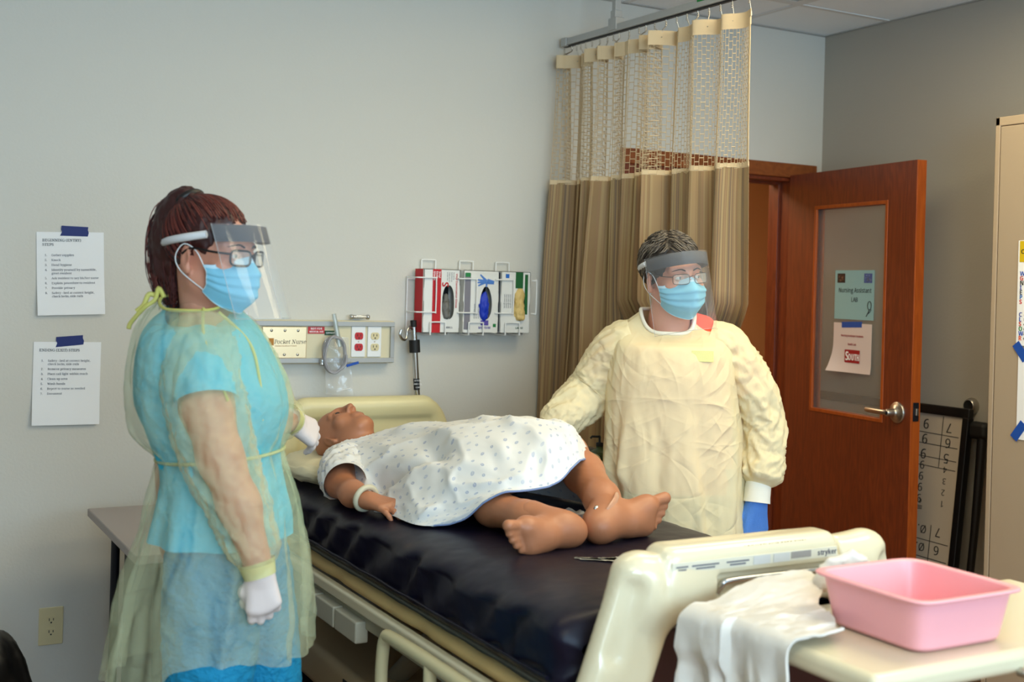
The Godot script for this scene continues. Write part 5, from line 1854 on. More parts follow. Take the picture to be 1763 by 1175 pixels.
# a hand: wrist at the origin, fingers along +y, palm towards +z, thumb on the +x side times th
func hand_sdf(s: Sdf, X: Transform3D, curl: float, th: float, spread := 1.0, fat := 1.0) -> void:
	var c := X.basis.x.length()
	var kx := [0.03, 0.0105, -0.0105, -0.03]
	var ky := [0.088, 0.093, 0.089, 0.08]
	var ln := [0.07, 0.078, 0.073, 0.058]
	for i in 4:
		var k := Vector3(kx[i] * th, ky[i], 0.0)
		s.cap(X * Vector3(kx[i] * 0.55 * th, 0.004, 0.0), X * k, 0.0165 * c, 0.0125 * c * fat, 0.018 * c)
		var d := Vector3(kx[i] * 1.6 * spread * th, 1.0, 0.0).normalized()
		var p := k
		var ang := curl * (0.5 + 0.12 * i)
		for j in 3:
			var l: float = ln[i] * [0.45, 0.31, 0.24][j]
			var q := p + (d * cos(ang) + Vector3.BACK * sin(ang)) * l
			s.cap(X * p, X * q, (0.0098 - 0.0012 * j) * c * fat, (0.009 - 0.0012 * j) * c * fat, 0.005 * c)
			p = q
			ang += curl * [0.75, 0.5, 0.0][j]
	var t0 := Vector3(0.018 * th, 0.02, 0.008)
	var t1 := Vector3(0.042 * th, 0.048, 0.016)
	var t2 := Vector3((0.05 - 0.01 * curl) * th, 0.08, 0.022 + 0.012 * curl)
	var t3 := Vector3((0.046 - 0.02 * curl) * th, 0.104, 0.024 + 0.02 * curl)
	s.chain([X * t0, X * t1, X * t2, X * t3], [0.0165 * c, 0.0125 * c, 0.0105 * c * fat, 0.0085 * c * fat], 0.012 * c)
	s.cap(X * Vector3(0, -0.03, 0), X * Vector3(0, 0.01, 0), 0.027 * c, 0.024 * c, 0.02 * c)

# rings [y, cx, cz, half width along r, front, back, dip of the front edge]; front faces f, r is sideways
func loft(rows: Array, r: Vector3, f: Vector3, nu: int, nv: int, fold: Callable, us := 1.0, vs := 1.0) -> MB:
	var P := PackedVector3Array()
	for j in nv:
		var t := (rows.size() - 1.0) * j / (nv - 1.0)
		var q := spline(rows, t)
		for i in nu:
			var a := TAU * i / (nu - 1.0)
			var ca := cos(a)
			var sa := sin(a)
			var e := 0.9
			var lx: float = signf(ca) * pow(absf(ca), e) * q[3]
			var lz: float = signf(sa) * pow(absf(sa), e) * (q[4] if sa > 0 else q[5])
			var y: float = q[0] - q[6] * smoothstep(-0.3, 1.0, sa)
			var rad := r * lx + f * lz
			var nn := rad.normalized()
			if i == nu - 1: a = 0.0
			P.append(Vector3(q[1], y, q[2]) + rad + nn * fold.call(a, y))
	var mb := MB.new()
	mb.grid(P, nu, nv, false, us, vs)
	return mb

# a cloth tube along joints with radii; creases gather at the bends
func sleeve(pts: Array, rad: Array, nu: int, nv: int, amp: float, seed_: float, flat := 1.0, up := Vector3.ZERO) -> MB:
	var rows := []
	for i in pts.size(): rows.append([pts[i].x, pts[i].y, pts[i].z, rad[i]])
	var C := PackedVector3Array()
	var R := PackedFloat32Array()
	var L := [0.0]
	for j in nv:
		var q := spline(rows, (rows.size() - 1.0) * j / (nv - 1.0))
		C.append(Vector3(q[0], q[1], q[2]))
		R.append(q[3])
		if j > 0: L.append(L[j - 1] + C[j].distance_to(C[j - 1]))
	var P := PackedVector3Array()
	var t0 := (C[1] - C[0]).normalized()
	var s := up if up != Vector3.ZERO else t0.cross(Vector3(0.31, 0.2, 0.93))
	s = (s - t0 * s.dot(t0)).normalized()
	for j in nv:
		var t := (C[mini(j + 1, nv - 1)] - C[maxi(j - 1, 0)]).normalized()
		s = (s - t * s.dot(t)).normalized()
		var b := t.cross(s)
		var endf := smooth(0.0, 0.04, L[j]) * smooth(0.0, 0.03, L[nv - 1] - L[j])
		for i in nu:
			var a := TAU * i / (nu - 1.0)
			if i == nu - 1: a = 0.0
			var dir := s * cos(a) * flat + b * sin(a)
			var n1 := nz.get_noise_3d(cos(a) * 0.8 + seed_, sin(a) * 0.8, L[j] * 9.0 + 1.6 * sin(a + seed_))
			var n2 := nz.get_noise_3d(cos(a) * 1.5 + seed_ * 2.0, sin(a) * 1.5, L[j] * 15.0 - 1.2 * sin(a * 2.0))
			var cre := (1.0 - absf(n1) * 3.2) * 0.6 + (1.0 - absf(n2) * 3.0) * 0.35 - 0.3
			P.append(C[j] + dir * (R[j] + amp * endf * cre))
	var mb := MB.new()
	mb.grid(P, nu, nv)
	return mb

# points on the ellipsoid scalp in head space
func hair_strands(mb: MB, X: Transform3D, guides: Array, r: RandomNumberGenerator, cols: Array, thick := 0.0016) -> void:
	for g in guides:
		var pts := PackedVector3Array()
		for p in curve(g, 4): pts.append(X * p)
		var rad := PackedFloat32Array()
		for k in pts.size():
			var t := k / (pts.size() - 1.0)
			rad.append(thick * (1.0 - 0.75 * t * t))
		mb.tint = cols[r.randi_range(0, cols.size() - 1)]
		mb.tube(pts, rad, 4, false)
	mb.tint = Color.WHITE

func face_mask(parent: Node3D, X: Transform3D, ear_y := 0.0) -> void:
	var nu := 41
	var nv := 31
	var P := PackedVector3Array()
	for j in nv:
		var v := j / (nv - 1.0)
		for i in nu:
			var u := i / (nu - 1.0) * 2.0 - 1.0
			var th := u * deg_to_rad(80)
			var front: float = spline([[0.104], [0.129], [0.128], [0.121], [0.087]], v * 4.0)[0]
			var nosew := exp(-u * u * 26.0) * smooth(0.45, 0.0, v)
			var hw: float = 0.079 - 0.013 * v * v
			var x := hw * sin(th)
			var z := 0.014 + (front - 0.024 - 0.014) * pow(cos(th), 0.58) + 0.024 * exp(-u * u * (18.0 - 12.0 * v))
			var ytop := lerpf(0.0, -0.022, minf(1.0, absf(u) * 1.3)) + 0.004 * nosew
			var ybot := lerpf(-0.127, -0.083, pow(absf(u), 1.6))
			var y := lerpf(ytop, ybot, v)
			var pl := 0.0
			for q in [0.3, 0.5, 0.7]:
				pl += smooth(q - 0.14, q, v) * (1.0 - smooth(q, q + 0.012, v))
			z += 0.0035 * pl * (1.0 - 0.5 * absf(u))
			P.append(X * Vector3(x * (1.0 + 0.03 * pl), y, z + 0.0012 * nz.get_noise_2d(u * 6.0, v * 9.0)))
	var mm := mat(Color(0.5, 0.76, 0.86), 0.85)
	mm.backlight_enabled = true
	mm.backlight = Color(0.2, 0.28, 0.3)
	var f := MB.new()
	f.sheet(P, nu, nv, 0.0012)
	var m := obj("face_mask", f, mm, parent)
	f = MB.new()
	var Q := PackedVector3Array()
	for j in 4:
		for i in nu: Q.append(P[j * nu + i] + (P[j * nu + i] - X.origin).normalized() * 0.0014)
	f.sheet(Q, nu, 4, 0.0006)
	obj("nose_band", f, mat(Color(0.72, 0.85, 0.91), 0.85), m)
	f = MB.new()
	var edge := PackedVector3Array()
	for i in nu: edge.append(P[(nv - 1) * nu + i])
	f.tube(edge, 0.0016, 6)
	for e in [0, nu - 1]:
		edge = PackedVector3Array()
		for j in nv: edge.append(P[j * nu + e])
		f.tube(edge, 0.0016, 6)
	obj("edge_binding", f, mat(Color(0.8, 0.88, 0.9), 0.85), m)
	for g in [0, 1]:
		var sg := -1.0 if g == 0 else 1.0
		var a := P[2 * nu + (0 if g == 0 else nu - 1)]
		var b := P[(nv - 3) * nu + (0 if g == 0 else nu - 1)]
		f = MB.new()
		f.tube(curve([a, X * Vector3(sg * 0.08, 0.008, 0.015), X * Vector3(sg * 0.087, 0.02, -0.014), X * Vector3(sg * 0.085, -0.01, -0.036), X * Vector3(sg * 0.081, -0.042, -0.02), b], 6), 0.0014, 6)
		obj("ear_loop", f, mat(Color(0.88, 0.9, 0.9), 0.9), m)

func face_shield(parent: Node3D, X: Transform3D, half: float, tilt: float, band_half: float, low: float, rise := 0.0) -> void:
	var at := func(phi: float, y: float, out: float) -> Vector3:
		var k := 0.062 - y
		return X * Vector3((0.098 + out) * sin(phi), y + rise * (cos(phi) - 0.4), 0.0 + (0.128 + out) * cos(phi) + tilt * k)
	var f := MB.new()
	var P := PackedVector3Array()
	for j in 24:
		for i in 33:
			P.append(at.call(lerpf(-half, half, i / 32.0), lerpf(0.07, low, j / 23.0), 0.0))
	f.grid(P, 33, 24)
	var sh := obj("face_shield", f, M.visor, parent)
	f = MB.new()
	P = PackedVector3Array()
	var prof := [[-0.002, 0.03], [-0.002, 0.066], [-0.02, 0.067], [-0.024, 0.05], [-0.02, 0.031], [-0.002, 0.03]]
	for j in 40:
		for q in prof:
			P.append(at.call(lerpf(-band_half, band_half, j / 39.0), q[1], q[0] * (1.0 if absf(j - 19.5) < 19 else 0.3)))
	f.grid(P, 6, 40)
	var fm := mat(Color(0.3, 0.3, 0.31), 0.9)
	obj("foam_band", f, fm, sh)
	# the sheet has a rolled rim that catches the light
	f = MB.new()
	var rim := PackedVector3Array()
	for j in 24: rim.append(at.call(half, lerpf(0.07, low, j / 23.0), 0.0))
	f.tube(rim, 0.0009, 4)
	rim = PackedVector3Array()
	for j in 24: rim.append(at.call(-half, lerpf(0.07, low, j / 23.0), 0.0))
	f.tube(rim, 0.0009, 4)
	rim = PackedVector3Array()
	for i in 33: rim.append(at.call(lerpf(-half, half, i / 32.0), low, 0.0))
	f.tube(rim, 0.0008, 4)
	obj("visor_rim", f, mat(Color(0.8, 0.82, 0.84), 0.2, 0.0, 0.35), sh)
	f = MB.new()
	var s := PackedVector3Array()
	for k in 17:
		var phi := lerpf(band_half * 0.98, TAU - band_half * 0.98, k / 16.0)
		s.append(X * Vector3(0.0935 * sin(phi), 0.045 - 0.03 * sin((phi - band_half) / (TAU - 2 * band_half) * PI), 0.108 * cos(phi) - 0.008))
	f.tube(s, 0.009, 8, true, false, 1.0, X.basis.y)
	obj("elastic_strap", f, mat(Color(0.86, 0.87, 0.88), 0.7), sh)

func glasses(parent: Node3D, X: Transform3D, m: Material, thick: float, w: float, h: float) -> void:
	var f := MB.new()
	for g in [-1.0, 1.0]:
		var pts := []
		for k in 20:
			var a := TAU * k / 20
			var px := signf(cos(a)) * pow(absf(cos(a)), 0.5) * w / 2
			var py := signf(sin(a)) * pow(absf(sin(a)), 0.5) * h / 2
			var lx: float = g * 0.034 + px
			pts.append(X * Vector3(lx, -0.002 + py, 0.112 - 4.5 * lx * lx))
		f.tube(PackedVector3Array(pts), thick, 8, false, true)
		f.tube(curve([X * Vector3(g * (0.034 + w / 2), 0.006, 0.112 - 4.5 * pow(0.034 + w / 2, 2)), X * Vector3(g * 0.077, 0.008, 0.06), X * Vector3(g * 0.082, 0.012, 0.005), X * Vector3(g * 0.083, -0.002, -0.02)], 5), thick, 8)
	f.tube(curve([X * Vector3(-0.034 + w / 2, 0.003, 0.112), X * Vector3(0, 0.008, 0.117), X * Vector3(0.034 - w / 2, 0.003, 0.112)], 5), thick, 8)
	var o := obj("glasses", f, m, parent)
	f = MB.new()
	for g in [-1.0, 1.0]:
		var lx: float = g * 0.034
		f.box(X * Vector3(lx, -0.002, 0.112 - 4.5 * lx * lx), Vector3(w * 0.94, h * 0.92, 0.0012) * X.basis.x.length(), 0.0, X.basis.orthonormalized() * Basis(Vector3.UP, g * 0.28))
	obj("lens", f, M.glass, o)

func eyes(parent: Node3D, X: Transform3D, look: Vector3, iris: Color) -> void:
	var c := X.basis.x.length()
	var B := X.basis.orthonormalized()
	for g in [-1.0, 1.0]:
		var s := Sdf.new()
		var f := MB.new()
		var ctr := X * Vector3(g * 0.0325, 0.002, 0.0795)
		var d := (B * look).normalized()
		var up := B.y
		var Y := Transform3D(Basis(d.cross(up).normalized(), d, up), ctr)
		f.lathe([[0.0, -0.0118 * c], [0.008 * c, -0.0085 * c], [0.0118 * c, 0.0], [0.0085 * c, 0.0082 * c], [0.0055 * c, 0.0104 * c], [0.0, 0.0116 * c]], Y, 20)
		var e := obj("eye", f, mat(Color(0.85, 0.83, 0.8), 0.15), parent)
		f = MB.new()
		f.lathe([[0.0062 * c, 0.0101 * c], [0.004 * c, 0.0115 * c], [0.0, 0.0124 * c]], Y, 18)
		obj("iris", f, mat(iris, 0.15), e)
		# lids: two shells that leave the slit open
		f = MB.new()
		for w in [[0.28, 1.75], [-1.5, -0.42]]:
			var P := PackedVector3Array()
			for j in 7:
				var el: float = lerpf(w[0], w[1], j / 6.0)
				for i in 13:
					var az := lerpf(-1.35, 1.35, i / 12.0)
					var sl := el * (1.0 if absf(el) > 0.7 else cos(az * 0.85))
					P.append(ctr + B * (Vector3(sin(az) * cos(sl), sin(sl), cos(az) * cos(sl)) * 0.0132 * c))
			f.grid(P, 13, 7)
		obj("eyelids", f, M.skin, parent)
		f = MB.new()
		f.tube(curve([X * Vector3(g * 0.014, 0.022, 0.0975), X * Vector3(g * 0.03, 0.0275, 0.0945), X * Vector3(g * 0.052, 0.021, 0.079)], 6), PackedFloat32Array([0.003, 0.0034, 0.0036, 0.0037, 0.0036, 0.0034, 0.0032, 0.003, 0.0027, 0.0023, 0.0018, 0.0012, 0.0006]), 6, true, false, 0.6)
		obj("eyebrow", f, mat(Color(0.22, 0.17, 0.14), 0.9), parent)

func skins() -> void:
	M.skin = mat(Color(0.8, 0.56, 0.46), 0.55)
	M.skin.subsurf_scatter_enabled = true
	M.skin.subsurf_scatter_strength = 0.15
	M.vinyl_skin = mat(Color(0.7, 0.46, 0.325), 0.45)
	M.latex = mat(Color(0.86, 0.81, 0.79), 0.5)
	M.nitrile = mat(Color(0.33, 0.57, 0.93), 0.42)
	bump(M.nitrile, 0.12, 0.35, 9.0, true, 256, 2)

# ---------------------------------------------------------------- the person on the near side
func person_near() -> void:
	var root := thing("person", "person with red ponytail in sheer yellow gown over turquoise scrubs, wearing face shield", "person", Vector3(0.77, 0, 1.545))
	var r := Vector3(0.874, 0, 0.486)
	var d := Vector3(-0.486, 0, 0.874)           # towards the camera side
	var X := frame(Vector3(0.738, 1.585, 1.524), Vector3(0.6, -0.06, 0.8), Vector3(0, 1, 0), 1.0)
	# body: one surface
	var mb := MB.new()
	var s := Sdf.new()
	head_sdf(s, X)
	s.cap(X * Vector3(0, -0.05, -0.025), Vector3(0.735, 1.45, 1.5), 0.056, 0.06, 0.03)
	s.into(mb, 0.0042)
	s = Sdf.new()
	var arm_r := [Vector3(0.70, 1.375, 1.61), Vector3(0.69, 1.255, 1.69), Vector3(0.712, 1.145, 1.73), Vector3(0.745, 1.05, 1.762), Vector3(0.784, 0.92, 1.787)]
	var arm_l := [Vector3(0.83, 1.375, 1.36), Vector3(0.92, 1.26, 1.3), Vector3(0.96, 1.17, 1.29), Vector3(1.03, 1.16, 1.236)]
	s.cap(Vector3(0.73, 1.46, 1.505), Vector3(0.735, 1.39, 1.51), 0.058, 0.07, 0.04)
	s.cap(Vector3(0.705, 1.35, 1.58), Vector3(0.81, 1.345, 1.4), 0.05, 0.05, 0.06)
	s.cap(Vector3(0.745, 1.29, 1.53), Vector3(0.75, 1.1, 1.54), 0.105, 0.105, 0.06)
	s.cap(Vector3(0.755, 1.1, 1.54), Vector3(0.76, 0.95, 1.54), 0.12, 0.13, 0.08)
	s.chain(arm_r, [0.055, 0.055, 0.045, 0.042, 0.03], 0.03)
	s.chain(arm_l, [0.055, 0.05, 0.042, 0.03], 0.03)
	s.chain([Vector3(0.735, 0.95, 1.62), Vector3(0.72, 0.5, 1.63), Vector3(0.70, 0.08, 1.62)], [0.095, 0.065, 0.045], 0.05)
	s.chain([Vector3(0.81, 0.95, 1.46), Vector3(0.9, 0.5, 1.5), Vector3(0.9, 0.08, 1.47)], [0.095, 0.065, 0.045], 0.05)
	s.into(mb, 0.013)
	obj("body", mb, M.skin, root)
	eyes(root, X, Vector3(0.0, -0.1, 1.0), Color(0.12, 0.1, 0.08))

	# shoes
	for q in [Vector3(0.70, 0, 1.62), Vector3(0.9, 0, 1.47)]:
		s = Sdf.new()
		s.ell(q + Vector3(0, 0.05, 0) - r * 0.03, Vector3(0.05, 0.055, 0.06), Basis.IDENTITY, 0.03)
		s.cap(q + Vector3(0, 0.042, 0) - r * 0.04, q + Vector3(0, 0.034, 0) + r * 0.15, 0.042, 0.034, 0.03)
		mb = MB.new()
		s.into(mb, 0.009)
		obj("shoe", mb, M.rubber, root)

	# scrubs
	var scrub := mat(Color(0.17, 0.73, 0.86), 0.85)
	bump(scrub, 0.06, 0.8, 1.5, false, 256, 3)
	var rows := [[1.47, 0.716, 1.508, 0.075, 0.085, 0.08, 0.05], [1.44, 0.718, 1.515, 0.108, 0.128, 0.125, 0.02], [1.40, 0.724, 1.52, 0.132, 0.168, 0.163, 0.0], [1.35, 0.73, 1.525, 0.151, 0.182, 0.177, 0.0], [1.25, 0.745, 1.536, 0.167, 0.187, 0.182, 0.0],
		[1.15, 0.756, 1.542, 0.14, 0.17, 0.165, 0.0], [1.08, 0.768, 1.548, 0.13, 0.175, 0.17, 0.0], [1.0, 0.772, 1.55, 0.145, 0.19, 0.185, 0.0], [0.945, 0.77, 1.55, 0.152, 0.2, 0.195, 0.0]]
	mb = loft(rows, r, d, 97, 70, func(a, y): return 0.005 * nz.get_noise_3d(cos(a) * 2.0, sin(a) * 2.0, y * 9.0) + 0.007 * sin(a * 9.0 + y * 3.0) * smoothstep(1.2, 0.95, y))
	var top := obj("scrub_top", mb, scrub, root)
	mb = sleeve([Vector3(0.70, 1.38, 1.6), Vector3(0.688, 1.33, 1.66), Vector3(0.686, 1.262, 1.7)], [0.062, 0.066, 0.07], 49, 24, 0.004, 2.0)
	obj("scrub_sleeve", mb, scrub, top)
	mb = sleeve([Vector3(0.83, 1.375, 1.37), Vector3(0.89, 1.31, 1.32), Vector3(0.93, 1.25, 1.3)], [0.07, 0.07, 0.07], 33, 16, 0.006, 4.0)
	obj("scrub_sleeve", mb, scrub, top)
	var pants := mat(Color(0.02, 0.52, 0.69), 0.85)
	bump(pants, 0.06, 0.6, 3.0, false, 256, 3)
	mb = sleeve([Vector3(0.75, 1.0, 1.6), Vector3(0.735, 0.85, 1.625), Vector3(0.722, 0.6, 1.635), Vector3(0.715, 0.35, 1.63), Vector3(0.70, 0.08, 1.62)], [0.11, 0.112, 0.095, 0.088, 0.085], 41, 60, 0.008, 6.0)
	var pt := obj("scrub_trousers", mb, pants, root)
	mb = sleeve([Vector3(0.8, 1.0, 1.49), Vector3(0.84, 0.85, 1.48), Vector3(0.885, 0.6, 1.5), Vector3(0.9, 0.35, 1.49), Vector3(0.9, 0.08, 1.47)], [0.11, 0.112, 0.095, 0.088, 0.085], 41, 60, 0.008, 9.0)
	obj("trouser_leg", mb, pants, pt)

	# the sheer gown
	var sheer := mat(Color(0.82, 0.84, 0.68), 0.9, 0.0, 0.33)
	bump(sheer, 0.016, 2.4, 2.0, true)
	sheer.heightmap_texture = crumple()
	sheer.backlight_enabled = true
	sheer.backlight = Color(0.6, 0.6, 0.5)
	rows = [[1.487, 0.705, 1.512, 0.078, 0.085, 0.08, 0.03], [1.455, 0.706, 1.516, 0.105, 0.125, 0.12, 0.0], [1.42, 0.713, 1.52, 0.131, 0.17, 0.16, 0.0], [1.37, 0.722, 1.525, 0.153, 0.19, 0.18, 0.0], [1.304, 0.735, 1.532, 0.174, 0.2, 0.19, 0.0], [1.251, 0.742, 1.536, 0.181, 0.2, 0.19, 0.0],
		[1.184, 0.745, 1.538, 0.172, 0.19, 0.185, 0.0], [1.147, 0.753, 1.544, 0.145, 0.175, 0.17, 0.0], [1.125, 0.766, 1.55, 0.134, 0.172, 0.17, 0.0], [1.092, 0.768, 1.55, 0.144, 0.18, 0.175, 0.0], [1.04, 0.771, 1.552, 0.16, 0.2, 0.19, 0.0], [0.972, 0.772, 1.553, 0.173, 0.22, 0.21, 0.0],
		[0.906, 0.769, 1.551, 0.188, 0.23, 0.22, 0.0], [0.839, 0.765, 1.549, 0.2, 0.235, 0.23, 0.0], [0.772, 0.76, 1.547, 0.21, 0.24, 0.24, 0.0], [0.745, 0.755, 1.545, 0.213, 0.242, 0.242, 0.0], [0.705, 0.751, 1.544, 0.218, 0.247, 0.247, 0.0]]
	mb = loft(rows, r, d, 181, 150, func(a, y):
		var low := smoothstep(1.14, 0.7, y)
		var n := nz.get_noise_3d(cos(a) * 1.6 + 3.0, sin(a) * 1.6, y * 2.2)
		var w := (0.004 + 0.013 * low) * sin(a * 11.0 + 4.0 * n + y * 2.0)
		var gather := 0.005 * sin(a * 34.0 + n * 6.0) * exp(-pow((y - 1.135) / 0.04, 2.0))
		var cr := 0.006 * nz.get_noise_3d(cos(a) * 4.0, sin(a) * 4.0 + 7.0, y * 7.0)
		return w + gather + cr)
	# hem: lower at the back than at the front
	for i in mb.v.size():
		var p := mb.v[i]
		if p.y < 0.8:
			var k := (0.8 - p.y) / 0.095
			var side := (p - Vector3(0.75, 0, 1.545)).dot(r)
			p.y -= k * (0.085 * smoothstep(-0.02, -0.09, side) - 0.012 * sin(side * 22.0))
			mb.v[i] = p
	var gown := obj("isolation_gown", mb, sheer, root)
	mb = sleeve([Vector3(0.705, 1.40, 1.585), Vector3(0.686, 1.327, 1.662), Vector3(0.687, 1.255, 1.695), Vector3(0.71, 1.147, 1.732), Vector3(0.743, 1.05, 1.762), Vector3(0.773, 0.96, 1.78), Vector3(0.781, 0.925, 1.785)], [0.079, 0.085, 0.086, 0.079, 0.066, 0.054, 0.04], 81, 150, 0.013, 12.0)
	obj("gown_sleeve", mb, sheer, gown)
	mb = sleeve([Vector3(0.82, 1.39, 1.39), Vector3(0.9, 1.29, 1.32), Vector3(0.96, 1.19, 1.29), Vector3(1.02, 1.17, 1.245), Vector3(1.035, 1.165, 1.23)], [0.075, 0.078, 0.07, 0.05, 0.038], 41, 70, 0.008, 15.0)
	obj("gown_sleeve", mb, sheer, gown)
	var yel := mat(Color(0.86, 0.84, 0.45), 0.85, 0.0, 0.75)
	mb = MB.new()
	mb.tube(PackedVector3Array([Vector3(0.779, 0.932, 1.784), Vector3(0.787, 0.9, 1.789)]), PackedFloat32Array([0.04, 0.034]), 20, false)
	obj("elastic_cuff", mb, mat(Color(0.86, 0.86, 0.6), 0.85, 0.0, 0.7), gown)
	mb = MB.new()
	mb.tube(PackedVector3Array([Vector3(1.02, 1.168, 1.243), Vector3(1.045, 1.158, 1.225)]), PackedFloat32Array([0.042, 0.034]), 20, false)
	obj("elastic_cuff", mb, mat(Color(0.88, 0.87, 0.5), 0.85, 0.0, 0.8), gown)
	# piping, neck and waist ties
	mb = MB.new()
	var pts := []
	for k in 41:
		var a := TAU * k / 40.0
		pts.append(Vector3(0.705, 1.487 - 0.03 * smoothstep(-0.3, 1.0, sin(a)), 1.512) + r * 0.079 * cos(a) + d * (0.086 if sin(a) > 0 else 0.081) * sin(a))
	mb.tube(PackedVector3Array(pts), 0.004, 6, false)
	mb.tube(curve([Vector3(0.63, 1.485, 1.47), Vector3(0.61, 1.49, 1.465), Vector3(0.6, 1.465, 1.46), Vector3(0.585, 1.45, 1.455)], 5), 0.006, 6)
	mb.tube(curve([Vector3(0.64, 1.485, 1.48), Vector3(0.628, 1.505, 1.478), Vector3(0.622, 1.478, 1.475), Vector3(0.6, 1.46, 1.47), Vector3(0.575, 1.425, 1.45), Vector3(0.57, 1.41, 1.45)], 5), 0.0055, 6)
	obj("neck_tie", mb, yel, gown)
	mb = MB.new()
	pts = []
	for k in 61:
		var a := TAU * k / 60.0
		pts.append(Vector3(0.763, 1.132 + 0.012 * cos(a), 1.549) + r * 0.141 * cos(a) + d * 0.178 * sin(a))
	mb.tube(PackedVector3Array(pts), 0.004, 6, false, false, 1.0)
	obj("waist_tie", mb, mat(Color(0.84, 0.85, 0.6), 0.85, 0.0, 0.5), gown)
	# seams: armhole and shoulder lines
	mb = MB.new()
	mb.tube(curve([Vector3(0.70, 1.463, 1.6), Vector3(0.685, 1.41, 1.665), Vector3(0.694, 1.345, 1.725), Vector3(0.72, 1.27, 1.745)], 8), 0.0035, 5)
	mb.tube(curve([Vector3(0.735, 1.455, 1.6), Vector3(0.79, 1.39, 1.655), Vector3(0.805, 1.31, 1.69), Vector3(0.81, 1.22, 1.7)], 8), 0.0035, 5)
	obj("piping", mb, yel, gown)

	# gloves
	s = Sdf.new()
	hand_sdf(s, frame_y(Vector3(0.786, 0.912, 1.788), Vector3(0.12, -1.0, 0.06), Vector3(0.25, 0.05, -0.95), 0.88), 0.9, -1.0, 0.6, 1.15)
	mb = MB.new()
	s.into(mb, 0.0035)
	obj("glove", mb, M.latex, root, "off white latex glove hanging at the side")
	s = Sdf.new()
	hand_sdf(s, frame_y(Vector3(1.035, 1.163, 1.232), Vector3(0.75, -0.42, -0.35), Vector3(0.1, -0.6, -0.75), 1.0), 0.65, 1.0, 0.7, 1.15)
	mb = MB.new()
	s.into(mb, 0.0035)
	obj("glove", mb, M.latex, root, "off white latex glove reaching to the pillow")

	# hair: a close cap and a high ponytail
	s = Sdf.new()
	s.ell(X * Vector3(0, 0.042, -0.024), Vector3(0.084, 0.093, 0.102), X.basis, 0.02)
	s.ell(X * Vector3(0, -0.06, 0.084), Vector3(0.098, 0.138, 0.07), X.basis, 0.012, true)
	for g in [-1.0, 1.0]: s.ell(X * Vector3(g * 0.088, -0.03, 0.008), Vector3(0.03, 0.045, 0.036), X.basis, 0.012, true)
	s.cap(X * Vector3(0, -0.2, -0.03), X * Vector3(0, -0.1, -0.03), 0.09, 0.075, 0.02, true)
	var tail := [Vector3(0, 0.11, -0.066), Vector3(0, 0.116, -0.09), Vector3(0, 0.08, -0.115), Vector3(0, 0.02, -0.124), Vector3(0, -0.045, -0.12), Vector3(0.0, -0.1, -0.105)]
	var tp := []
	for p in tail: tp.append(X * p)
	s.chain(tp, [0.026, 0.03, 0.04, 0.043, 0.038, 0.02], 0.03)
	s.noise = nz; s.namp = 0.006; s.nscale = Vector3(60, 18, 60)
	mb = MB.new()
	s.into(mb, 0.0048)
	var hm := mat(Color(0.2, 0.045, 0.035), 0.45)
	var hair := obj("hair", mb, hm, root, "dark red hair")
	mb = MB.new()
	var rr := RandomNumberGenerator.new()
	rr.seed = 3
	var cols := [Color(0.05, 0.006, 0.005), Color(0.09, 0.014, 0.009), Color(0.13, 0.02, 0.012), Color(0.03, 0.005, 0.004), Color(0.17, 0.035, 0.02)]
	var G := []
	for k in 520:      # over the scalp to the tie
		var az := rr.randf_range(-2.3, 2.3)
		var el := rr.randf_range(0.1, 1.0) if absf(az) < 1.3 else rr.randf_range(-0.75, 0.9)
		if absf(az) < 0.9: el = rr.randf_range(0.42, 1.1)
		var g := []
		for j in 5:
			var t := j / 4.0
			var a2 := az * (1.0 - t)
			var dir := Vector3(sin(az) * cos(el), sin(el), cos(az) * cos(el)).slerp(Vector3(0, 0.66, -0.5).normalized(), t * 0.94)
			g.append(Vector3(0, 0.042, -0.024) + dir * Vector3(0.0855, 0.0945, 0.1035) * rr.randf_range(0.995, 1.02))
		G.append(g)
	for k in 560:      # the tail
		var o := Vector3(clampf(rr.randfn(), -1.25, 1.25), clampf(rr.randfn(), -1.25, 1.25) * 0.6, clampf(rr.randfn(), -1.25, 1.25)) * 0.011
		var g := [Vector3(0, 0.12, -0.075) + o * 0.5]
		var wob := rr.randf_range(-1, 1)
		for j in range(1, 6):
			var sp := [0.0, 1.5, 2.4, 2.8, 2.6, 2.0][j] as float
			g.append(tail[j] + o * sp + Vector3(rr.randfn(), rr.randfn(), rr.randfn()) * 0.004)
		g.append(tail[5] + o * 2.0 + Vector3(wob * 0.02, -rr.randf_range(0.0, 0.035), rr.randf_range(-0.015, 0.03)))
		G.append(g)
	hair_strands(mb, X, G, rr, cols, 0.0013)
	var sm := mat(Color.WHITE, 0.38)
	sm.roughness = 0.55
	sm.vertex_color_use_as_albedo = true
	var so := obj("hair_strands", mb, sm, hair)
	so.set_meta("kind", "stuff")
	mb = MB.new()
	var ring := []
	for k in 16: ring.append(X * (Vector3(0, 0.118, -0.078) + Vector3(0.034 * cos(TAU * k / 16), 0.022 * sin(TAU * k / 16), 0.02 * sin(TAU * k / 16))))
	mb.tube(PackedVector3Array(ring), 0.009, 8, false, true)
	obj("hair_tie", mb, M.black, hair)

	glasses(root, X, M.black, 0.0026, 0.052, 0.034)
	face_mask(root, X)
	face_shield(root, X, deg_to_rad(62), 0.42, deg_to_rad(63), -0.135, 0.012)

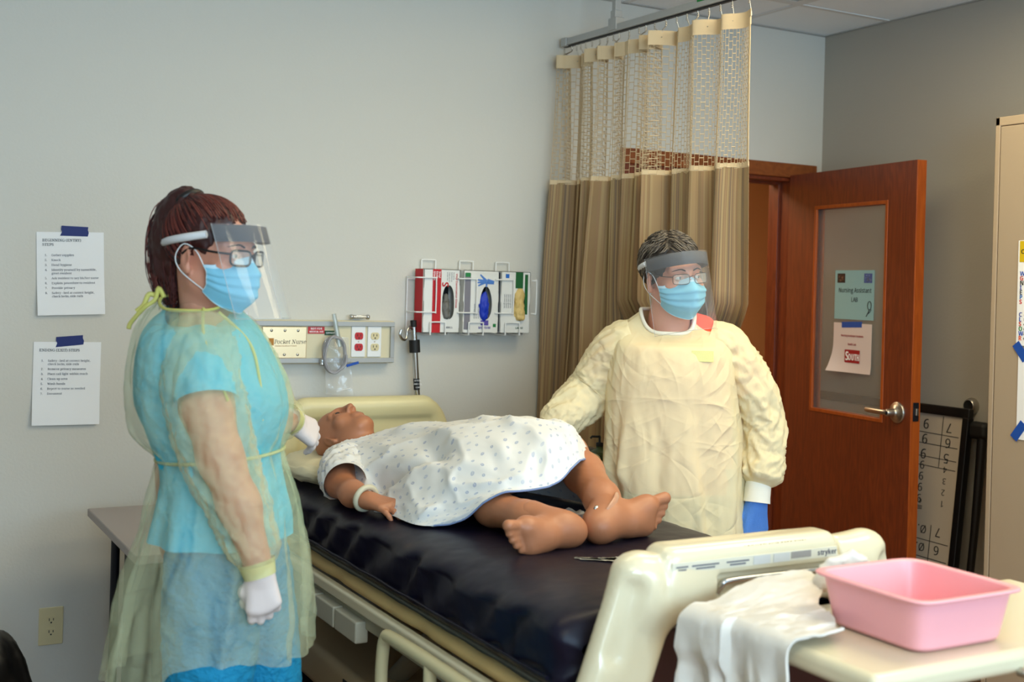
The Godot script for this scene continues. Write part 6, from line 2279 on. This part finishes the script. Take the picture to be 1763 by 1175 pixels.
# a sheet of sharp creases, like cloth unfolded from a packet
func crumple() -> ImageTexture:
	var N := 256
	var H := PackedFloat32Array()
	H.resize(N * N)
	var r := RandomNumberGenerator.new()
	r.seed = 77
	for k in 150:
		var c := Vector2(r.randf() * N, r.randf() * N)
		var an := r.randf_range(0, PI)
		if r.randf() < 0.5: an = r.randf_range(0.5, 1.0)
		var L := r.randf_range(10, 34)
		var w := r.randf_range(2.0, 5.0)
		var A := r.randf_range(0.25, 1.0) * (1.0 if r.randf() < 0.6 else -0.8)
		var R := int(L * 1.7)
		for y in range(-R, R + 1):
			for x in range(-R, R + 1):
				var p := Vector2(x, y).rotated(an)
				var v := p.y + 0.004 * p.x * p.x
				var e := absf(v) / w
				if e > 4.0: continue
				var h := A * exp(-(p.x * p.x) / (L * L)) * exp(-e)
				var i := posmod(int(c.y) + y, N) * N + posmod(int(c.x) + x, N)
				H[i] += h
	var im := Image.create(N, N, false, Image.FORMAT_RF)
	for i in N * N: im.set_pixel(i % N, i / N, Color(clampf(0.4 + 0.3 * H[i], 0, 1), 0, 0))
	return ImageTexture.create_from_image(im)

func frame_y(at: Vector3, y: Vector3, z: Vector3, sc: float) -> Transform3D:
	var yy := y.normalized()
	var x := yy.cross(z).normalized()
	var zz := x.cross(yy)
	return Transform3D(Basis(x * sc, yy * sc, zz * sc), at)

# ---------------------------------------------------------------- the person on the far side
func person_far() -> void:
	var root := thing("person", "person with short grey hair in opaque yellow gown and blue gloves, behind the bed", "person", Vector3(2.37, 0, 1.1))
	var r := Vector3(0.874, 0, 0.486)
	var d := Vector3(-0.486, 0, 0.874)
	var X := frame(Vector3(2.362, 1.578, 1.1), Vector3(-0.1, -0.04, 1.0), Vector3(-0.09, 1, -0.05), 1.06)
	var mb := MB.new()
	var s := Sdf.new()
	head_sdf(s, X)
	s.cap(X * Vector3(0, -0.05, -0.02), Vector3(2.365, 1.43, 1.08), 0.057, 0.063, 0.03)
	s.cap(Vector3(2.365, 1.43, 1.08), Vector3(2.365, 1.385, 1.085), 0.06, 0.068, 0.03)
	s.into(mb, 0.0045)
	s = Sdf.new()
	var arm_r := [Vector3(2.235, 1.35, 0.995), Vector3(2.205, 1.27, 0.955), Vector3(2.167, 1.183, 0.925), Vector3(2.096, 1.128, 0.928), Vector3(2.0, 1.065, 0.93)]
	var arm_l := [Vector3(2.52, 1.35, 1.175), Vector3(2.575, 1.25, 1.213), Vector3(2.625, 1.12, 1.245), Vector3(2.615, 1.01, 1.266), Vector3(2.588, 0.86, 1.282)]
	s.cap(Vector3(2.365, 1.42, 1.085), Vector3(2.366, 1.35, 1.09), 0.058, 0.072, 0.03)
	s.cap(Vector3(2.255, 1.345, 1.02), Vector3(2.49, 1.345, 1.15), 0.05, 0.05, 0.05)
	s.cap(Vector3(2.367, 1.25, 1.1), Vector3(2.375, 1.0, 1.105), 0.11, 0.12, 0.05)
	s.cap(Vector3(2.375, 1.0, 1.105), Vector3(2.38, 0.93, 1.108), 0.13, 0.14, 0.08)
	s.chain(arm_r, [0.055, 0.052, 0.046, 0.042, 0.03], 0.03)
	s.chain(arm_l, [0.055, 0.052, 0.046, 0.04, 0.028], 0.03)
	for g in [-1.0, 1.0]:
		var q: Vector3 = Vector3(2.385, 0, 1.11) + r * 0.09 * g
		s.chain([q + Vector3(0, 0.93, 0), q + Vector3(0, 0.5, 0), q + Vector3(0, 0.08, 0)], [0.095, 0.065, 0.045], 0.05)
	s.into(mb, 0.013)
	obj("body", mb, M.skin, root)
	eyes(root, X, Vector3(0.55, 0.02, 1.0), Color(0.2, 0.17, 0.14))
	for g in [-1.0, 1.0]:
		var q: Vector3 = Vector3(2.385, 0, 1.11) + r * 0.09 * g
		s = Sdf.new()
		s.cap(q + Vector3(0, 0.042, 0) - d * 0.05, q + Vector3(0, 0.034, 0) + d * 0.14, 0.042, 0.034, 0.03)
		mb = MB.new()
		s.into(mb, 0.009)
		obj("shoe", mb, M.rubber, root)

	# what she wears beneath: coral top with short sleeves, pale trousers
	var coral := mat(Color(0.95, 0.32, 0.22), 0.8)
	var rows := [[1.46, 2.368, 1.08, 0.074, 0.066, 0.066, 0.06], [1.435, 2.37, 1.086, 0.105, 0.076, 0.09, 0.055], [1.40, 2.363, 1.09, 0.15, 0.092, 0.11, 0.04], [1.33, 2.364, 1.098, 0.175, 0.115, 0.12, 0.0], [1.2, 2.367, 1.1, 0.195, 0.14, 0.13, 0.0], [1.05, 2.372, 1.104, 0.2, 0.145, 0.135, 0.0], [0.88, 2.378, 1.108, 0.205, 0.145, 0.14, 0.0]]
	mb = loft(rows, r, d, 73, 40, func(a, y): return 0.004 * nz.get_noise_3d(cos(a) * 2.0, sin(a) * 2.0, y * 7.0))
	for i in mb.v.size():       # pulled up on one side of the neck
		var p := mb.v[i]
		if p.y > 1.36: p.y += (-0.036 + 0.5 * (p - Vector3(2.362, 0, 1.076)).dot(r)) * smoothstep(1.34, 1.43, p.y)
		mb.v[i] = p
	var shirt := obj("shirt", mb, coral, root, "bright coral shirt at the neckline")
	mb = sleeve([Vector3(2.245, 1.36, 1.0), Vector3(2.21, 1.29, 0.96), Vector3(2.19, 1.23, 0.94)], [0.062, 0.062, 0.062], 25, 10, 0.002, 1.0)
	obj("shirt_sleeve", mb, coral, shirt)
	mb = sleeve([Vector3(2.51, 1.36, 1.17), Vector3(2.56, 1.28, 1.205), Vector3(2.59, 1.205, 1.225)], [0.062, 0.062, 0.062], 25, 10, 0.002, 1.0)
	obj("shirt_sleeve", mb, coral, shirt)
	var jean := mat(Color(0.6, 0.66, 0.72), 0.85)
	var pt: MeshInstance3D
	for g in [-1.0, 1.0]:
		var q: Vector3 = Vector3(2.383, 0, 1.11) + r * 0.095 * g
		mb = sleeve([q + Vector3(0, 0.96, 0), q + Vector3(0, 0.8, 0), q + Vector3(0, 0.45, 0), q + Vector3(0, 0.08, 0)], [0.112, 0.115, 0.09, 0.085], 29, 30, 0.005, 3.0 + g)
		if pt == null: pt = obj("trousers", mb, jean, root)
		else: obj("trouser_leg", mb, jean, pt)

	# the gown
	var gm := mat(Color(0.97, 0.915, 0.745), 0.8, 0.0, 0.8)
	bump(gm, 0.016, 1.5, 1.8, true)
	gm.heightmap_texture = crumple()
	gm.backlight_enabled = true
	gm.backlight = Color(0.3, 0.27, 0.2)
	rows = [[1.466, 2.362, 1.076, 0.086, 0.082, 0.074, 0.076], [1.45, 2.364, 1.082, 0.112, 0.092, 0.1, 0.071], [1.425, 2.365, 1.09, 0.15, 0.104, 0.12, 0.055], [1.395, 2.365, 1.096, 0.178, 0.12, 0.13, 0.034], [1.343, 2.364, 1.099, 0.2, 0.145, 0.14, 0.006], [1.249, 2.365, 1.1, 0.212, 0.165, 0.145, 0.0], [1.154, 2.369, 1.102, 0.219, 0.168, 0.148, 0.0],
		[1.04, 2.375, 1.105, 0.226, 0.17, 0.15, 0.0], [0.927, 2.377, 1.107, 0.231, 0.175, 0.155, 0.0], [0.813, 2.383, 1.11, 0.234, 0.18, 0.16, 0.0], [0.737, 2.387, 1.112, 0.237, 0.185, 0.165, 0.0], [0.586, 2.39, 1.113, 0.24, 0.19, 0.17, 0.0], [0.45, 2.392, 1.114, 0.243, 0.19, 0.17, 0.0]]
	mb = loft(rows, r, d, 201, 170, func(a, y):
		var n := nz.get_noise_3d(cos(a) * 1.5 + 9.0, sin(a) * 1.5, y * 1.6)
		var low := smoothstep(1.3, 0.8, y)
		var top := smoothstep(1.31, 1.385, y)
		var w := (0.001 + 0.009 * low) * sin(a * 9.0 + 3.0 * n + 0.5)
		var ridge := 0.02 * exp(-pow((a - 2.45 + (y - 0.9) * 0.5) / 0.12, 2.0)) * smoothstep(1.2, 1.0, y)
		var m := nz.get_noise_3d(cos(a) * 3.4, sin(a) * 3.4 + y * 2.5, y * 5.5)
		return (1.0 - top) * (w + ridge + 0.007 * n + 0.004 * (0.35 - absf(m))))
	for i in mb.v.size():       # the skirt is pressed flat where it meets the bed
		var p := mb.v[i]
		if p.y < 0.95: p.x = maxf(p.x, lerpf(p.x, 2.178, smoothstep(0.95, 0.88, p.y)))
		mb.v[i] = p
	var gown := obj("isolation_gown", mb, gm, root)
	mb = MB.new()
	var pts := []
	for k in 61:
		var a := TAU * k / 60.0
		pts.append(Vector3(2.362, 1.468 - 0.076 * smoothstep(-0.3, 1.0, sin(a)), 1.076) + r * 0.0885 * signf(cos(a)) * pow(absf(cos(a)), 0.9) + d * (0.085 if sin(a) > 0 else 0.075) * signf(sin(a)) * pow(absf(sin(a)), 0.9))
	mb.tube(PackedVector3Array(pts), 0.0065, 8, false, false, 1.0)
	obj("neck_binding", mb, mat(Color(0.95, 0.93, 0.86), 0.8), gown)
	mb = MB.new()
	mb.box(Vector3(2.366, 1.325, 1.262), Vector3(0.07, 0.035, 0.002), 0.0009, Basis(r, Vector3.UP, r.cross(Vector3.UP)) * Basis(Vector3.RIGHT, -0.12))
	obj("printed_patch", mb, mat(Color(0.9, 0.88, 0.6), 0.8), gown)
	mb = sleeve([Vector3(2.275, 1.365, 1.03), Vector3(2.232, 1.335, 0.99), Vector3(2.205, 1.27, 0.955), Vector3(2.165, 1.185, 0.925), Vector3(2.096, 1.132, 0.928), Vector3(2.03, 1.085, 0.93), Vector3(2.0, 1.066, 0.93)], [0.075, 0.082, 0.083, 0.082, 0.075, 0.062, 0.045], 65, 120, 0.012, 22.0)
	obj("gown_sleeve", mb, gm, gown)
	mb = sleeve([Vector3(2.47, 1.37, 1.14), Vector3(2.52, 1.345, 1.172), Vector3(2.567, 1.274, 1.208), Vector3(2.61, 1.18, 1.24), Vector3(2.632, 1.1, 1.252), Vector3(2.622, 1.01, 1.266), Vector3(2.605, 0.935, 1.276), Vector3(2.596, 0.905, 1.28)], [0.07, 0.08, 0.08, 0.076, 0.074, 0.07, 0.072, 0.04], 65, 120, 0.012, 31.0)
	obj("gown_sleeve", mb, gm, gown)
	mb = sleeve([Vector3(2.597, 0.918, 1.278), Vector3(2.59, 0.88, 1.281), Vector3(2.585, 0.85, 1.284)], [0.041, 0.042, 0.044], 40, 30, 0.0015, 3.0)
	obj("knit_cuff", mb, mat(Color(0.94, 0.93, 0.88), 0.9), gown)
	mb = sleeve([Vector3(2.0, 1.066, 0.93), Vector3(1.975, 1.048, 0.932), Vector3(1.955, 1.034, 0.933)], [0.036, 0.037, 0.038], 30, 12, 0.0015, 3.0)
	obj("knit_cuff", mb, mat(Color(0.94, 0.93, 0.88), 0.9), gown)
	# gloves
	s = Sdf.new()
	hand_sdf(s, frame_y(Vector3(2.584, 0.852, 1.285), Vector3(-0.05, -1, 0.0), Vector3(0.25, 0, -0.95), 1.05), 0.28, -1.0, 1.0, 1.15)
	mb = MB.new()
	s.into(mb, 0.0035)
	obj("glove", mb, M.nitrile, root, "blue glove hanging at the side")
	s = Sdf.new()
	hand_sdf(s, frame_y(Vector3(1.955, 1.034, 0.933), Vector3(-0.75, -0.5, 0.1), Vector3(0.3, -0.9, 0), 1.0), 0.4, 1.0, 0.8, 1.12)
	mb = MB.new()
	s.into(mb, 0.005)
	obj("glove", mb, M.nitrile, root)

	# short hair
	s = Sdf.new()
	s.ell(X * Vector3(0, 0.046, -0.022), Vector3(0.087, 0.093, 0.104) * 1.05, X.basis.orthonormalized(), 0.02)
	s.ell(X * Vector3(0, -0.045, 0.082), Vector3(0.082, 0.105, 0.07) * 1.06, X.basis.orthonormalized(), 0.014, true)
	for g in [-1.0, 1.0]: s.ell(X * Vector3(g * 0.092, -0.03, 0.008), Vector3(0.03, 0.04, 0.03) * 1.06, X.basis.orthonormalized(), 0.012, true)
	s.cap(X * Vector3(0, -0.22, -0.02), X * Vector3(0, -0.13, -0.02), 0.1, 0.07, 0.02, true)
	s.noise = nz; s.namp = 0.009; s.nscale = Vector3(40, 24, 40)
	mb = MB.new()
	s.into(mb, 0.005)
	var hair := obj("hair", mb, mat(Color(0.2, 0.17, 0.145), 0.5), root, "short grey brown hair")
	mb = MB.new()
	var rr := RandomNumberGenerator.new()
	rr.seed = 8
	var G := []
	for k in 900:
		var az := rr.randf_range(-PI, PI)
		var el := rr.randf_range(-0.25, 1.45)
		if absf(az) < 1.15: el = rr.randf_range(0.5, 1.4)
		if absf(az) > 1.9: el = rr.randf_range(-0.8, 1.4)
		var g := []
		var sw := rr.randf_range(0.25, 0.6)
		for j in 4:
			var t := j / 3.0
			var e2 := el - sw * t * (0.35 if el > 0.8 else 0.7)
			var a2 := az + (0.5 if az > -0.6 else -0.3) * sw * t * 1.6
			if absf(az) < 1.15: e2 = maxf(e2, 0.34)
			var dir := Vector3(sin(a2) * cos(e2), sin(e2), cos(a2) * cos(e2))
			g.append(Vector3(0, 0.046, -0.022) + dir * Vector3(0.0885, 0.0945, 0.1055) * (1.0 + 0.045 * sin(PI * t) + rr.randf_range(0.0, 0.03)))
		G.append(g)
	hair_strands(mb, X, G, rr, [Color(0.08, 0.062, 0.045), Color(0.12, 0.095, 0.07), Color(0.17, 0.14, 0.105), Color(0.24, 0.205, 0.165), Color(0.05, 0.038, 0.028)], 0.0016)
	var sm := mat(Color.WHITE, 0.42)
	sm.vertex_color_use_as_albedo = true
	var so := obj("hair_strands", mb, sm, hair)
	so.set_meta("kind", "stuff")
	mb = MB.new()
	mb.lathe([[0.0, -0.003], [0.003, 0.0], [0.0, 0.003]], Transform3D(Basis.IDENTITY, X * Vector3(-0.084, -0.047, 0.004)), 8)
	obj("ear_stud", mb, M.chrome, root)
	glasses(root, X, mat(Color(0.25, 0.2, 0.17), 0.3, 0.6), 0.0011, 0.05, 0.031)
	face_mask(root, X)
	face_shield(root, X, deg_to_rad(90), 0.2, deg_to_rad(88), -0.165, 0.026)
	root.position += Vector3(0.024, 0, -0.032)

# ---------------------------------------------------------------- the manikin on the bed
func manikin() -> void:
	skins()
	var root := thing("training_manikin", "brown plastic training manikin lying on bed in white patient gown printed with blue leaves", "manikin", Vector3(1.7, 0.868, 1.0))
	var X := frame(Vector3(1.472, 1.018, 0.488), Vector3(-0.02, 0.993, 0.11), Vector3(-0.39, 0.094, -0.914), 0.92)
	var mb := MB.new()
	var s := Sdf.new()
	head_sdf(s, X)
	s.cap(X * Vector3(0, -0.05, -0.02), Vector3(1.53, 0.968, 0.63), 0.053, 0.058, 0.03)
	for g in [-1.0, 1.0]:
		s.ell(X * Vector3(g * 0.033, 0.001, 0.0895), Vector3(0.011, 0.0035, 0.006), X.basis.orthonormalized(), 0.003, true)
		s.ell(X * Vector3(g * 0.0065, -0.039, 0.107), Vector3(0.0032, 0.004, 0.005), X.basis.orthonormalized(), 0.003, true)
	s.into(mb, 0.004)
	# trunk and limbs
	s = Sdf.new()
	s.cap(Vector3(1.53, 0.968, 0.62), Vector3(1.57, 0.95, 0.7), 0.058, 0.07, 0.04)
	s.cap(Vector3(1.43, 0.94, 0.66), Vector3(1.68, 0.94, 0.68), 0.05, 0.05, 0.06)
	s.cap(Vector3(1.585, 0.95, 0.77), Vector3(1.68, 0.95, 1.0), 0.07, 0.075, 0.05)
	s.chain([Vector3(1.415, 0.935, 0.66), Vector3(1.345, 0.912, 0.8), Vector3(1.335, 0.902, 0.93), Vector3(1.34, 0.9, 1.035)], [0.05, 0.042, 0.036, 0.024], 0.03)
	s.chain([Vector3(1.76, 0.94, 0.66), Vector3(1.93, 0.91, 0.85), Vector3(2.0, 0.9, 1.02)], [0.05, 0.04, 0.026], 0.03)
	s.chain([Vector3(1.64, 0.94, 1.02), Vector3(1.59, 0.94, 1.22), Vector3(1.565, 0.926, 1.38), Vector3(1.58, 0.922, 1.54), Vector3(1.605, 0.925, 1.64)], [0.07, 0.052, 0.049, 0.043, 0.036], 0.03)
	s.chain([Vector3(1.77, 0.96, 1.02), Vector3(1.91, 1.03, 1.2), Vector3(1.87, 1.0, 1.36), Vector3(1.815, 0.96, 1.54), Vector3(1.79, 0.935, 1.62)], [0.08, 0.06, 0.055, 0.046, 0.04], 0.03)
	s.into(mb, 0.0085)
	# feet and hand, each on a finer grid
	s = Sdf.new()
	foot_sdf(s, foot_frame(Vector3(1.655, 0.906, 1.665), Vector3(-1.0, 0.03, 0.18), Vector3(0.12, 0.05, 0.99)), 0.98)
	s.cap(Vector3(1.585, 0.932, 1.56), Vector3(1.62, 0.922, 1.65), 0.041, 0.036, 0.03)
	s.into(mb, 0.0042)
	s = Sdf.new()
	foot_sdf(s, foot_frame(Vector3(1.738, 0.908, 1.665), Vector3(0.97, 0.1, -0.16), Vector3(0.0, -0.03, 1.0)), 1.08)
	s.cap(Vector3(1.815, 0.96, 1.54), Vector3(1.78, 0.932, 1.63), 0.044, 0.04, 0.03)
	s.into(mb, 0.0042)
	s = Sdf.new()
	hand_sdf(s, frame_y(Vector3(1.34, 0.9, 1.035), Vector3(0.42, -0.06, 0.9), Vector3(0.15, -0.98, -0.1), 0.92), 0.4, 1.0, 1.6)
	s.into(mb, 0.0034)
	obj("body", mb, M.vinyl_skin, root)
	for g in [-1.0, 1.0]:
		mb = MB.new()
		s = Sdf.new()
		s.ell(X * Vector3(g * 0.033, 0.001, 0.0825), Vector3(0.011, 0.0055, 0.006), X.basis.orthonormalized(), 0.003)
		s.into(mb, 0.0022)
		obj("eye", mb, M.black, root)
	# bolt and worn band at the left ankle
	var bc := Vector3(1.737, 0.953, 1.637)
	mb = MB.new()
	mb.lathe([[0.0105, -0.006], [0.0105, 0.004], [0.007, 0.0065], [0.0, 0.007]], Transform3D(Basis(Vector3(1, 0, 0), Vector3(-0.35, 0.3, 0.88).normalized(), Vector3(0, 0.94, -0.32)), bc), 14)
	obj("ankle_bolt", mb, M.chrome, root)
	mb = MB.new()
	var ab := []
	for p in curve([Vector3(1.746, 0.934, 1.658), Vector3(1.757, 0.954, 1.662), Vector3(1.787, 0.973, 1.646), Vector3(1.812, 0.981, 1.617), Vector3(1.835, 0.979, 1.59)], 2): ab.append(p)
	mb.tube(PackedVector3Array(ab), PackedFloat32Array([0.003, 0.008, 0.0105, 0.011, 0.011, 0.011, 0.0105, 0.008, 0.003]), 8, true, false, 0.35, Vector3(0.3, 0.8, 0.5))
	obj("ankle_joint_band", mb, mat(Color(0.78, 0.58, 0.46), 0.25), root, "paler shiny joint band")
	# wristband
	mb = MB.new()
	var w0 := Vector3(1.339, 0.901, 1.022)
	var ring := []
	for k in 24:
		var a := TAU * k / 24
		ring.append(w0 + Vector3(0.95, 0.0, -0.25).normalized() * cos(a) * 0.036 + Vector3(0.05, 0.98, 0.2).normalized() * (sin(a) * 0.034 + 0.003))
	mb.tube(PackedVector3Array(ring), 0.0085, 8, false, true, 1.0, Vector3(0.3, 0, 1))
	obj("wristband", mb, mat(Color(0.8, 0.77, 0.66), 0.35), root)

	# patient gown
	var S := [
		[Vector3(1.345, 0.885, 0.61), Vector3(1.362, 0.945, 0.6), Vector3(1.395, 0.98, 0.595), Vector3(1.44, 1.008, 0.59), Vector3(1.5, 1.024, 0.6), Vector3(1.56, 1.03, 0.6), Vector3(1.62, 1.015, 0.6), Vector3(1.70, 0.97, 0.61), Vector3(1.74, 0.885, 0.62)],
		[Vector3(1.38, 0.873, 0.73), Vector3(1.4, 0.94, 0.72), Vector3(1.445, 1.0, 0.72), Vector3(1.515, 1.045, 0.71), Vector3(1.6, 1.068, 0.71), Vector3(1.68, 1.058, 0.71), Vector3(1.78, 1.015, 0.7), Vector3(1.84, 0.95, 0.7), Vector3(1.87, 0.873, 0.7)],
		[Vector3(1.385, 0.872, 0.92), Vector3(1.415, 0.935, 0.9), Vector3(1.475, 1.015, 0.9), Vector3(1.565, 1.075, 0.9), Vector3(1.66, 1.105, 0.9), Vector3(1.75, 1.095, 0.9), Vector3(1.83, 1.045, 0.9), Vector3(1.89, 0.96, 0.9), Vector3(1.92, 0.872, 0.9)],
		[Vector3(1.375, 0.872, 1.13), Vector3(1.405, 0.935, 1.1), Vector3(1.475, 1.03, 1.1), Vector3(1.575, 1.1, 1.1), Vector3(1.685, 1.134, 1.1), Vector3(1.79, 1.12, 1.1), Vector3(1.88, 1.065, 1.1), Vector3(1.95, 0.97, 1.1), Vector3(1.99, 0.872, 1.1)],
		[Vector3(1.375, 0.872, 1.25), Vector3(1.425, 0.94, 1.25), Vector3(1.5, 1.035, 1.24), Vector3(1.595, 1.1, 1.24), Vector3(1.705, 1.144, 1.24), Vector3(1.81, 1.142, 1.22), Vector3(1.90, 1.09, 1.2), Vector3(1.96, 0.98, 1.2), Vector3(2.0, 0.872, 1.2)],
		[Vector3(1.39, 0.872, 1.3), Vector3(1.45, 0.92, 1.34), Vector3(1.52, 0.985, 1.38), Vector3(1.61, 1.045, 1.4), Vector3(1.72, 1.115, 1.385), Vector3(1.81, 1.13, 1.35), Vector3(1.90, 1.08, 1.29), Vector3(1.965, 0.99, 1.27), Vector3(2.01, 0.9, 1.25)],
		[Vector3(1.415, 0.875, 1.325), Vector3(1.475, 0.908, 1.39), Vector3(1.545, 0.98, 1.46), Vector3(1.625, 0.992, 1.485), Vector3(1.71, 1.008, 1.485), Vector3(1.80, 1.05, 1.445), Vector3(1.885, 1.04, 1.37), Vector3(1.965, 0.97, 1.33), Vector3(2.015, 0.89, 1.3)]]
	var nu := 150
	var nv := 130
	var P := PackedVector3Array()
	var cols := []
	for q in S:        # resample every station across first
		var row := PackedVector3Array()
		for i in nu:
			var t := 8.0 * i / (nu - 1.0)
			var k := mini(int(t), 7)
			row.append(q[k].cubic_interpolate(q[k + 1], q[maxi(k - 1, 0)], q[mini(k + 2, 8)], t - k))
		cols.append(row)
	for j in nv:
		var t := 6.0 * j / (nv - 1.0)
		var k := mini(int(t), 5)
		var f := t - k
		for i in nu:
			var p: Vector3 = cols[k][i].cubic_interpolate(cols[k + 1][i], cols[maxi(k - 1, 0)][i], cols[mini(k + 2, 6)][i], f)
			var u := i / (nu - 1.0)
			var v := j / (nv - 1.0)
			var edge := smooth(0.0, 0.08, u) * smooth(1.0, 0.92, u)
			var n := nz.get_noise_2d(u * 3.0, v * 2.0)
			var n2 := nz.get_noise_2d(u * 8.0 + 20.0, v * 5.0)
			# drapery: ridges that run from the belly down to the sides and to the hem
			var a := sin(u * 26.0 + v * 7.0 + n * 4.5)
			var b := sin(u * 17.0 - v * 11.0 + n * 4.0 + 2.0)
			var fa := 1.0 - 2.0 * pow(absf(sin(u * 11.0 + v * 5.0 + n * 2.6)), 0.7)
			var fb := 1.0 - 2.0 * pow(absf(sin(u * 7.0 - v * 8.0 + n * 2.2 + 1.0)), 0.7)
			var h := 0.006 * fa * smooth(0.12, 0.45, v) + 0.0065 * fb + 0.004 * (a + b) * 0.5 + 0.004 * n2 + 0.011 * n
			# deep creases beside the arm
			h -= 0.035 * exp(-pow((u - 0.2 - 0.08 * sin(v * 14.0)) / 0.035, 2.0)) * exp(-pow((v - 0.42) / 0.12, 2.0))
			h -= 0.028 * exp(-pow((u - 0.3 + 0.25 * (v - 0.5)) / 0.03, 2.0)) * exp(-pow((v - 0.52) / 0.1, 2.0))
			var nn := Vector3(lerpf(-0.9, 0.9, u), 1.0, 0.35 * v).normalized()
			p += nn * h * edge * (1.0 - 0.4 * smooth(0.9, 1.0, v))
			p.y = maxf(p.y, 0.8715)
			P.append(p)
	var gm := mat(Color.WHITE, 0.9)
	gm.albedo_texture = leaf_print()
	gm.uv1_scale = Vector3(3.0, 3.0, 1)
	mb = MB.new()
	mb.sheet(P, nu, nv, 0.0015)
	var gown := obj("patient_gown", mb, gm, root)
	mb = MB.new()
	var hem := PackedVector3Array()
	for i in range(0, nu, 2): hem.append(P[(nv - 1) * nu + i])
	mb.tube(hem, 0.003, 6)
	obj("hem_trim", mb, mat(Color(0.5, 0.57, 0.72), 0.9), gown)
	# sleeve on the near arm, and the flap of the gown lying on the mattress under the hand
	mb = sleeve([Vector3(1.44, 0.955, 0.62), Vector3(1.41, 0.945, 0.66), Vector3(1.375, 0.935, 0.73), Vector3(1.35, 0.925, 0.8), Vector3(1.342, 0.918, 0.85)], [0.062, 0.068, 0.07, 0.068, 0.066], 61, 50, 0.011, 41.0)
	for i in mb.v.size():
		mb.v[i].y = maxf(mb.v[i].y, 0.8715)
		mb.uv[i] *= Vector2(0.5, 0.35)
	obj("gown_sleeve", mb, gm, gown)
	var Q := PackedVector3Array()
	for j in 20:
		for i in 26:
			var a := i / 25.0
			var b := j / 19.0
			var p := Vector3(1.345, 0.874, 1.07).lerp(Vector3(1.405, 0.874, 1.325), a) + Vector3(0.14 * b, 0.0, -0.05 * b)
			p.y += 0.010 * (nz.get_noise_2d(a * 4.0, b * 4.0) + 0.6) * smooth(0.0, 0.15, b) + 0.03 * b * b
			p.x += 0.01 * sin(a * 7.0)
			Q.append(p)
	mb = MB.new()
	mb.sheet(Q, 26, 20, 0.0015, 0.3, 0.2)
	obj("gown_flap", mb, gm, gown)
	# the crumpled back of the gown between the legs
	Q = PackedVector3Array()
	for j in 18:
		for i in 24:
			var a := i / 23.0
			var b := j / 17.0
			var p := Vector3(1.6, 0.872, 1.3).lerp(Vector3(1.86, 0.872, 1.3), a) + Vector3(0.07 * b, 0, 0.25 * b + 0.04 * sin(a * 6.0) * b)
			p.y += 0.022 * (nz.get_noise_2d(a * 4.0 + 3.0, b * 4.0) + 0.5) * smooth(1.0, 0.7, b)
			Q.append(p)
	mb = MB.new()
	mb.sheet(Q, 24, 18, 0.0015, 0.4, 0.3)
	obj("gown_back", mb, gm, gown)

func foot_frame(heel: Vector3, toe: Vector3, sole: Vector3) -> Transform3D:
	# local y towards the toes, local z out of the sole, x = the big toe's side (up)
	var y := toe.normalized()
	var z := (sole - y * sole.dot(y)).normalized()
	var x := y.cross(z)
	var sg := 1.0
	if x.y < 0: sg = -1.0
	var t := Transform3D(Basis(x, y, z), heel)
	t.basis.x = x * sg     # only used through vectors, never for winding
	return t

func foot_sdf(s: Sdf, X: Transform3D, c: float) -> void:
	var q := func(x: float, y: float, z: float) -> Vector3: return X.origin + (X.basis.x * x + X.basis.y * y + X.basis.z * z) * c
	s.ell(q.call(0, 0.0, -0.012), Vector3(0.033, 0.033, 0.033) * c, Basis.IDENTITY, 0.03)
	s.cap(q.call(0.0, 0.0, -0.012), q.call(-0.012, 0.1, -0.014), 0.031 * c, 0.027 * c, 0.03)
	s.cap(q.call(0.0, 0.02, -0.03), q.call(0.012, 0.13, -0.026), 0.032 * c, 0.022 * c, 0.04)
	s.cap(q.call(0.0, 0.03, -0.055), q.call(0.012, 0.1, -0.038), 0.03 * c, 0.022 * c, 0.04)
	s.cap(q.call(0.022, 0.16, -0.012), q.call(-0.024, 0.145, -0.012), 0.024 * c, 0.021 * c, 0.035)
	s.cap(q.call(0.0, 0.1, -0.014), q.call(0.02, 0.165, -0.012), 0.027 * c, 0.022 * c, 0.03)
	s.cap(q.call(-0.012, 0.1, -0.014), q.call(-0.026, 0.15, -0.012), 0.025 * c, 0.02 * c, 0.03)
	var tx := [0.031, 0.0105, -0.006, -0.021, -0.034]
	var ty := [0.222, 0.218, 0.208, 0.195, 0.178]
	var tr := [0.0155, 0.0105, 0.01, 0.0098, 0.0095]
	for i in 5:
		s.cap(q.call(tx[i] * 0.9, ty[i] - 0.045, -0.012), q.call(tx[i], ty[i], -0.008), tr[i] * 0.92 * c, tr[i] * c, 0.006)

func leaf_print() -> ImageTexture:
	var N := 512
	var im := Image.create(N, N, false, Image.FORMAT_RGB8)
	im.fill(Color(0.88, 0.88, 0.87))
	var r := RandomNumberGenerator.new()
	r.seed = 17
	for gy in 8:
		for gx in 8:
			var cx := (gx + 0.5 + (0.5 if gy % 2 else 0.0) + r.randf_range(-0.2, 0.2)) * N / 8
			var cy := (gy + 0.5 + r.randf_range(-0.2, 0.2)) * N / 8
			var an := r.randf_range(0, PI)
			var col := Color(0.67, 0.7, 0.77).lerp(Color(0.78, 0.8, 0.83), r.randf())
			var big := r.randf_range(0.8, 1.25)
			for y in range(-16, 17):
				for x in range(-16, 17):
					var p := Vector2(x, y).rotated(an) / big
					var inside := (p.x * p.x / 115.0 + p.y * p.y / 62.0) < 1.0
					if absf(p.y) < 0.7: inside = inside and p.x < -3.0
					if inside: im.set_pixel(posmod(int(cx) + x, N), posmod(int(cy) + y, N), col)
	return ImageTexture.create_from_image(im)
